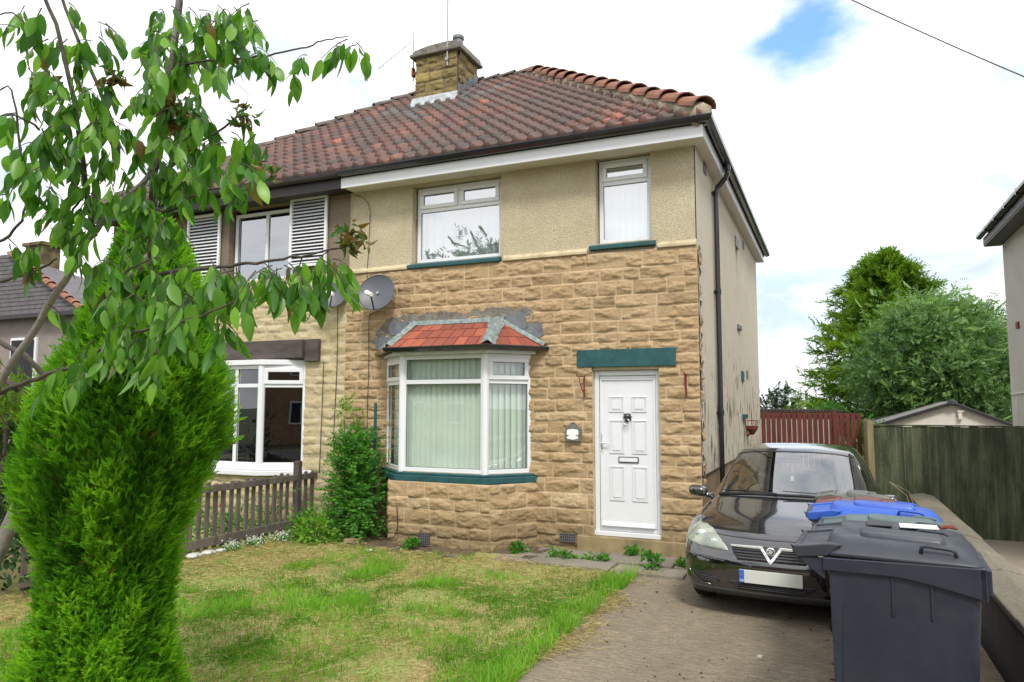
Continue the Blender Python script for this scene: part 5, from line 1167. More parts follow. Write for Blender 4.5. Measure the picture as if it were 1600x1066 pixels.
def tree(name, label, c, H, Rr, kind, n, mat, seed, size, trunk=.18):
    g = np.random.default_rng(seed); t = thing(name, label, 'tree', c); mb = MB(); mb.tube([(c[0], c[1], c[2]-.1), (c[0]+.05, c[1], c[2]+H*.4), (c[0], c[1], c[2]+H*.86)], [trunk, trunk*.7, trunk*.15], 9)
    P, D, Sz, T0 = [], [], [], []
    if kind == 'conifer':
        nb_ = 300
        for i in range(nb_):
            h = (i+g.random())/nb_; z = c[2]+H*(.04+.94*h); r = Rr*(1-h)**.62*g.uniform(.55, 1.15)*(1-.25*(h < .1)); a = i*2.4+g.normal(0, .4); dz = g.uniform(.10, .32)
            q = np.array([c[0]+r*math.cos(a), c[1]+r*math.sin(a), z+r*dz]); b_ = np.array([c[0], c[1], z-.1])
            if i % 4 == 0: mb.tube([b_, (b_+q)/2, q], [.035*(1-h)+.01, .02, .006], 5)
            m = int(n/nb_); s_ = g.random(m)**.62; p = b_+(q-b_)*s_[:, None]+g.normal(0, 1, (m, 3))*np.array([.20, .20, .085])*(1.25-.6*s_[:, None])*(.5+.5*(1-h))
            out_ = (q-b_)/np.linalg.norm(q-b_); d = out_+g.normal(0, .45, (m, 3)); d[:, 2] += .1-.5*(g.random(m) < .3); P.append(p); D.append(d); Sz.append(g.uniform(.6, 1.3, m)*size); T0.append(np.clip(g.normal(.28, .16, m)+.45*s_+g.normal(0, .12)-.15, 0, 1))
    else:
        nc = 150; cc = []
        while len(cc) < nc:
            q = g.uniform(-1, 1, 3); l = np.linalg.norm(q)
            if .45 < l < 1 and q[2] > -.8: cc.append(q*(.8+.3*float(fbm(q[0]*2+seed, q[1]*2, q[2]*2, 2))))
        cc = np.array(cc)*np.array([Rr, Rr, H*.42])+np.array([c[0], c[1], c[2]+H*.57])
        for i, q in enumerate(cc):
            if i % 3 == 0: b_ = np.array([c[0], c[1], c[2]+H*g.uniform(.2, .5)]); mb.tube([b_, (b_+q)/2+np.array([0, 0, .15]), q], [.05, .03, .008], 5)
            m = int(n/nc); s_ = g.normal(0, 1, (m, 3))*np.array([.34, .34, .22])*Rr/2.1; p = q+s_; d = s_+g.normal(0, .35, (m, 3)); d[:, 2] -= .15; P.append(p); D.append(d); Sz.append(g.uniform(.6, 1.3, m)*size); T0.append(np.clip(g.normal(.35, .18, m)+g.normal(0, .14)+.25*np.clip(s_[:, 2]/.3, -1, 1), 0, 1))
    P, D, Sz, T0 = np.vstack(P), np.vstack(D), np.concatenate(Sz), np.concatenate(T0); n = len(P); tt = np.stack([T0, np.zeros(n), np.zeros(n)], 1)
    if kind == 'conifer': tv, tf = spray_tpl(4, w_=.09, seed=seed)
    else: 
        d_, f_ = diamond(.17, .1); pp = np.array([(0, 0, j*.2) for j in range(1, 5) for s_ in (0, 1)]+[(0, 0, .9)]); dd = np.array([(s_, 0, .5) for j in range(1, 5) for s_ in (-1, 1)]+[(0, 0, 1)], float); tv, tf, _ = place(d_, f_, pp, dd, np.full(9, .42), np.zeros(9), np.zeros((9, 3)))
    V, F, T = place(tv, tf, P, D, Sz, g.uniform(0, 6.28, n), tt); mesh_obj('crown', V, F, mat, t, tint=T); mb.build('trunk', 'bark', t, smooth=True); return t
tree('leylandii_tree', 'tall ragged yellow-green conifer behind the shed and red gate', (3.45, 20.5, GZ-.3), 7.8, 3.95, 'conifer', 24000, 'leaf_cypress', 5, .36)
tree('ash_tree', 'rounded blue-green ash tree beyond the garage, in front of the conifer', (4.35, 16.3, GZ-.3), 5.75, 2.1, 'round', 15000, 'leaf_ash', 6, .27)
tree('ash_tree', 'thinner dark tree leaning out between the round ash and the right-hand house', (5.9, 18.5, GZ-.3), 5.6, 1.55, 'round', 4200, 'leaf_ash', 7, .25)
tree('sapling', 'small dark sapling seen in the gap just right of the house corner', (-.35, 19, GZ-.3), 3.1, .75, 'round', 800, 'leaf_dark', 8, .28, .06)
tree('street_tree', 'tree across the road, mirrored at the foot of the upstairs window', (-14.5, -24.5, GZ), 11.0, 4.2, 'round', 3500, 'leaf_dark', 9, .7)
# ------------------------------------------------------------------ fences, wall, outbuildings
fc = thing('picket_fence', 'weathered grey wooden picket fence along the left side of the lawn', 'fence', (-5.75, -2, GZ))
FX = -5.75; g = np.random.default_rng(2)
def fz(y): return .0
for (z0_, z1_) in ((-.165, -.055), (.50, .585)):
    mb = MB(); mb.box(FX+.012, FX+.045, -4.4, -.47, z0_+.03, z1_+.03, M4=None); mb.box(FX+.012, FX+.045, -.36, .30, z0_+.03, z1_+.03); mb.build('rail', 'wood_grey', fc, bevel=.004)
y = -4.35
while y < .22:
    if abs(y+.42) > .08:
        mb = MB(); h = .64+g.normal(0, .012); wd = .062+g.normal(0, .003); t_ = g.normal(0, .008); mb.prism([(y-wd/2, -.17), (y+wd/2, -.17), (y+wd/2+t_, h-.015), (y+t_+wd*.2, h), (y-wd/2+t_, h-.01)], 'x', FX-.012, FX+.010); mb.build('picket', 'wood_grey', fc, bevel=.002)
    y += .135+g.normal(0, .006)
for (y, h) in ((-.42, .80), (.27, .72), (-2.52, .62)):
    mb = MB(); mb.prism([(y-.045, GZ-.05), (y+.045, GZ-.05), (y+.045, h-.01), (y+.03, h+.012), (y-.04, h)], 'x', FX-.045, FX+.05); mb.build('post', 'wood_grey' if h < .79 else 'beam_dark', fc, bevel=.005)
for i, (y, s_) in enumerate(((-2.38, .09), (-2.15, .08), (-1.95, .06))):
    mb = MB(); mb.grid(lambda u, v: Vector((FX+.10+s_*math.sin(v*3.14)*math.cos(u*6.283)*(1+.15*math.sin(u*17)), y+s_*1.3*math.sin(v*3.14)*math.sin(u*6.283), GZ+.02+s_*.7*(1-math.cos(v*3.14))*.5)), 14, 7); mb.build('pale_stone', 'pale_stone', None, smooth=True, label=('pale grey stone at the fence foot, nearest the conifer', 'pale grey stone at the fence foot, second from the conifer', 'smallest pale stone at the fence foot, furthest from the conifer')[i], cat='stone', group='pale stones at the fence foot')
mb = MB(); mb.box(-4.62, -4.40, -.80, -.70, GZ-.0, GZ+.07, M4=Matrix.Translation((-4.5, -.75, 0))@Matrix.Rotation(.3, 4, 'Z')@Matrix.Translation((4.5, .75, 0))); mb.build('loose_brick', 'step_stone', None, bevel=.006, label='loose pale brick lying by the foot of the green shrub', cat='brick')
# slates and litter under the bay
for i, (x, y, s_, mt, lb) in enumerate(((-2.85, -1.02, .07, 'slate', 'broken dark slate on the ground in front of the bay'), (-3.7, -.95, .05, 'slate', 'small slate chip below the bay air brick'), (-3.95, -1.15, .03, 'white_plain', 'scrap of white litter at the lawn edge'))):
    mb = MB(); mb.prism([(x-s_, y-s_*.6), (x+s_*.9, y-s_*.8), (x+s_, y+s_*.4), (x-s_*.3, y+s_*.7)], 'z', GZ+.03, GZ+.045); mb.build('debris', mt, None, label=lb, cat='debris')
# low wall on the right
lw_ = thing('garden_wall', 'low dark block wall with rough stone coping running behind the bins', 'wall', (2.58, -3, GZ-.1))
WX0, WX1, WZ = 2.54, 2.79, .25
mb = MB(); mb.box(WX0, WX1, -9.5, 3.5, GZ-.3, WZ); mb.build('block_wall', 'wall_block', lw_)
mb = MB(); g = random.Random(8); y = -9.5
while y < 3.4:
    ln = g.uniform(.7, 1.1); y2 = min(y+ln, 3.5); dz = g.uniform(-.008, .008); mb.prism([(WX0-.045, WZ+.0), (WX1+.04, WZ), (WX1+.04, WZ+.05+dz), (2.68, WZ+.085+dz), (WX0-.045, WZ+.055+dz)], 'y', y+.004, y2-.004); y = y2
mb.build('coping', 'coping', lw_, bevel=.012)
# green board fence
gf = thing('board_fence', 'tall green-stained vertical board fence on the right', 'fence', (3.4, 3.6, GZ)); g = np.random.default_rng(4); x = 2.06; FT = 1.335
while x < 4.74:
    wd = .105+g.normal(0, .006); mb = MB(); b_ = g.uniform(.6, 1.5); mb.box(x+.003, min(x+wd, 4.75), 3.60+g.normal(0, .003), 3.622+g.normal(0, .002), GZ-.1+g.uniform(0, .02), FT-.012+g.normal(0, .004), tint=(b_, b_, b_)); mb.build('board', 'wood_green', gf, bevel=.002); x += wd
mb = MB(); mb.box(2.05, 4.75, 3.58, 3.64, FT-.008, FT+.012, tint=(1, 1, 1)); mb.build('cap_rail', 'wood_green', gf, bevel=.003)
for x in (2.80, 3.62):
    mb = MB(); mb.box(x-.018, x+.018, 3.583, 3.597, GZ-.1, FT-.01, tint=(1.5, 1.4, 1.2)); mb.build('cover_strip', 'wood_green', gf)
rf = thing('return_fence', 'pale weathered board fence running back from the green fence to the red gate', 'fence', (2.08, 5.8, GZ)); y = 3.66
while y < 8.0:
    mb = MB(); mb.box(2.07, 2.09, y+.004, y+.116, GZ-.1, 1.36+g.normal(0, .015)); mb.build('board', 'wood_pale', rf, bevel=.002); y += .12
mb = MB(); mb.box(1.97, 2.06, 3.56, 3.65, GZ-.1, 1.40); mb.build('post', 'wood_pale', rf, bevel=.006)
mb = MB(); mb.box(2.095, 2.13, 3.7, 8.0, 1.0, 1.08); mb.box(2.095, 2.13, 3.7, 8.0, .1, .18); mb.build('rails', 'wood_pale', rf)
gt = thing('red_gate', 'dark red slatted wooden gate closing the gap between house and fence', 'gate', (1.0, 8.2, GZ)); GT = 1.50; x = .02
for i in range(19):
    mb = MB(); wd = .088; mb.box(x, x+wd, 8.15, 8.172, GZ-.0, GT-.04+g.normal(0, .006)); mb.build('slat', 'wood_red', gt, bevel=.002); x += .107
mb = MB(); mb.box(.01, 2.05, 8.175, 8.21, GT-.14, GT-.02); mb.build('rail', 'wood_red', gt, bevel=.003); mb = MB(); mb.box(.01, 2.05, 8.175, 8.21, .2, .3); mb.build('rail', 'wood_red', gt, bevel=.003)
mb = MB(); mb.box(1.48, 1.56, 8.12, 8.20, GZ-.1, GT+.02); mb.build('post', 'wood_red', gt, bevel=.004)
# shed + garage
sh_ = thing('shed', 'low pale shed with a dark corrugated roof edge behind the red gate', 'shed', (.8, 11, GZ-.3)); mb = MB(); mb.box(-.9, 1.62, 10, 12.2, GZ-.3, 1.46); mb.build('wall', 'render_grey', sh_); mb = MB(); mb.box(-1.0, 1.70, 9.9, 12.4, 1.49, 1.53)
for i in range(34): mb.box(-1.0+i*.08, -.96+i*.08, 9.88, 12.4, 1.53, 1.555)
mb.build('roof', 'beam_dark', sh_); mb = MB(); mb.box(-.95, 1.66, 9.95, 9.99, 1.38, 1.485); mb.build('fascia', 'wood_pale', sh_)
ga = thing('garage', 'small white gabled garage with black verge boards behind the green fence', 'garage', (4.0, 14, GZ-.3)); yA, yB = 12.0, 17.0; gx0, gx1, gxa, gze, gzt = 2.62, 5.45, 4.22, 1.19, 1.72
mb = MB(); mb.prism([(gx0+.1, GZ-.3), (gx1-.1, GZ-.3), (gx1-.1, gze), (gxa, gzt-.03), (gx0+.1, gze)], 'y', yA+.06, yB); mb.build('wall', 'soffit', ga)
mb = MB()
for (a_, b_) in (((gx0-.05, gze-.03), (gxa, gzt)), ((gxa, gzt), (gx1+.05, gze-.03))): mb.prism([a_, b_, (b_[0], b_[1]+.04), (a_[0], a_[1]+.04)], 'y', yA-.02, yB+.1)
mb.build('roof', 'felt_roof', ga)
mb = MB()
for (a_, b_) in (((gx0-.05, gze-.08), (gxa, gzt-.05)), ((gxa, gzt-.05), (gx1+.05, gze-.08))): mb.prism([a_, b_, (b_[0], b_[1]+.075), (a_[0], a_[1]+.075)], 'y', yA-.06, yA-.025)
mb.lathe([(.12, gzt-.04), (.10, gzt+.04), (.03, gzt+.09)], (gxa, yA-.02, 0), 8); mb.build('verge_board', 'black_trim', ga)
mb = MB(); mb.box(gxa+.12, gxa+.2, yA-.02, yA+.05, gze+.12, gze+.3); mb.box(gxa+.1, gxa+.24, yA-.03, yA+.05, gze+.3, gze+.34); mb.build('vent', 'soffit', ga)
bush('ivy_heap', 'brown-tipped ivy heap over the shed roof end', 'plant', (1.45, 10.4, 1.5), .35, .3, .14, 300, 'leaf_shrub', .07, .35, 71, lo=.0, hi=.4)
bush('overgrowth', 'dark green overgrowth between shed and garage', 'bush', (2.3, 11.5, GZ-.3), .6, .6, 1.7, 1500, 'leaf_shrub', .11, .3, 72, lo=0, hi=.5, clump=.3)
# right neighbour
rn = thing('right_house', 'pebbledashed grey side wall of the next house, cut off by the right edge', 'house', (8, 4, GZ-.3)); RNX = 4.76
mb = MB(); mb.box(RNX, RNX+7, 0, 8.25, GZ-.3, 5.0); mb.build('wall', 'render_grey', rn)
mb = MB(); mb.add([(RNX-.3, -.35, 5.14), (RNX+7.3, -.35, 5.14), (RNX+7.3, 8.1, 5.14), (RNX-.3, 8.1, 5.14), (RNX+3.5, 3.9, 8.2)], [(0, 1, 4), (1, 2, 4), (2, 3, 4), (3, 0, 4), (0, 3, 2, 1)], (.15, .06, .05)); mb.build('roof', 'roof_tile', rn)
mb = MB(); mb.box(RNX-.30, RNX, -.3, 8.35, 4.90, 4.93); mb.box(RNX-.31, RNX-.28, -.3, 8.35, 4.93, 5.08); mb.build('soffit', 'dark_fascia', rn)
mb = MB(); gutter_run(mb, [(RNX-.37, 8.4, 5.14), (RNX-.37, -.4, 5.14)], .062); 
for y in np.arange(.3, 8.4, .9): mb.box(RNX-.43, RNX-.30, y, y+.05, 5.06, 5.16)
mb.build('gutter', 'black_plastic', rn)
mb = MB(); mb.box(RNX-.03, RNX, 7.2, 7.38, 3.1, 3.22); mb.build('wall_vent', 'rust', rn)
mb = MB(); mb.tube([(RNX-.02, 8.2, 1.87), (RNX-.02, 5.0, 1.92)], .012, 5); mb.tube([(RNX-.02, 7.7, 1.9), (RNX-.02, 7.7, .5)], .008, 5); mb.build('pipe', 'upvc_dirty', rn)
# left distant house
lh = thing('distant_house', 'distant pinkish house with grey slate roof and orange hip tiles at the left edge', 'house', (-31, 8, GZ-.3)); hz = 5.0; x1, yq = -26.0, 8.0
P0 = px(128, 484, 27.5); P1 = px(-90, 486, 27.5)
lx1, ly1, lz1 = P0; 
mb = MB(); mb.box(lx1-9, lx1-.35, ly1+.4, ly1+8, GZ-.3, lz1-.1); mb.build('wall', 'render_pink', lh)
def qx(u, v, d): return tuple(px(u, v, d))
rA = np.array([lx1, ly1, lz1]); rB = np.array([lx1-9.6, ly1, lz1]); rC = np.array(px(17, 397, 29.6)); rD = rC+np.array([-2.0, 0, 0])
def pxof(p):
    d = np.array(p)-C0; return 800+1136.77*d@RTn/(d@FWn), 533-1136.77*d@UPn/(d@FWn)
mb = MB(); n_ = 14
mb.add([rA, rB, rD, rC, np.array([lx1, ly1+8.4, lz1]), np.array([lx1-9.6, ly1+8.4, lz1])], [(0, 1, 2, 3), (0, 3, 4), (4, 3, 2, 5), (1, 5, 2), (0, 4, 5, 1)]); rr_ = mb.build('roof', 'slate', lh)
mb = MB()
for i in range(1, 15):
    t = i/15; a_ = rA+(rC-rA)*t; b_ = rB+(rD-rB)*t; mb.add([a_+np.array([0, -.02, .0]), b_+np.array([0, -.02, 0]), b_+np.array([0, -.03, .018]), a_+np.array([0, -.03, .018])], [(0, 1, 2, 3)])
mb.build('slate_courses', 'black_trim', rr_, fixn=False)
m1 = MB(); hipline(rA, rC, 3, m1, None, 12, .17); m1.build('hip_tiles', 'hip_tile', rr_)
mb = MB(); mb.box(lx1-9.5, lx1+.0, ly1-.06, ly1+.06, lz1-.16, lz1); mb.build('gutter', 'dark_fascia', lh)
mb = MB(); cx_, cy_, cz_ = px(40, 386, 31); mb.box(cx_, cx_+1.1, cy_, cy_+.8, cz_-2.4, cz_); mb.box(cx_-.1, cx_+1.2, cy_-.1, cy_+.9, cz_, cz_+.15); mb.build('chimney', 'stone_chimney', rr_, bevel=.02)
mb = MB(); mb.box(lx1-4.6, lx1-3.0, ly1+.30, ly1+.39, 1.0, lz1-.9); fo = mb.build('window', 'upvc', lh); mb = MB(); mb.box(lx1-4.5, lx1-3.12, ly1+.27, ly1+.295, 1.1, lz1-1.0); mb.build('pane', 'room_dark', fo)
# overhead wires
def wire(name, a, b, sag, r, label):
    a, b = np.array(a, float), np.array(b, float); m = MB(); m.tube([a+(b-a)*t+np.array([0, 0, -4*sag*t*(1-t)]) for t in np.linspace(0, 1, 24)], r, 5); m.build(name, 'black_trim', None, smooth=True, label=label, cat='cable')
wire('overhead_wire', (1.40, 0, 6.75), (4.9, 0, 4.15), .06, .007, 'black overhead wire crossing the sky at the top right')
wire('thin_wire', (-5.2, 0.0, 5.0), tuple(px(335, 95, 11)), .05, .0035, 'faint thin wire dropping from the sky to the neighbour\'s eaves')

# ------------------------------------------------------------------ grass and straw
def lawn_mask(x, y):
    e = np.clip((x-(DX-.55))/.5, 0, 1); n = fbm(x*1.1+3, y*1.1, 5, 4); m = np.clip((n-.33)*5, .3, 1)
    m = np.maximum(m, e*.95*(n > .36)); far = np.clip((-1.6-y)/1.2, 0, 1)*.7+.3
    left = np.clip((x+5.7)/1.6, .15, 1); return m*np.maximum(left, e)*np.maximum(far, e)
def grass_obj(name, n, seed, hmin, hmax, mat, straw=False):
    g = np.random.default_rng(seed); x = g.uniform(-5.85, DX+.03, n); y = -.95-6.6*g.random(n)**.9; m = lawn_mask(x, y); cl = fbm(x*3.1, y*3.1, 11, 3)
    keep = g.random(n) < (m*np.clip((cl-.36)*4, .22, 1)); x, y, m, cl = x[keep], y[keep], m[keep], cl[keep]; k = len(x)
    tuft = np.clip((fbm(x*2.2+9, y*2.2, 2, 3)-.5)*4, 0, 1); e = np.clip((x-(DX-.4))/.4, 0, 1)
    h = (hmin+(hmax-hmin)*g.random(k)**1.6)*(.5+.6*tuft+.8*e); P = np.stack([x, y, np.full(k, GZ)+.0], 1)
    D = g.normal(0, .33, (k, 3)); D[:, 2] = 1; wd = g.uniform(.0022, .0042, k)*(1+.1*np.abs(y+9)*0)
    tv = np.array([(-1, 0, 0), (1, 0, 0), (.8, -.12, .5), (-.8, -.12, .5), (0, -.42, 1)], float); tf = np.array([(0, 1, 2, 3), (3, 2, 4, 4)])
    tv = np.array([(-1, 0, 0), (1, 0, 0), (.8, -.10, .5), (-.8, -.10, .5), (.12, -.42, 1), (-.12, -.42, 1)], float); tf = np.array([(0, 1, 2, 3), (3, 2, 4, 5)])
    s3 = np.stack([wd, h, h], 1); tt = tints(k, 0, .8, 0, g); tt[:, 0] = np.clip(.15+.5*tuft+.35*e+g.normal(0, .22, k), 0, 1); tt[:, 1] = (g.random(k) < .05)*.7
    V, F, T = place(tv, tf, P, D, s3, g.uniform(0, 6.28, k), tt); return mesh_obj(name, V, F, mat, None, tint=T, kind='stuff', label='patchy uncut green grass over the lawn', cat='grass')
grass_obj('grass', 420000, 1, .03, .13, 'grass')
def straw_obj():
    g = np.random.default_rng(5); n = 90000; x = g.uniform(-5.85, DX+.02, n); y = -.9-6.6*g.random(n); k0 = g.random(n) < .75-.6*lawn_mask(x, y); x, y = x[k0], y[k0]
    xe = DX+np.abs(g.normal(0, .13, 5200)); ye = g.uniform(-7, -.9, 5200); ke = fbm(xe*3, ye*2.2, 8, 3) > .44; x = np.concatenate([x, xe[ke]]); y = np.concatenate([y, ye[ke]]); n = len(x)
    P = np.stack([x, y, GZ+.012+.03*g.random(n)], 1); a = g.uniform(0, 6.28, n); D = np.stack([np.cos(a), np.sin(a), g.normal(.08, .16, n)], 1); s3 = np.stack([g.uniform(.0012, .0024, n), np.full(n, .02), g.uniform(.03, .10, n)], 1)
    long_ = g.random(n) < .01; s3[long_, 2] *= 3.5
    tv = np.array([(-1, 0, 0), (1, 0, 0), (1, 0, 1), (-1, 0, 1)], float); tf = np.array([(0, 1, 2, 3)]); tt = tints(n, 0, 1, 0, g); tt[:, 0] = np.clip(g.normal(.38, .28, n), 0, 1); V, F, T = place(tv, tf, P, D, s3, g.normal(1.57, .7, n), tt)
    mesh_obj('dry_grass', V, F, 'straw', None, tint=T, kind='stuff', label='dry straw-coloured cut grass lying on lawn and drive edge', cat='dry grass')
straw_obj()
g = np.random.default_rng(77); parts = []
n = 420; xx = np.concatenate([g.uniform(-.4, 2.3, 140), g.normal(.72, .22, 280)]); yy = np.concatenate([g.uniform(-6.8, -1, 140), g.normal(-4.6, .45, 280)])
oc = np.array([(1, 0, 0), (-1, 0, 0), (0, 1, 0), (0, -1, 0), (0, 0, 1), (0, 0, -1)], float)*np.array([1, .8, .5]); of = np.array([(0, 2, 4), (2, 1, 4), (1, 3, 4), (3, 0, 4), (2, 0, 5), (1, 2, 5), (3, 1, 5), (0, 3, 5)])
V, F, T = place(oc, of, np.stack([xx, yy, np.full(n, GZ+.004)], 1), np.tile([[0, 0, 1.]], (n, 1))+g.normal(0, .2, (n, 3)), g.uniform(.004, .015, n)*np.where(g.random(n) < .03, 2.3, 1), g.uniform(0, 6, n), tints(n)); mesh_obj('driveway_grit', V, F, 'earth', None, kind='stuff', label='dark grit and soil crumbs scattered on the concrete driveway', cat='grit')
for i, (u, v, s_, mt, lb) in enumerate(((1187, 1029, .022, 'pale_stone', 'angular pale stone lying alone on the driveway left of the bins'), (1290, 1001, .018, 'wood_pale', 'brown chip on the driveway close to the front bin'), (1266, 985, .012, 'rust', 'tiny red fragment on the driveway below the car'))):
    d = (1.6231-GZ)/(-(FWn+RTn*(u-800)/1136.77+UPn*(533-v)/1136.77)[2]); c = px(u, v, d); mb = MB(); mb.prism([(c[0]-s_, c[1]-s_*.5), (c[0]+s_*.8, c[1]-s_*.7), (c[0]+s_, c[1]+s_*.5), (c[0]-s_*.2, c[1]+s_)], 'z', GZ, GZ+s_*1.1); mb.build('stone_chip', mt, None, bevel=s_*.25, label=lb, cat='stone')
# ------------------------------------------------------------------ the parked car (local: nose at y=0, x across, z up from the ground)
CARZ = GZ+.004
car = thing('parked_car', 'shiny black hatchback parked nose-on between the house and the wheelie bins', 'car', (.955, -2.30, CARZ), R(-4.2))
rowsC = [  # (x list, y list, z list) for nine columns from the centre line to the side
 ([0, .22, .44, .60, .70, .75, .785, .80, .80], [.10, .105, .13, .17, .23, .29, .36, .42, .47], [.175]*9),
 ([0, .22, .44, .61, .71, .765, .795, .81, .81], [.025, .03, .06, .10, .155, .22, .30, .39, .46], [.235]*9),
 ([0, .22, .44, .61, .715, .775, .805, .82, .82], [.0, .006, .035, .075, .13, .20, .28, .38, .46], [.36]*9),
 ([0, .22, .44, .61, .715, .775, .81, .822, .822], [.0, .006, .035, .075, .13, .20, .28, .38, .46], [.48]*9),
 ([0, .22, .44, .60, .71, .772, .805, .82, .82], [.035, .04, .065, .10, .15, .22, .30, .39, .46], [.545, .545, .55, .56, .565, .57, .575, .58, .58]),
 ([0, .22, .44, .59, .70, .765, .80, .818, .82], [.07, .075, .10, .14, .20, .27, .34, .41, .47], [.62, .62, .625, .63, .64, .645, .645, .64, .63]),
 ([0, .22, .43, .57, .68, .745, .785, .812, .82], [.115, .12, .155, .205, .27, .34, .40, .45, .49], [.685, .688, .695, .705, .715, .715, .705, .69, .665]),
 ([0, .22, .42, .56, .655, .72, .77, .805, .82], [.21, .215, .245, .295, .36, .42, .47, .50, .53], [.748, .750, .755, .765, .775, .768, .75, .72, .69]),
 ([0, .22, .43, .57, .66, .72, .768, .805, .822], [.42, .42, .44, .47, .51, .54, .56, .58, .60], [.835, .835, .832, .83, .825, .812, .785, .75, .71]),
 ([0, .23, .44, .59, .675, .73, .775, .808, .824], [.72, .72, .73, .74, .76, .77, .78, .79, .80], [.90, .899, .893, .882, .870, .85, .815, .775, .73]),
 ([0, .24, .46, .60, .685, .735, .778, .81, .824], [.96, .965, .985, 1.01, 1.04, 1.05, 1.05, 1.05, 1.05], [.952, .951, .945, .932, .915, .89, .85, .80, .75]),
 ([0, .24, .46, .605, .665, .705, .755, .805, .825], [1.0, 1.005, 1.035, 1.09, 1.14, 1.18, 1.18, 1.18, 1.18], [.975, .974, .966, .952, .94, .925, .885, .83, .77]),
 ([0, .235, .45, .59, .645, .68, .762, .806, .825], [1.21, 1.215, 1.245, 1.30, 1.35, 1.39, 1.39, 1.39, 1.39], [1.112, 1.111, 1.10, 1.083, 1.07, 1.05, .90, .84, .78]),
 ([0, .225, .43, .56, .612, .645, .765, .808, .825], [1.43, 1.435, 1.465, 1.515, 1.56, 1.60, 1.60, 1.60, 1.60], [1.25, 1.249, 1.238, 1.218, 1.20, 1.175, .91, .85, .79]),
 ([0, .21, .40, .525, .578, .61, .768, .81, .825], [1.66, 1.664, 1.69, 1.73, 1.77, 1.81, 1.81, 1.81, 1.81], [1.372, 1.371, 1.36, 1.34, 1.318, 1.285, .915, .855, .79]),
 ([0, .21, .40, .52, .572, .605, .77, .81, .825], [1.86, 1.86, 1.87, 1.89, 1.92, 1.95, 1.95, 1.95, 1.95], [1.415, 1.414, 1.402, 1.385, 1.36, 1.322, .92, .86, .79]),
 ([0, .21, .40, .52, .572, .605, .77, .81, .825], [2.4]*9, [1.435, 1.434, 1.423, 1.405, 1.378, 1.335, .93, .865, .79]),
 ([0, .20, .39, .505, .555, .588, .755, .80, .82], [3.05]*9, [1.40, 1.399, 1.39, 1.37, 1.345, 1.30, .945, .875, .79]),
 ([0, .19, .37, .48, .525, .56, .735, .785, .805], [3.42, 3.42, 3.41, 3.39, 3.37, 3.35, 3.35, 3.35, 3.35], [1.335, 1.334, 1.325, 1.305, 1.28, 1.245, .95, .88, .79]),
 ([0, .20, .40, .53, .59, .63, .70, .745, .77], [3.68, 3.68, 3.66, 3.63, 3.60, 3.57, 3.55, 3.53, 3.5], [1.0, 1.0, .995, .985, .98, .97, .94, .87, .79]),
 ([0, .22, .44, .58, .65, .69, .72, .745, .76], [3.79, 3.785, 3.76, 3.72, 3.68, 3.64, 3.60, 3.56, 3.52], [.75, .75, .75, .75, .745, .74, .735, .73, .72]),
 ([0, .22, .44, .60, .69, .74, .77, .785, .79], [3.83, 3.825, 3.80, 3.75, 3.70, 3.64, 3.58, 3.52, 3.48], [.5]*9),
 ([0, .22, .44, .60, .68, .73, .76, .775, .78], [3.78, 3.775, 3.75, 3.70, 3.66, 3.60, 3.54, 3.5, 3.46], [.24]*9)]
G0 = np.array([np.stack([np.array(a), np.array(b), np.array(c)], 1) for a, b, c in rowsC])      # rows, cols, 3
mid = (G0[:, 5]+G0[:, 6])/2; mid[11:19, 0] += .018
G0 = np.concatenate([G0[:, :6], mid[:, None], G0[:, 6:]], 1)
full = np.concatenate([G0[:, ::-1]*np.array([-1, 1, 1]), G0[:, 1:]], 1)                            # 23 rows x 19 cols
def crom(A, k):
    n = len(A); out_ = []
    for i in range(n-1):
        a_, b_, c_, d_ = A[max(i-1, 0)], A[i], A[i+1], A[min(i+2, n-1)]
        if i == 0: a_ = 2*b_-c_
        if i == n-2: d_ = 2*c_-b_
        for j in range(k):
            t = j/k; out_.append(.5*((2*b_)+(c_-a_)*t+(2*a_-5*b_+4*c_-d_)*t*t+(3*b_-a_-3*c_+d_)*t**3))
    out_.append(A[-1]); return np.array(out_)
KR, KC = 6, 5
Gd = crom(full, KR); Gd = crom(Gd.transpose(1, 0, 2), KC).transpose(1, 0, 2); nR_, nC = Gd.shape[:2]
cc0 = 9*KC      # centre column
def cells(rs, cs, cond=lambda r, c: True):
    out_ = []
    for r in range(rs[0], rs[1]):
        for c in range(cs[0], cs[1]):
            if cond(r, c): out_.append((r*nC+c, r*nC+c+1, (r+1)*nC+c+1, (r+1)*nC+c))
    return out_
def colmap(j): return cc0+j*KC   # control column index measured from the centre
def in_ws(r, c):      # windscreen: rows 11..14, |col| < 4
    a = abs(c+.5-cc0)/KC; return 11*KR+1 <= r < 14*KR and a < 4.0
def in_sg(r, c):      # side glass: between rail (5) and belt (7)
    a = abs(c+.5-cc0)/KC; rr = r/KR
    lo = 5.15; hi = 6.95
    return lo < a < hi and 12.1 < rr < 18.2 and not (16.05 < rr < 16.22)
def in_rw(r, c):
    a = abs(c+.5-cc0)/KC; return 18.25*KR < r < 19.0*KR and a < 3.6
body, ws, sg = [], [], []
for q in cells((0, nR_-1), (0, nC-1)):
    r, c = divmod(q[0], nC)
    (ws if in_ws(r, c) else sg if in_sg(r, c) or in_rw(r, c) else body).append(q)
Vd = Gd.reshape(-1, 3)
def compact(Fs):
    F = np.array(Fs); u, inv = np.unique(F, return_inverse=True); return Vd[u], inv.reshape(F.shape)
Vb, Fb = compact(body)
sb = MB(); sb.v = [tuple(p) for p in Vb]; sb.f = [tuple(int(i) for i in f[::-1]) for f in Fb]; sb.c = [None]*len(Vb)
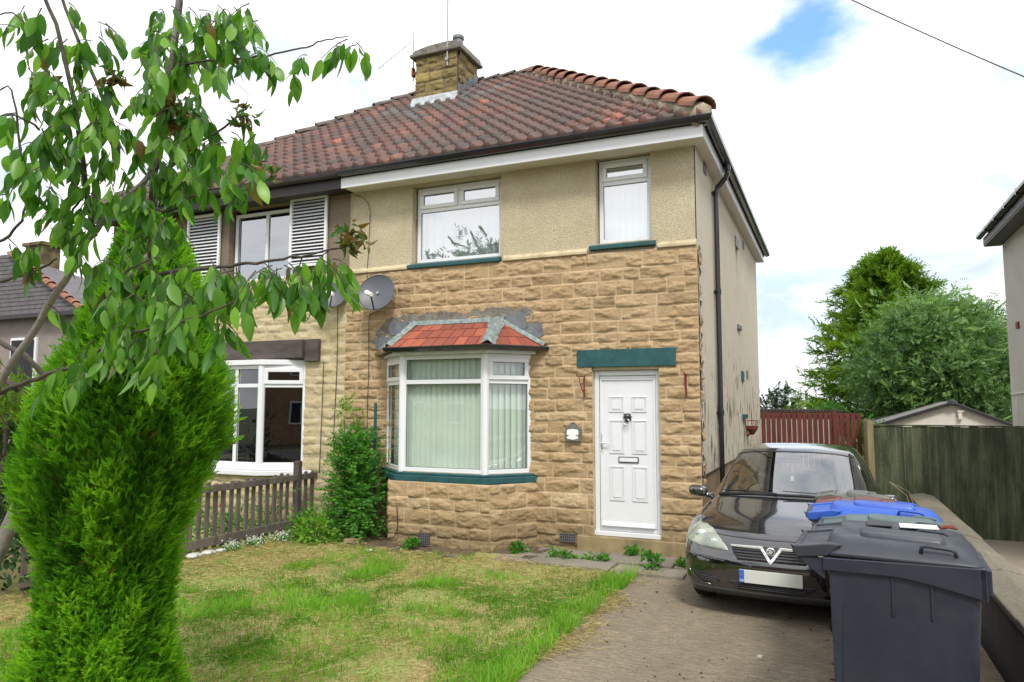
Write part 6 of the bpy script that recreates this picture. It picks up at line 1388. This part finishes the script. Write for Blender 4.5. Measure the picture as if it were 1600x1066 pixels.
# sides under the shoulder line, wheel arches cut by the lower edge
topE = Gd[:, -1]; o_ = np.argsort(topE[:, 1]); ty, tz, tx = topE[o_, 1], topE[o_, 2], topE[o_, 0]
msk = (topE[:, 2] > .6); ty, tz, tx = topE[msk][:, 1], topE[msk][:, 2], topE[msk][:, 0]; o_ = np.argsort(ty, kind='stable'); ty, tz, tx = ty[o_], tz[o_], tx[o_]
def lowz(y):
    z_ = .20
    for wy in (.74, 3.23):
        if abs(y-wy) < .345: z_ = max(z_, .30+math.sqrt(.345**2-(y-wy)**2))
    return z_
NY, NZ = 150, 12
for sgn in (-1, 1):
    def sf(u, v):
        y = .465+u*(3.50-.465); zt_ = float(np.interp(y, ty, tz)); xt = float(np.interp(y, ty, tx)); zl = min(lowz(y), zt_-.01); z_ = zl+v*(zt_-zl)
        k = np.clip((zt_-z_)/.55, 0, 1); x_ = xt+.012*math.sin(min(1, k*1.6)*3.14)-.03*k**3; return Vector((sgn*x_, y, z_))
    sb.grid(sf, NY, NZ)
sb.build('body', 'car_paint', car, smooth=True, local=True, fixn=False)
Vw, Fw = compact(ws); mesh_obj('windscreen', Vw, Fw, 'glass_car', car, smooth=True, local=True)
Vw, Fw = compact(sg); mesh_obj('side_windows', Vw, Fw, 'glass_car', car, smooth=True, local=True)
fr_rows = Gd[:8*KR].reshape(-1, 3)
def fy(x, z):
    d = (fr_rows[:, 0]-x)**2+(fr_rows[:, 2]-z)**2; k = np.argsort(d)[:4]; w_ = 1/(d[k]+1e-6); return float((fr_rows[k, 1]*w_).sum()/w_.sum())
def on_front(name, poly, mat, off=.006, thick=.012, res=.012, parent=car, smooth=True, bulge=0, label=None):
    """fill a polygon given in (x, z) with a grid lying on the nose surface"""
    poly = np.array(poly, float); x0, z0_ = poly.min(0); x1, z1_ = poly.max(0)
    def inside(x, z):
        c = False; n = len(poly)
        for i in range(n):
            (xa, za), (xb, zb) = poly[i], poly[i-1]
            if (za > z) != (zb > z) and x < (xb-xa)*(z-za)/(zb-za)+xa: c = not c
        return c
    # rows of spans so that edges follow the outline exactly
    m = MB(); nz_ = max(2, int((z1_-z0_)/res)); prev = None; rows_ = []
    for j in range(nz_+1):
        z = z0_+(z1_-z0_)*(min(max(j/nz_, .004), .996)); xs = []
        n = len(poly)
        for i in range(n):
            (xa, za), (xb, zb) = poly[i], poly[i-1]
            if (za > z) != (zb > z): xs.append((xb-xa)*(z-za)/(zb-za)+xa)
        if len(xs) < 2: continue
        rows_.append((z, min(xs), max(xs)))
    nx = max(3, int((x1-x0)/res)); vs = []
    for z, a_, b_ in rows_:
        for i in range(nx+1):
            t = i/nx; x = a_+(b_-a_)*t; bl = bulge*math.sin(math.pi*t)*math.sin(math.pi*min(1, max(0, (z-z0_)/(z1_-z0_)))); vs.append((x, fy(x, z)-off-bl, z))
    R_ = len(rows_); m.add(vs, [(j*(nx+1)+i, j*(nx+1)+i+1, (j+1)*(nx+1)+i+1, (j+1)*(nx+1)+i) for j in range(R_-1) for i in range(nx)])
    o = m.build(name, mat, parent, smooth=smooth, local=True, fixn=False, label=label)
    md = o.modifiers.new('thickness', 'SOLIDIFY'); md.thickness = thick; md.offset = -1 if True else 0
    return o
def ptube(name, pts, r, mat, parent=car, off=.004):
    m = MB(); m.tube([(x, fy(x, z)-off, z) for x, z in pts], r, 6); return m.build(name, mat, parent, smooth=True, local=True)
HL = [(-.365, .572), (-.50, .575), (-.66, .592), (-.765, .615), (-.795, .65), (-.785, .695), (-.745, .745), (-.69, .775), (-.62, .772), (-.53, .735), (-.44, .66), (-.385, .605)]
for s_ in (1, -1):
    poly = [(s_*x, z) for x, z in HL]
    h = on_front('headlight', poly, 'reflector', off=.002, thick=.004)
    on_front('lens', [(s_*(-.58+(x+.58)*.985), .672+(z-.672)*.98) for x, z in HL], 'lamp_lens', off=.010, thick=.003, bulge=.018, parent=h)
    for (x, z, r) in ((-.625, .675, .052), (-.50, .632, .036)):
        m = MB(); yy = fy(s_*x, z)-.010; m.lathe([(r, -.0), (r*.9, .004), (r*.6, .012), (r*.15, .016)], (s_*x, yy, z), 18, 'y'); m.build('lamp_bowl', 'chrome', h, smooth=True, local=True)
# grille
on_front('grille', [(-.345, .632), (.345, .632), (.325, .565), (.28, .512), (-.28, .512), (-.325, .565)], 'black_trim', off=.004, thick=.006)
for z in (.530, .553, .576, .599):
    w__ = .29 if z < .56 else .315; ptube('grille_slat', [(x, z) for x in np.linspace(-w__, w__, 24)], .0055, 'car_grey', off=.012)
def ribbon(name, path, hw, mat, off=.010, th=.012):
    P = []
    for (a_, b_) in zip(path[:-1], path[1:]):
        n = max(2, int(math.dist(a_, b_)/.012))
        for k in range(n): P.append((a_[0]+(b_[0]-a_[0])*k/n, a_[1]+(b_[1]-a_[1])*k/n))
    P.append(path[-1]); m = MB(); vs = []
    for i, p in enumerate(P):
        a_, b_ = P[max(0, i-1)], P[min(len(P)-1, i+1)]; d1 = Vector((p[0]-a_[0], p[1]-a_[1])); d2 = Vector((b_[0]-p[0], b_[1]-p[1])); d1 = d1.normalized() if d1.length > 1e-9 else d2.normalized(); d2 = d2.normalized() if d2.length > 1e-9 else d1
        t = (d1+d2).normalized(); nn = Vector((-t.y, t.x)); k = 1/max(.35, nn.dot(Vector((-d1.y, d1.x)))); w_ = hw(abs(p[0])) if callable(hw) else hw; y = fy(p[0], p[1])-off
        for s_, dy in ((-1, 0), (-1, -th*.6), (-.7, -th), (.7, -th), (1, -th*.6), (1, 0)): q = Vector(p)+nn*(s_*w_*k); vs.append((q.x, y+dy, q.y))
    n = len(P); m.add(vs, [(i*6+k, i*6+(k+1) % 6, (i+1)*6+(k+1) % 6, (i+1)*6+k) for i in range(n-1) for k in range(6)]+[tuple(range(6)), tuple((n-1)*6+k for k in range(6))]); return m.build(name, mat, car, local=True)
ribbon('chrome_bar', [(-.345, .624), (-.082, .624), (0, .510), (.082, .624), (.345, .624)], lambda ax: .0125 if ax < .10 else .0125-.004*(ax-.1)/.25, 'chrome', off=.012)
m = MB(); yb = fy(0, .60)-.022; m.lathe([(.036, .006), (.036, -.004), (.029, -.008), (.027, -.004)], (0, yb, .600), 28, 'y'); bd = m.build('badge', 'chrome', car, local=True, smooth=False)
m = MB(); m.lathe([(.027, 0), (.027, -.006)], (0, yb, .600), 24, 'y'); m.build('badge_field', 'car_grey', bd, local=True)
m = MB()   # winged-beast shape holding a pennant, as on the badge
m.prism([(-.020, .588), (-.006, .584), (.004, .578), (.010, .590), (.018, .596), (.020, .612), (.010, .604), (.006, .618), (-.004, .622), (-.012, .614), (-.006, .608), (-.016, .600)], 'y', yb-.011, yb-.006); m.prism([(-.022, .604), (-.012, .610), (-.014, .620), (-.024, .614)], 'y', yb-.0105, yb-.006); m.build('badge_emblem', 'chrome', bd, local=True)
# bumper details
on_front('lower_grille', [(-.37, .335), (.37, .335), (.34, .30), (.27, .258), (-.27, .258), (-.34, .30)], 'black_trim', off=.003, thick=.005)
for z in (.276, .292, .308, .323): w__ = .30+(z-.276)*1.1; ptube('grille_slat', [(x, z) for x in np.linspace(-w__, w__, 20)], .0045, 'car_grey', off=.009)
for s_ in (-1, 1):
    on_front('side_intake', [(s_*.44, .29), (s_*.46, .345), (s_*.72, .375), (s_*.73, .36), (s_*.60, .275)], 'black_trim', off=.003, thick=.005)
    for z in (.297, .314, .331): ptube('intake_slat', [(s_*(.46+.0), z), (s_*.56, z+.004), (s_*(.655+(z-.3)), z+.008)], .004, 'car_grey', off=.008)
    ptube('intake_edge', [(s_*x, z) for x, z in ((.745, .395), (.735, .365), (.68, .315), (.60, .272), (.50, .262))], .005, 'car_paint', off=.004)
    on_front('bumper_strip', [(s_*.40, .486), (s_*.40, .508), (s_*.60, .520), (s_*.775, .53), (s_*.785, .512), (s_*.60, .498)], 'car_paint', off=.018, thick=.016, label='rubbing strip')
    m = MB(); m.lathe([(.017, .0), (.017, -.004), (.012, -.005)], (s_*.50, fy(s_*.50, .43)-.001, .43), 14, 'y'); m.build('tow_cover', 'car_paint', car, local=True)
on_front('bumper_lip', [(-.70, .243), (.70, .243), (.69, .19), (-.69, .19)], 'car_grey', off=.006, thick=.01)
# plate
yp = fy(0, .385)-.022
m = MB(); m.box(-.26, .26, yp-.004, yp+.004, .330, .441); pt_ = m.build('number_plate', 'plate_white', car, local=True, bevel=.003)
m = MB(); m.box(-.262, .262, yp+.004, yp+.022, .328, .443); m.build('plate_backing', 'black_trim', pt_, local=True)
m = MB(); m.box(-.258, -.218, yp-.0065, yp-.0035, .332, .439); m.build('blue_band', 'plate_blue', pt_, local=True)
def text_obj(body_, size, mat, parent, M4, name='lettering'):
    cu = bpy.data.curves.new(name, 'FONT'); cu.body = body_; cu.size = size; cu.align_x = 'CENTER'; cu.align_y = 'CENTER'; cu.extrude = .0006
    o = bpy.data.objects.new(name, cu); COL.objects.link(o); dg = bpy.context.evaluated_depsgraph_get(); me = bpy.data.meshes.new_from_object(o.evaluated_get(dg)); bpy.data.objects.remove(o)
    me.transform(M4); me.materials.clear(); me.materials.append(M[mat]); q = bpy.data.objects.new(name, me); COL.objects.link(q); q.parent = parent; return q
text_obj('GB', .026, 'white_plain', pt_, Matrix.Translation((-.238, yp-.0075, .350))@Matrix.Rotation(R(90), 4, 'X'))
m = MB()
for k in range(12): a_ = k*math.pi/6; m.lathe([(.0016, 0), (.0016, -.0012)], (-.238+.011*math.cos(a_), yp-.0068, .405+.011*math.sin(a_)), 5, 'y')
m.build('star_ring', 'petal_yellow', pt_, local=True)
# bonnet gap, windscreen border, wipers
def surf(r, a): # r: control row (float), a: control column from centre (float)
    ri, ci = min(max(r*KR, 0), nR_-1.001), min(max(cc0+a*KC, 0), nC-1.001); i, j = int(ri), int(ci); fr_, fc_ = ri-i, ci-j
    return (Gd[i, j]*(1-fr_)*(1-fc_)+Gd[i+1, j]*fr_*(1-fc_)+Gd[i, j+1]*(1-fr_)*fc_+Gd[i+1, j+1]*fr_*fc_)
for s_ in (-1, 1):
    m = MB(); m.tube([surf(r, s_*a)+np.array([0, 0, .001]) for r, a in ((6.0, 3.1), (6.6, 3.6), (7.3, 4.3), (8, 4.6), (9, 4.7), (10, 4.8))], .0035, 5); m.build('bonnet_gap', 'black_trim', car, local=True)
m = MB(); m.tube([surf(6.0, a)+np.array([0, -.002, 0]) for a in np.linspace(-3.1, 3.1, 25)], .0035, 5); m.build('bonnet_gap', 'black_trim', car, local=True)
m = MB(); pts = [surf(11.05, a) for a in np.linspace(-4, 4, 25)]; m.tube([p+np.array([0, -.006, .004]) for p in pts], .012, 6); m.build('scuttle', 'black_trim', car, local=True)
m = MB(); m.tube([surf(14.0, a)+np.array([0, -.0, .002]) for a in np.linspace(-4, 4, 25)], .007, 5)
for s_ in (-1, 1): m.tube([surf(r, s_*4)+np.array([0, 0, .002]) for r in np.linspace(11, 14, 12)], .007, 5)
m.build('windscreen_seal', 'black_trim', car, local=True)
for a0, a1 in ((-3.4, -.3), (-.1, 2.9)):
    m = MB(); p0, p1 = surf(11.05, a1), surf(11.25, a0); m.tube([p0+np.array([0, -.02, .015]), (p0+p1)/2+np.array([0, -.03, .03]), p1+np.array([0, -.015, .018])], [.008, .006, .004], 6); m.build('wiper', 'black_trim', car, local=True)
# mirrors
for s_ in (-1, 1):
    m = MB(); b_ = np.array([s_*.76, 1.20, .93])
    def mf(u, v):
        a_ = u*2*math.pi; ph = (v-.5)*math.pi; return Vector((s_*(.90+.105*math.cos(ph)*math.cos(a_)), 1.17+.07*math.sin(ph)*1.0+.0, .97+.068*math.cos(ph)*math.sin(a_)*(1.05 if math.sin(a_) > 0 else .9)))
    def mf2(u, v):
        a_ = u*2*math.pi; ph = (v-.5)*math.pi; sx = math.copysign(abs(math.cos(a_))**.7, math.cos(a_)); sz = math.copysign(abs(math.sin(a_))**.7, math.sin(a_)); c_ = abs(math.cos(ph))**.6; return Vector((s_*(.895+.10*c_*sx), 1.17+.075*math.sin(ph), .965+.058*c_*sz+.008*c_*sx))
    m.grid(mf2, 28, 14); m.tube([(s_*.74, 1.20, .915), (s_*.80, 1.18, .925), (s_*.85, 1.17, .94)], [.03, .026, .03], 10); mr_ = m.build('door_mirror', 'car_paint' if s_ > 0 else 'car_paint', car, smooth=True, local=True, fixn=True)
# wheels
for (x, y, st) in ((-.715, .74, 0), (.715, .74, 0), (-.715, 3.23, 0), (.715, 3.23, 0)):
    s_ = 1 if x > 0 else -1; m = MB(); m.lathe([(.19, -.09), (.265, -.095), (.29, -.07), (.293, 0), (.29, .07), (.265, .095), (.19, .09)], (x, y, .292), 40, 'x'); wh = m.build('wheel', 'rubber', car, smooth=False, local=True)
    m = MB(); m.lathe([(.19, s_*.02), (.185, s_*.075), (.16, s_*.06), (.05, s_*.085), (.01, s_*.085)], (x, y, .292), 30, 'x'); m.build('rim', 'metal_grey', wh, local=True)
m = MB(); m.box(-.60, .60, .16, 3.6, .19, .30); m.box(-.79, .79, 1.12, 2.88, .19, .40); m.box(-.60, .60, .22, 1.0, .30, .62); m.build('underbody', 'black_trim', car, local=True)
for sgn in (-1, 1):
    for wy in (.74, 3.23):
        m = MB(); m.tube([(sgn*.60, wy+.345*math.cos(t), .30+.345*math.sin(t)) for t in np.linspace(0, math.pi, 14)], .03, 5); m.grid(lambda u, v: Vector((sgn*(.58+.235*v), wy+.348*math.cos(u*math.pi), .30+.348*math.sin(u*math.pi))), 20, 1); m.build('arch_liner', 'black_trim', car, local=True)
# interior
m = MB(); m.box(-.68, .68, 1.35, 3.3, .40, .46); m.box(-.74, .74, 3.3, 3.34, .4, .92); m.box(-.62, .62, 1.15, 1.6, .55, .86); m.prism([(1.06, .86), (1.10, .93), (1.30, .955), (1.60, .93), (1.62, .80), (1.3, .7)], 'x', -.66, .66); m.build('dashboard', 'car_inner', car, local=True, bevel=.01)
for x in (-.36, .36):
    m = MB(); m.prism([(1.95, .50), (2.42, .50), (2.62, 1.05), (2.55, 1.08), (2.47, 1.05), (2.36, .62), (1.98, .62)], 'x', x-.24, x+.24); m.box(x-.13, x+.13, 2.53, 2.63, 1.09, 1.27); st_ = m.build('seat', 'seat_cloth', car, local=True, bevel=.03)
m = MB(); m.prism([(2.95, .50), (3.25, .50), (3.38, 1.05), (3.28, 1.05), (3.15, .6), (2.95, .6)], 'x', -.60, .60); m.build('rear_seat', 'seat_cloth', car, local=True, bevel=.03)
m = MB(); cw = Vector((-.36, 1.68, .96)); Mw = Matrix.Translation(cw)@Matrix.Rotation(R(-64), 4, 'X'); m.tube([Mw@Vector((.185*math.cos(t), .185*math.sin(t), 0)) for t in np.linspace(0, 2*math.pi, 33)], .014, 8)
for t in (0, math.pi, -math.pi/2): m.tube([Mw@Vector((0, 0, .02)), Mw@Vector((.185*math.cos(t), .185*math.sin(t), 0))], .016, 6)
m.lathe([(.06, 0), (.05, .03), (.01, .035)], (0, 0, 0), 14, 'z', M4=Mw); m.build('steering_wheel', 'car_grey', car, smooth=True, local=True)
m = MB(); m.box(-.10, .10, 1.63, 1.66, 1.255, 1.315); m.tube([(0, 1.66, 1.30), (0, 1.66, 1.36)], .01, 6); m.build('rear_view_mirror', 'black_trim', car, local=True, bevel=.01)
m = MB(); m.tube([(0, 1.62, 1.25), (0, 1.62, 1.12)], .0015, 4); m.box(-.018, .018, 1.617, 1.622, 1.07, 1.12); m.build('air_freshener', 'white_plain', car, local=True)

# ------------------------------------------------------------------ wheelie bins (local: hinge side at -x, opening edge at +x, z up)
def make_bin(label, loc, rz, bm, lm, hgt=1.08, ln=.74, wd=.56, style='bail', group='wheelie bins in a row beside the car', lid_label=None):
    t = thing('wheelie_bin', label, 'wheelie bin', loc, rz, group); hx, hy = ln/2, wd/2; H = hgt-.10
    def rrect(ax0, ax1, ay, z, r, n=5):
        pts = []
        for (cx_, cy_, a0) in ((ax1-r, ay-r, 0), (ax0+r, ay-r, 90), (ax0+r, -ay+r, 180), (ax1-r, -ay+r, 270)):
            for k in range(n+1): a_ = R(a0+90*k/n); pts.append(Vector((cx_+r*math.cos(a_), cy_+r*math.sin(a_), z)))
        return pts
    def loft(mb, rings, cap=True):
        n = len(rings[0]); b = len(mb.v); vs = [p for r_ in rings for p in r_]; fs = [(i*n+k, i*n+(k+1) % n, (i+1)*n+(k+1) % n, (i+1)*n+k) for i in range(len(rings)-1) for k in range(n)]
        if cap: fs += [tuple(range(n-1, -1, -1)), tuple((len(rings)-1)*n+k for k in range(n))]
        mb.add(vs, fs)
    m = MB(); lev = [(.04, .76, .84, .03), (.07, .775, .85, .04), (.30, .83, .90, .04), (.60, .885, .93, .04), (.85, .935, .955, .045), (.965, .955, .97, .045)]
    loft(m, [rrect(-hx*.80*(.93+.07*f), hx*a_*1.0, hy*b_, f*H, r) for f, a_, b_, r in lev])
    # moulded ribs under the rim
    for sy in (-1, 1):
        for x in (-.02*ln, .20*ln): m.box(x-.006, x+.006, sy*hy*.955-.010, sy*hy*.955+.010, H-.24, H-.05)
        m.prism([(-hx*.78, H-.06), (-hx*.62, H-.06), (-hx*.70, .30), (-hx*.76, .22)], 'y', sy*hy*.90-.012*sy, sy*hy*.965)
    m.build('bin_body', bm, t, smooth=False, local=True, bevel=.006)
    # rim: deepens towards the opening edge
    m = MB()
    n_ = 12
    for sy in (-1, 1):
        P_ = []
        for i in range(n_+1):
            u = i/n_; x = -hx*.86+u*(hx*.86+hx); dpt = .055+.075*max(0, (u-.45)/.55)**1.3; P_.append((x, H-dpt))
        P_ += [(hx, H+.02), (-hx*.86, H+.01)]
        m.prism(P_, 'y', sy*(hy-.022), sy*(hy+.008))
    m.box(hx-.03, hx+.0, -hy-.008, hy+.008, H-.13, H+.02); m.box(hx, hx+.022, -hy*.9, hy*.9, H-.11, H+.01); m.box(-hx*.86, -hx*.83, -hy, hy, H-.05, H+.01)
    rim = m.build('rim', bm, t, local=True, bevel=.006)
    # lid
    m = MB()
    def lidring(x0, x1, ay, z, r, slope=0): return [Vector((p.x, p.y, p.z+slope*(p.x)/ln)) for p in rrect(x0, x1, ay, z, r)]
    if style in ('bail', 'bail2'):
        sl_ = -.03; loft(m, [lidring(-hx*.84, hx*.985, hy+.004, H+.015, .05, sl_*.2), lidring(-hx*.84, hx*.99, hy+.008, H+.03, .06, sl_*.3), lidring(-hx*.83, hx*.975, hy-.005, H+.045, .07, sl_*.6), lidring(-hx*.80, hx*.93, hy-.04, H+.075, .10, sl_), lidring(-hx*.76, hx*.86, hy-.085, H+.092, .10, sl_), lidring(-hx*.3, hx*.5, hy*.50, H+.096, .05, sl_)])
        loft(m, [lidring(-hx*.42, hx*.62, hy*.46, H+.088, .04, sl_), lidring(-hx*.40, hx*.60, hy*.42, H+.113, .04, sl_), lidring(-hx*.3, hx*.5, hy*.3, H+.115, .03, sl_)])
    else:
        loft(m, [lidring(-hx*.84, hx*.985, hy+.004, H+.01, .04), lidring(-hx*.84, hx*.99, hy+.008, H+.025, .05), lidring(-hx*.80, hx*.95, hy-.02, H+.05, .06), lidring(-hx*.7, hx*.85, hy-.07, H+.065, .06), lidring(-hx*.5, hx*.6, hy*.5, H+.07, .04)])
        loft(m, [lidring(-hx*.35, hx*.35, hy*.75, H+.055, .04), lidring(-hx*.30, hx*.30, hy*.66, H+.092, .04), lidring(-hx*.2, hx*.2, hy*.5, H+.094, .03)])
    lid = m.build('lid', lm, t, local=True, bevel=.004, smooth=False, label=lid_label)
    for p_ in lid.data.polygons: p_.use_smooth = True
    m = MB()
    for sy in (-1, 1):
        m.prism([(-hx*.80, H+.015), (-hx*1.10, H+.002), (-hx*1.19, H-.0), (-hx*1.23, H+.03), (-hx*1.19, H+.055), (-hx*1.0, H+.064), (-hx*.78, H+.078), (-hx*.62, H+.075)], 'y', sy*hy*.92-.022, sy*hy*.92+.022)
    m.prism([(-hx*1.14, H+.018), (-hx*1.16, H+.045), (-hx*1.0, H+.054), (-hx*.66, H+.074), (-hx*.66, H+.03)], 'y', -hy*.9, hy*.9)
    m.split('hinge_arm', lm, lid, local=True, bevel=.006)
    m = MB(); 
    for sy in (-1, 1): m.prism([(-hx*.84, H-.10), (-hx*.84, H+.0), (-hx*1.18, H+.0), (-hx*1.22, H+.03), (-hx*1.10, H-.03)], 'y', sy*hy*.93-.012, sy*hy*.93+.012)
    m.tube([(-hx*1.19, -hy*.98, H+.032), (-hx*1.19, hy*.98, H+.032)], .020, 10); m.build('hinge_bar', bm, t, local=True, bevel=.003)
    if style == 'bail':
        m = MB()
        for sy in (-1, 1):
            zz = H+.035; m.tube([(hx*.30, sy*(hy-.035), zz+.02), (hx*.31, sy*(hy-.022), zz+.055), (hx*.36, sy*(hy-.02), zz+.062), (hx*.62, sy*(hy-.02), zz+.054), (hx*.68, sy*(hy-.022), zz+.045), (hx*.70, sy*(hy-.035), zz+.01)], .009, 8)
        m.split('lid_handle', lm, lid, local=True, smooth=True)
    elif style == 'slot':
        m = MB()
        for sy in (-1, 1):
            m.prism([(hx*.02, H+.048), (hx*.55, H+.048), (hx*.52, H+.080), (hx*.06, H+.085)], 'y', sy*(hy*.60), sy*(hy*.86))
        m.split('lid_grip', lm, lid, local=True, bevel=.012)
        m = MB(); 
        for sy in (-1, 1): m.box(hx*.10, hx*.46, sy*(hy*.862), sy*(hy*.872), H+.056, H+.074)
        m.split('grip_slot', 'black_trim', lid, local=True, bevel=.004)
    for sy in (-1, 1):
        m = MB(); m.lathe([(.06, -.025), (.09, -.025), (.09, .025), (.06, .025)], (-hx*.60, sy*(hy-.04), .09), 24, 'y'); wl = m.build('wheel', 'rubber', t, local=True)
    m = MB(); m.tube([(-hx*.60, -hy+.03, .09), (-hx*.60, hy-.03, .09)], .012, 8); m.build('axle', 'metal_grey', t, local=True)
    return t
b1 = make_bin('nearest wheelie bin, dark blue-grey with a bail handle on its lid', (1.755, -4.82, GZ), R(-3.5), 'bin_body', 'bin_dark', 1.21, .74, .54)
b2 = make_bin('second dark grey wheelie bin, white sticker and black square on its lid', (1.80, -4.26, GZ), R(-2), 'bin_body', 'bin_dark', 1.17, .74, .52)
hH = 1.17+.018
m = MB(); m.box(.02, .21, -.13, .02, hH-.0, hH+.004); m.build('sticker', 'sticker', b2, local=True); m = MB(); m.box(-.14, -.02, -.14, .02, hH+.0, hH+.006); m.build('black_square', 'black_trim', b2, local=True)
m = MB(); m.tube([(.22, -.14, hH+.01), (.25, -.15, hH+.02), (.29, -.13, hH+.012), (.27, -.11, hH+.02), (.23, -.12, hH+.02), (.22, -.14, hH+.01)], .008, 6); m.build('wire_knot', 'rust', b2, local=True)
b3 = make_bin('wheelie bin with pale grey-green lid, between the dark bins and the blue one', (1.83, -3.73, GZ), R(-2), 'bin_body', 'bin_green', 1.14, .74, .50, lid_label='pale grey-green lid')
b4 = make_bin('wheelie bin with a bright blue lid, fourth from the camera', (1.765, -3.20, GZ), R(-1), 'bin_dark', 'bin_blue', 1.165, .76, .50, lid_label='bright blue lid')
b5 = make_bin('low brown-lidded bin between the blue-lidded bin and the last one', (1.72, -2.72, GZ), R(-2), 'bin_brown', 'bin_brown', 1.165, .60, .38, 'slot')
b6 = make_bin('last bin with a faded grey-green lid and slot grip, touching the car', (1.66, -2.32, GZ), R(-3), 'bin_greygreen', 'bin_greygreen', 1.17, .52, .34, 'slot')
# dry stalks behind the bins
g = np.random.default_rng(6); t = thing('dry_stalks', 'few dry curved grass stalks standing behind the bins near the car mirror', 'stalks', (2.35, -1.5, GZ)); m = MB()
for k in range(2):
    x, y = 2.2+.07*k, -1.6+g.normal(0, .08); m.tube([(x, y, GZ), (x-.03, y, .4), (x-.12-.05*k, y, .82+.03*k), (x-.26-.04*k, y, .94-.02*k)], [.004, .004, .003, .004], 5)
m.build('stems', 'wood_pale', t, smooth=True)
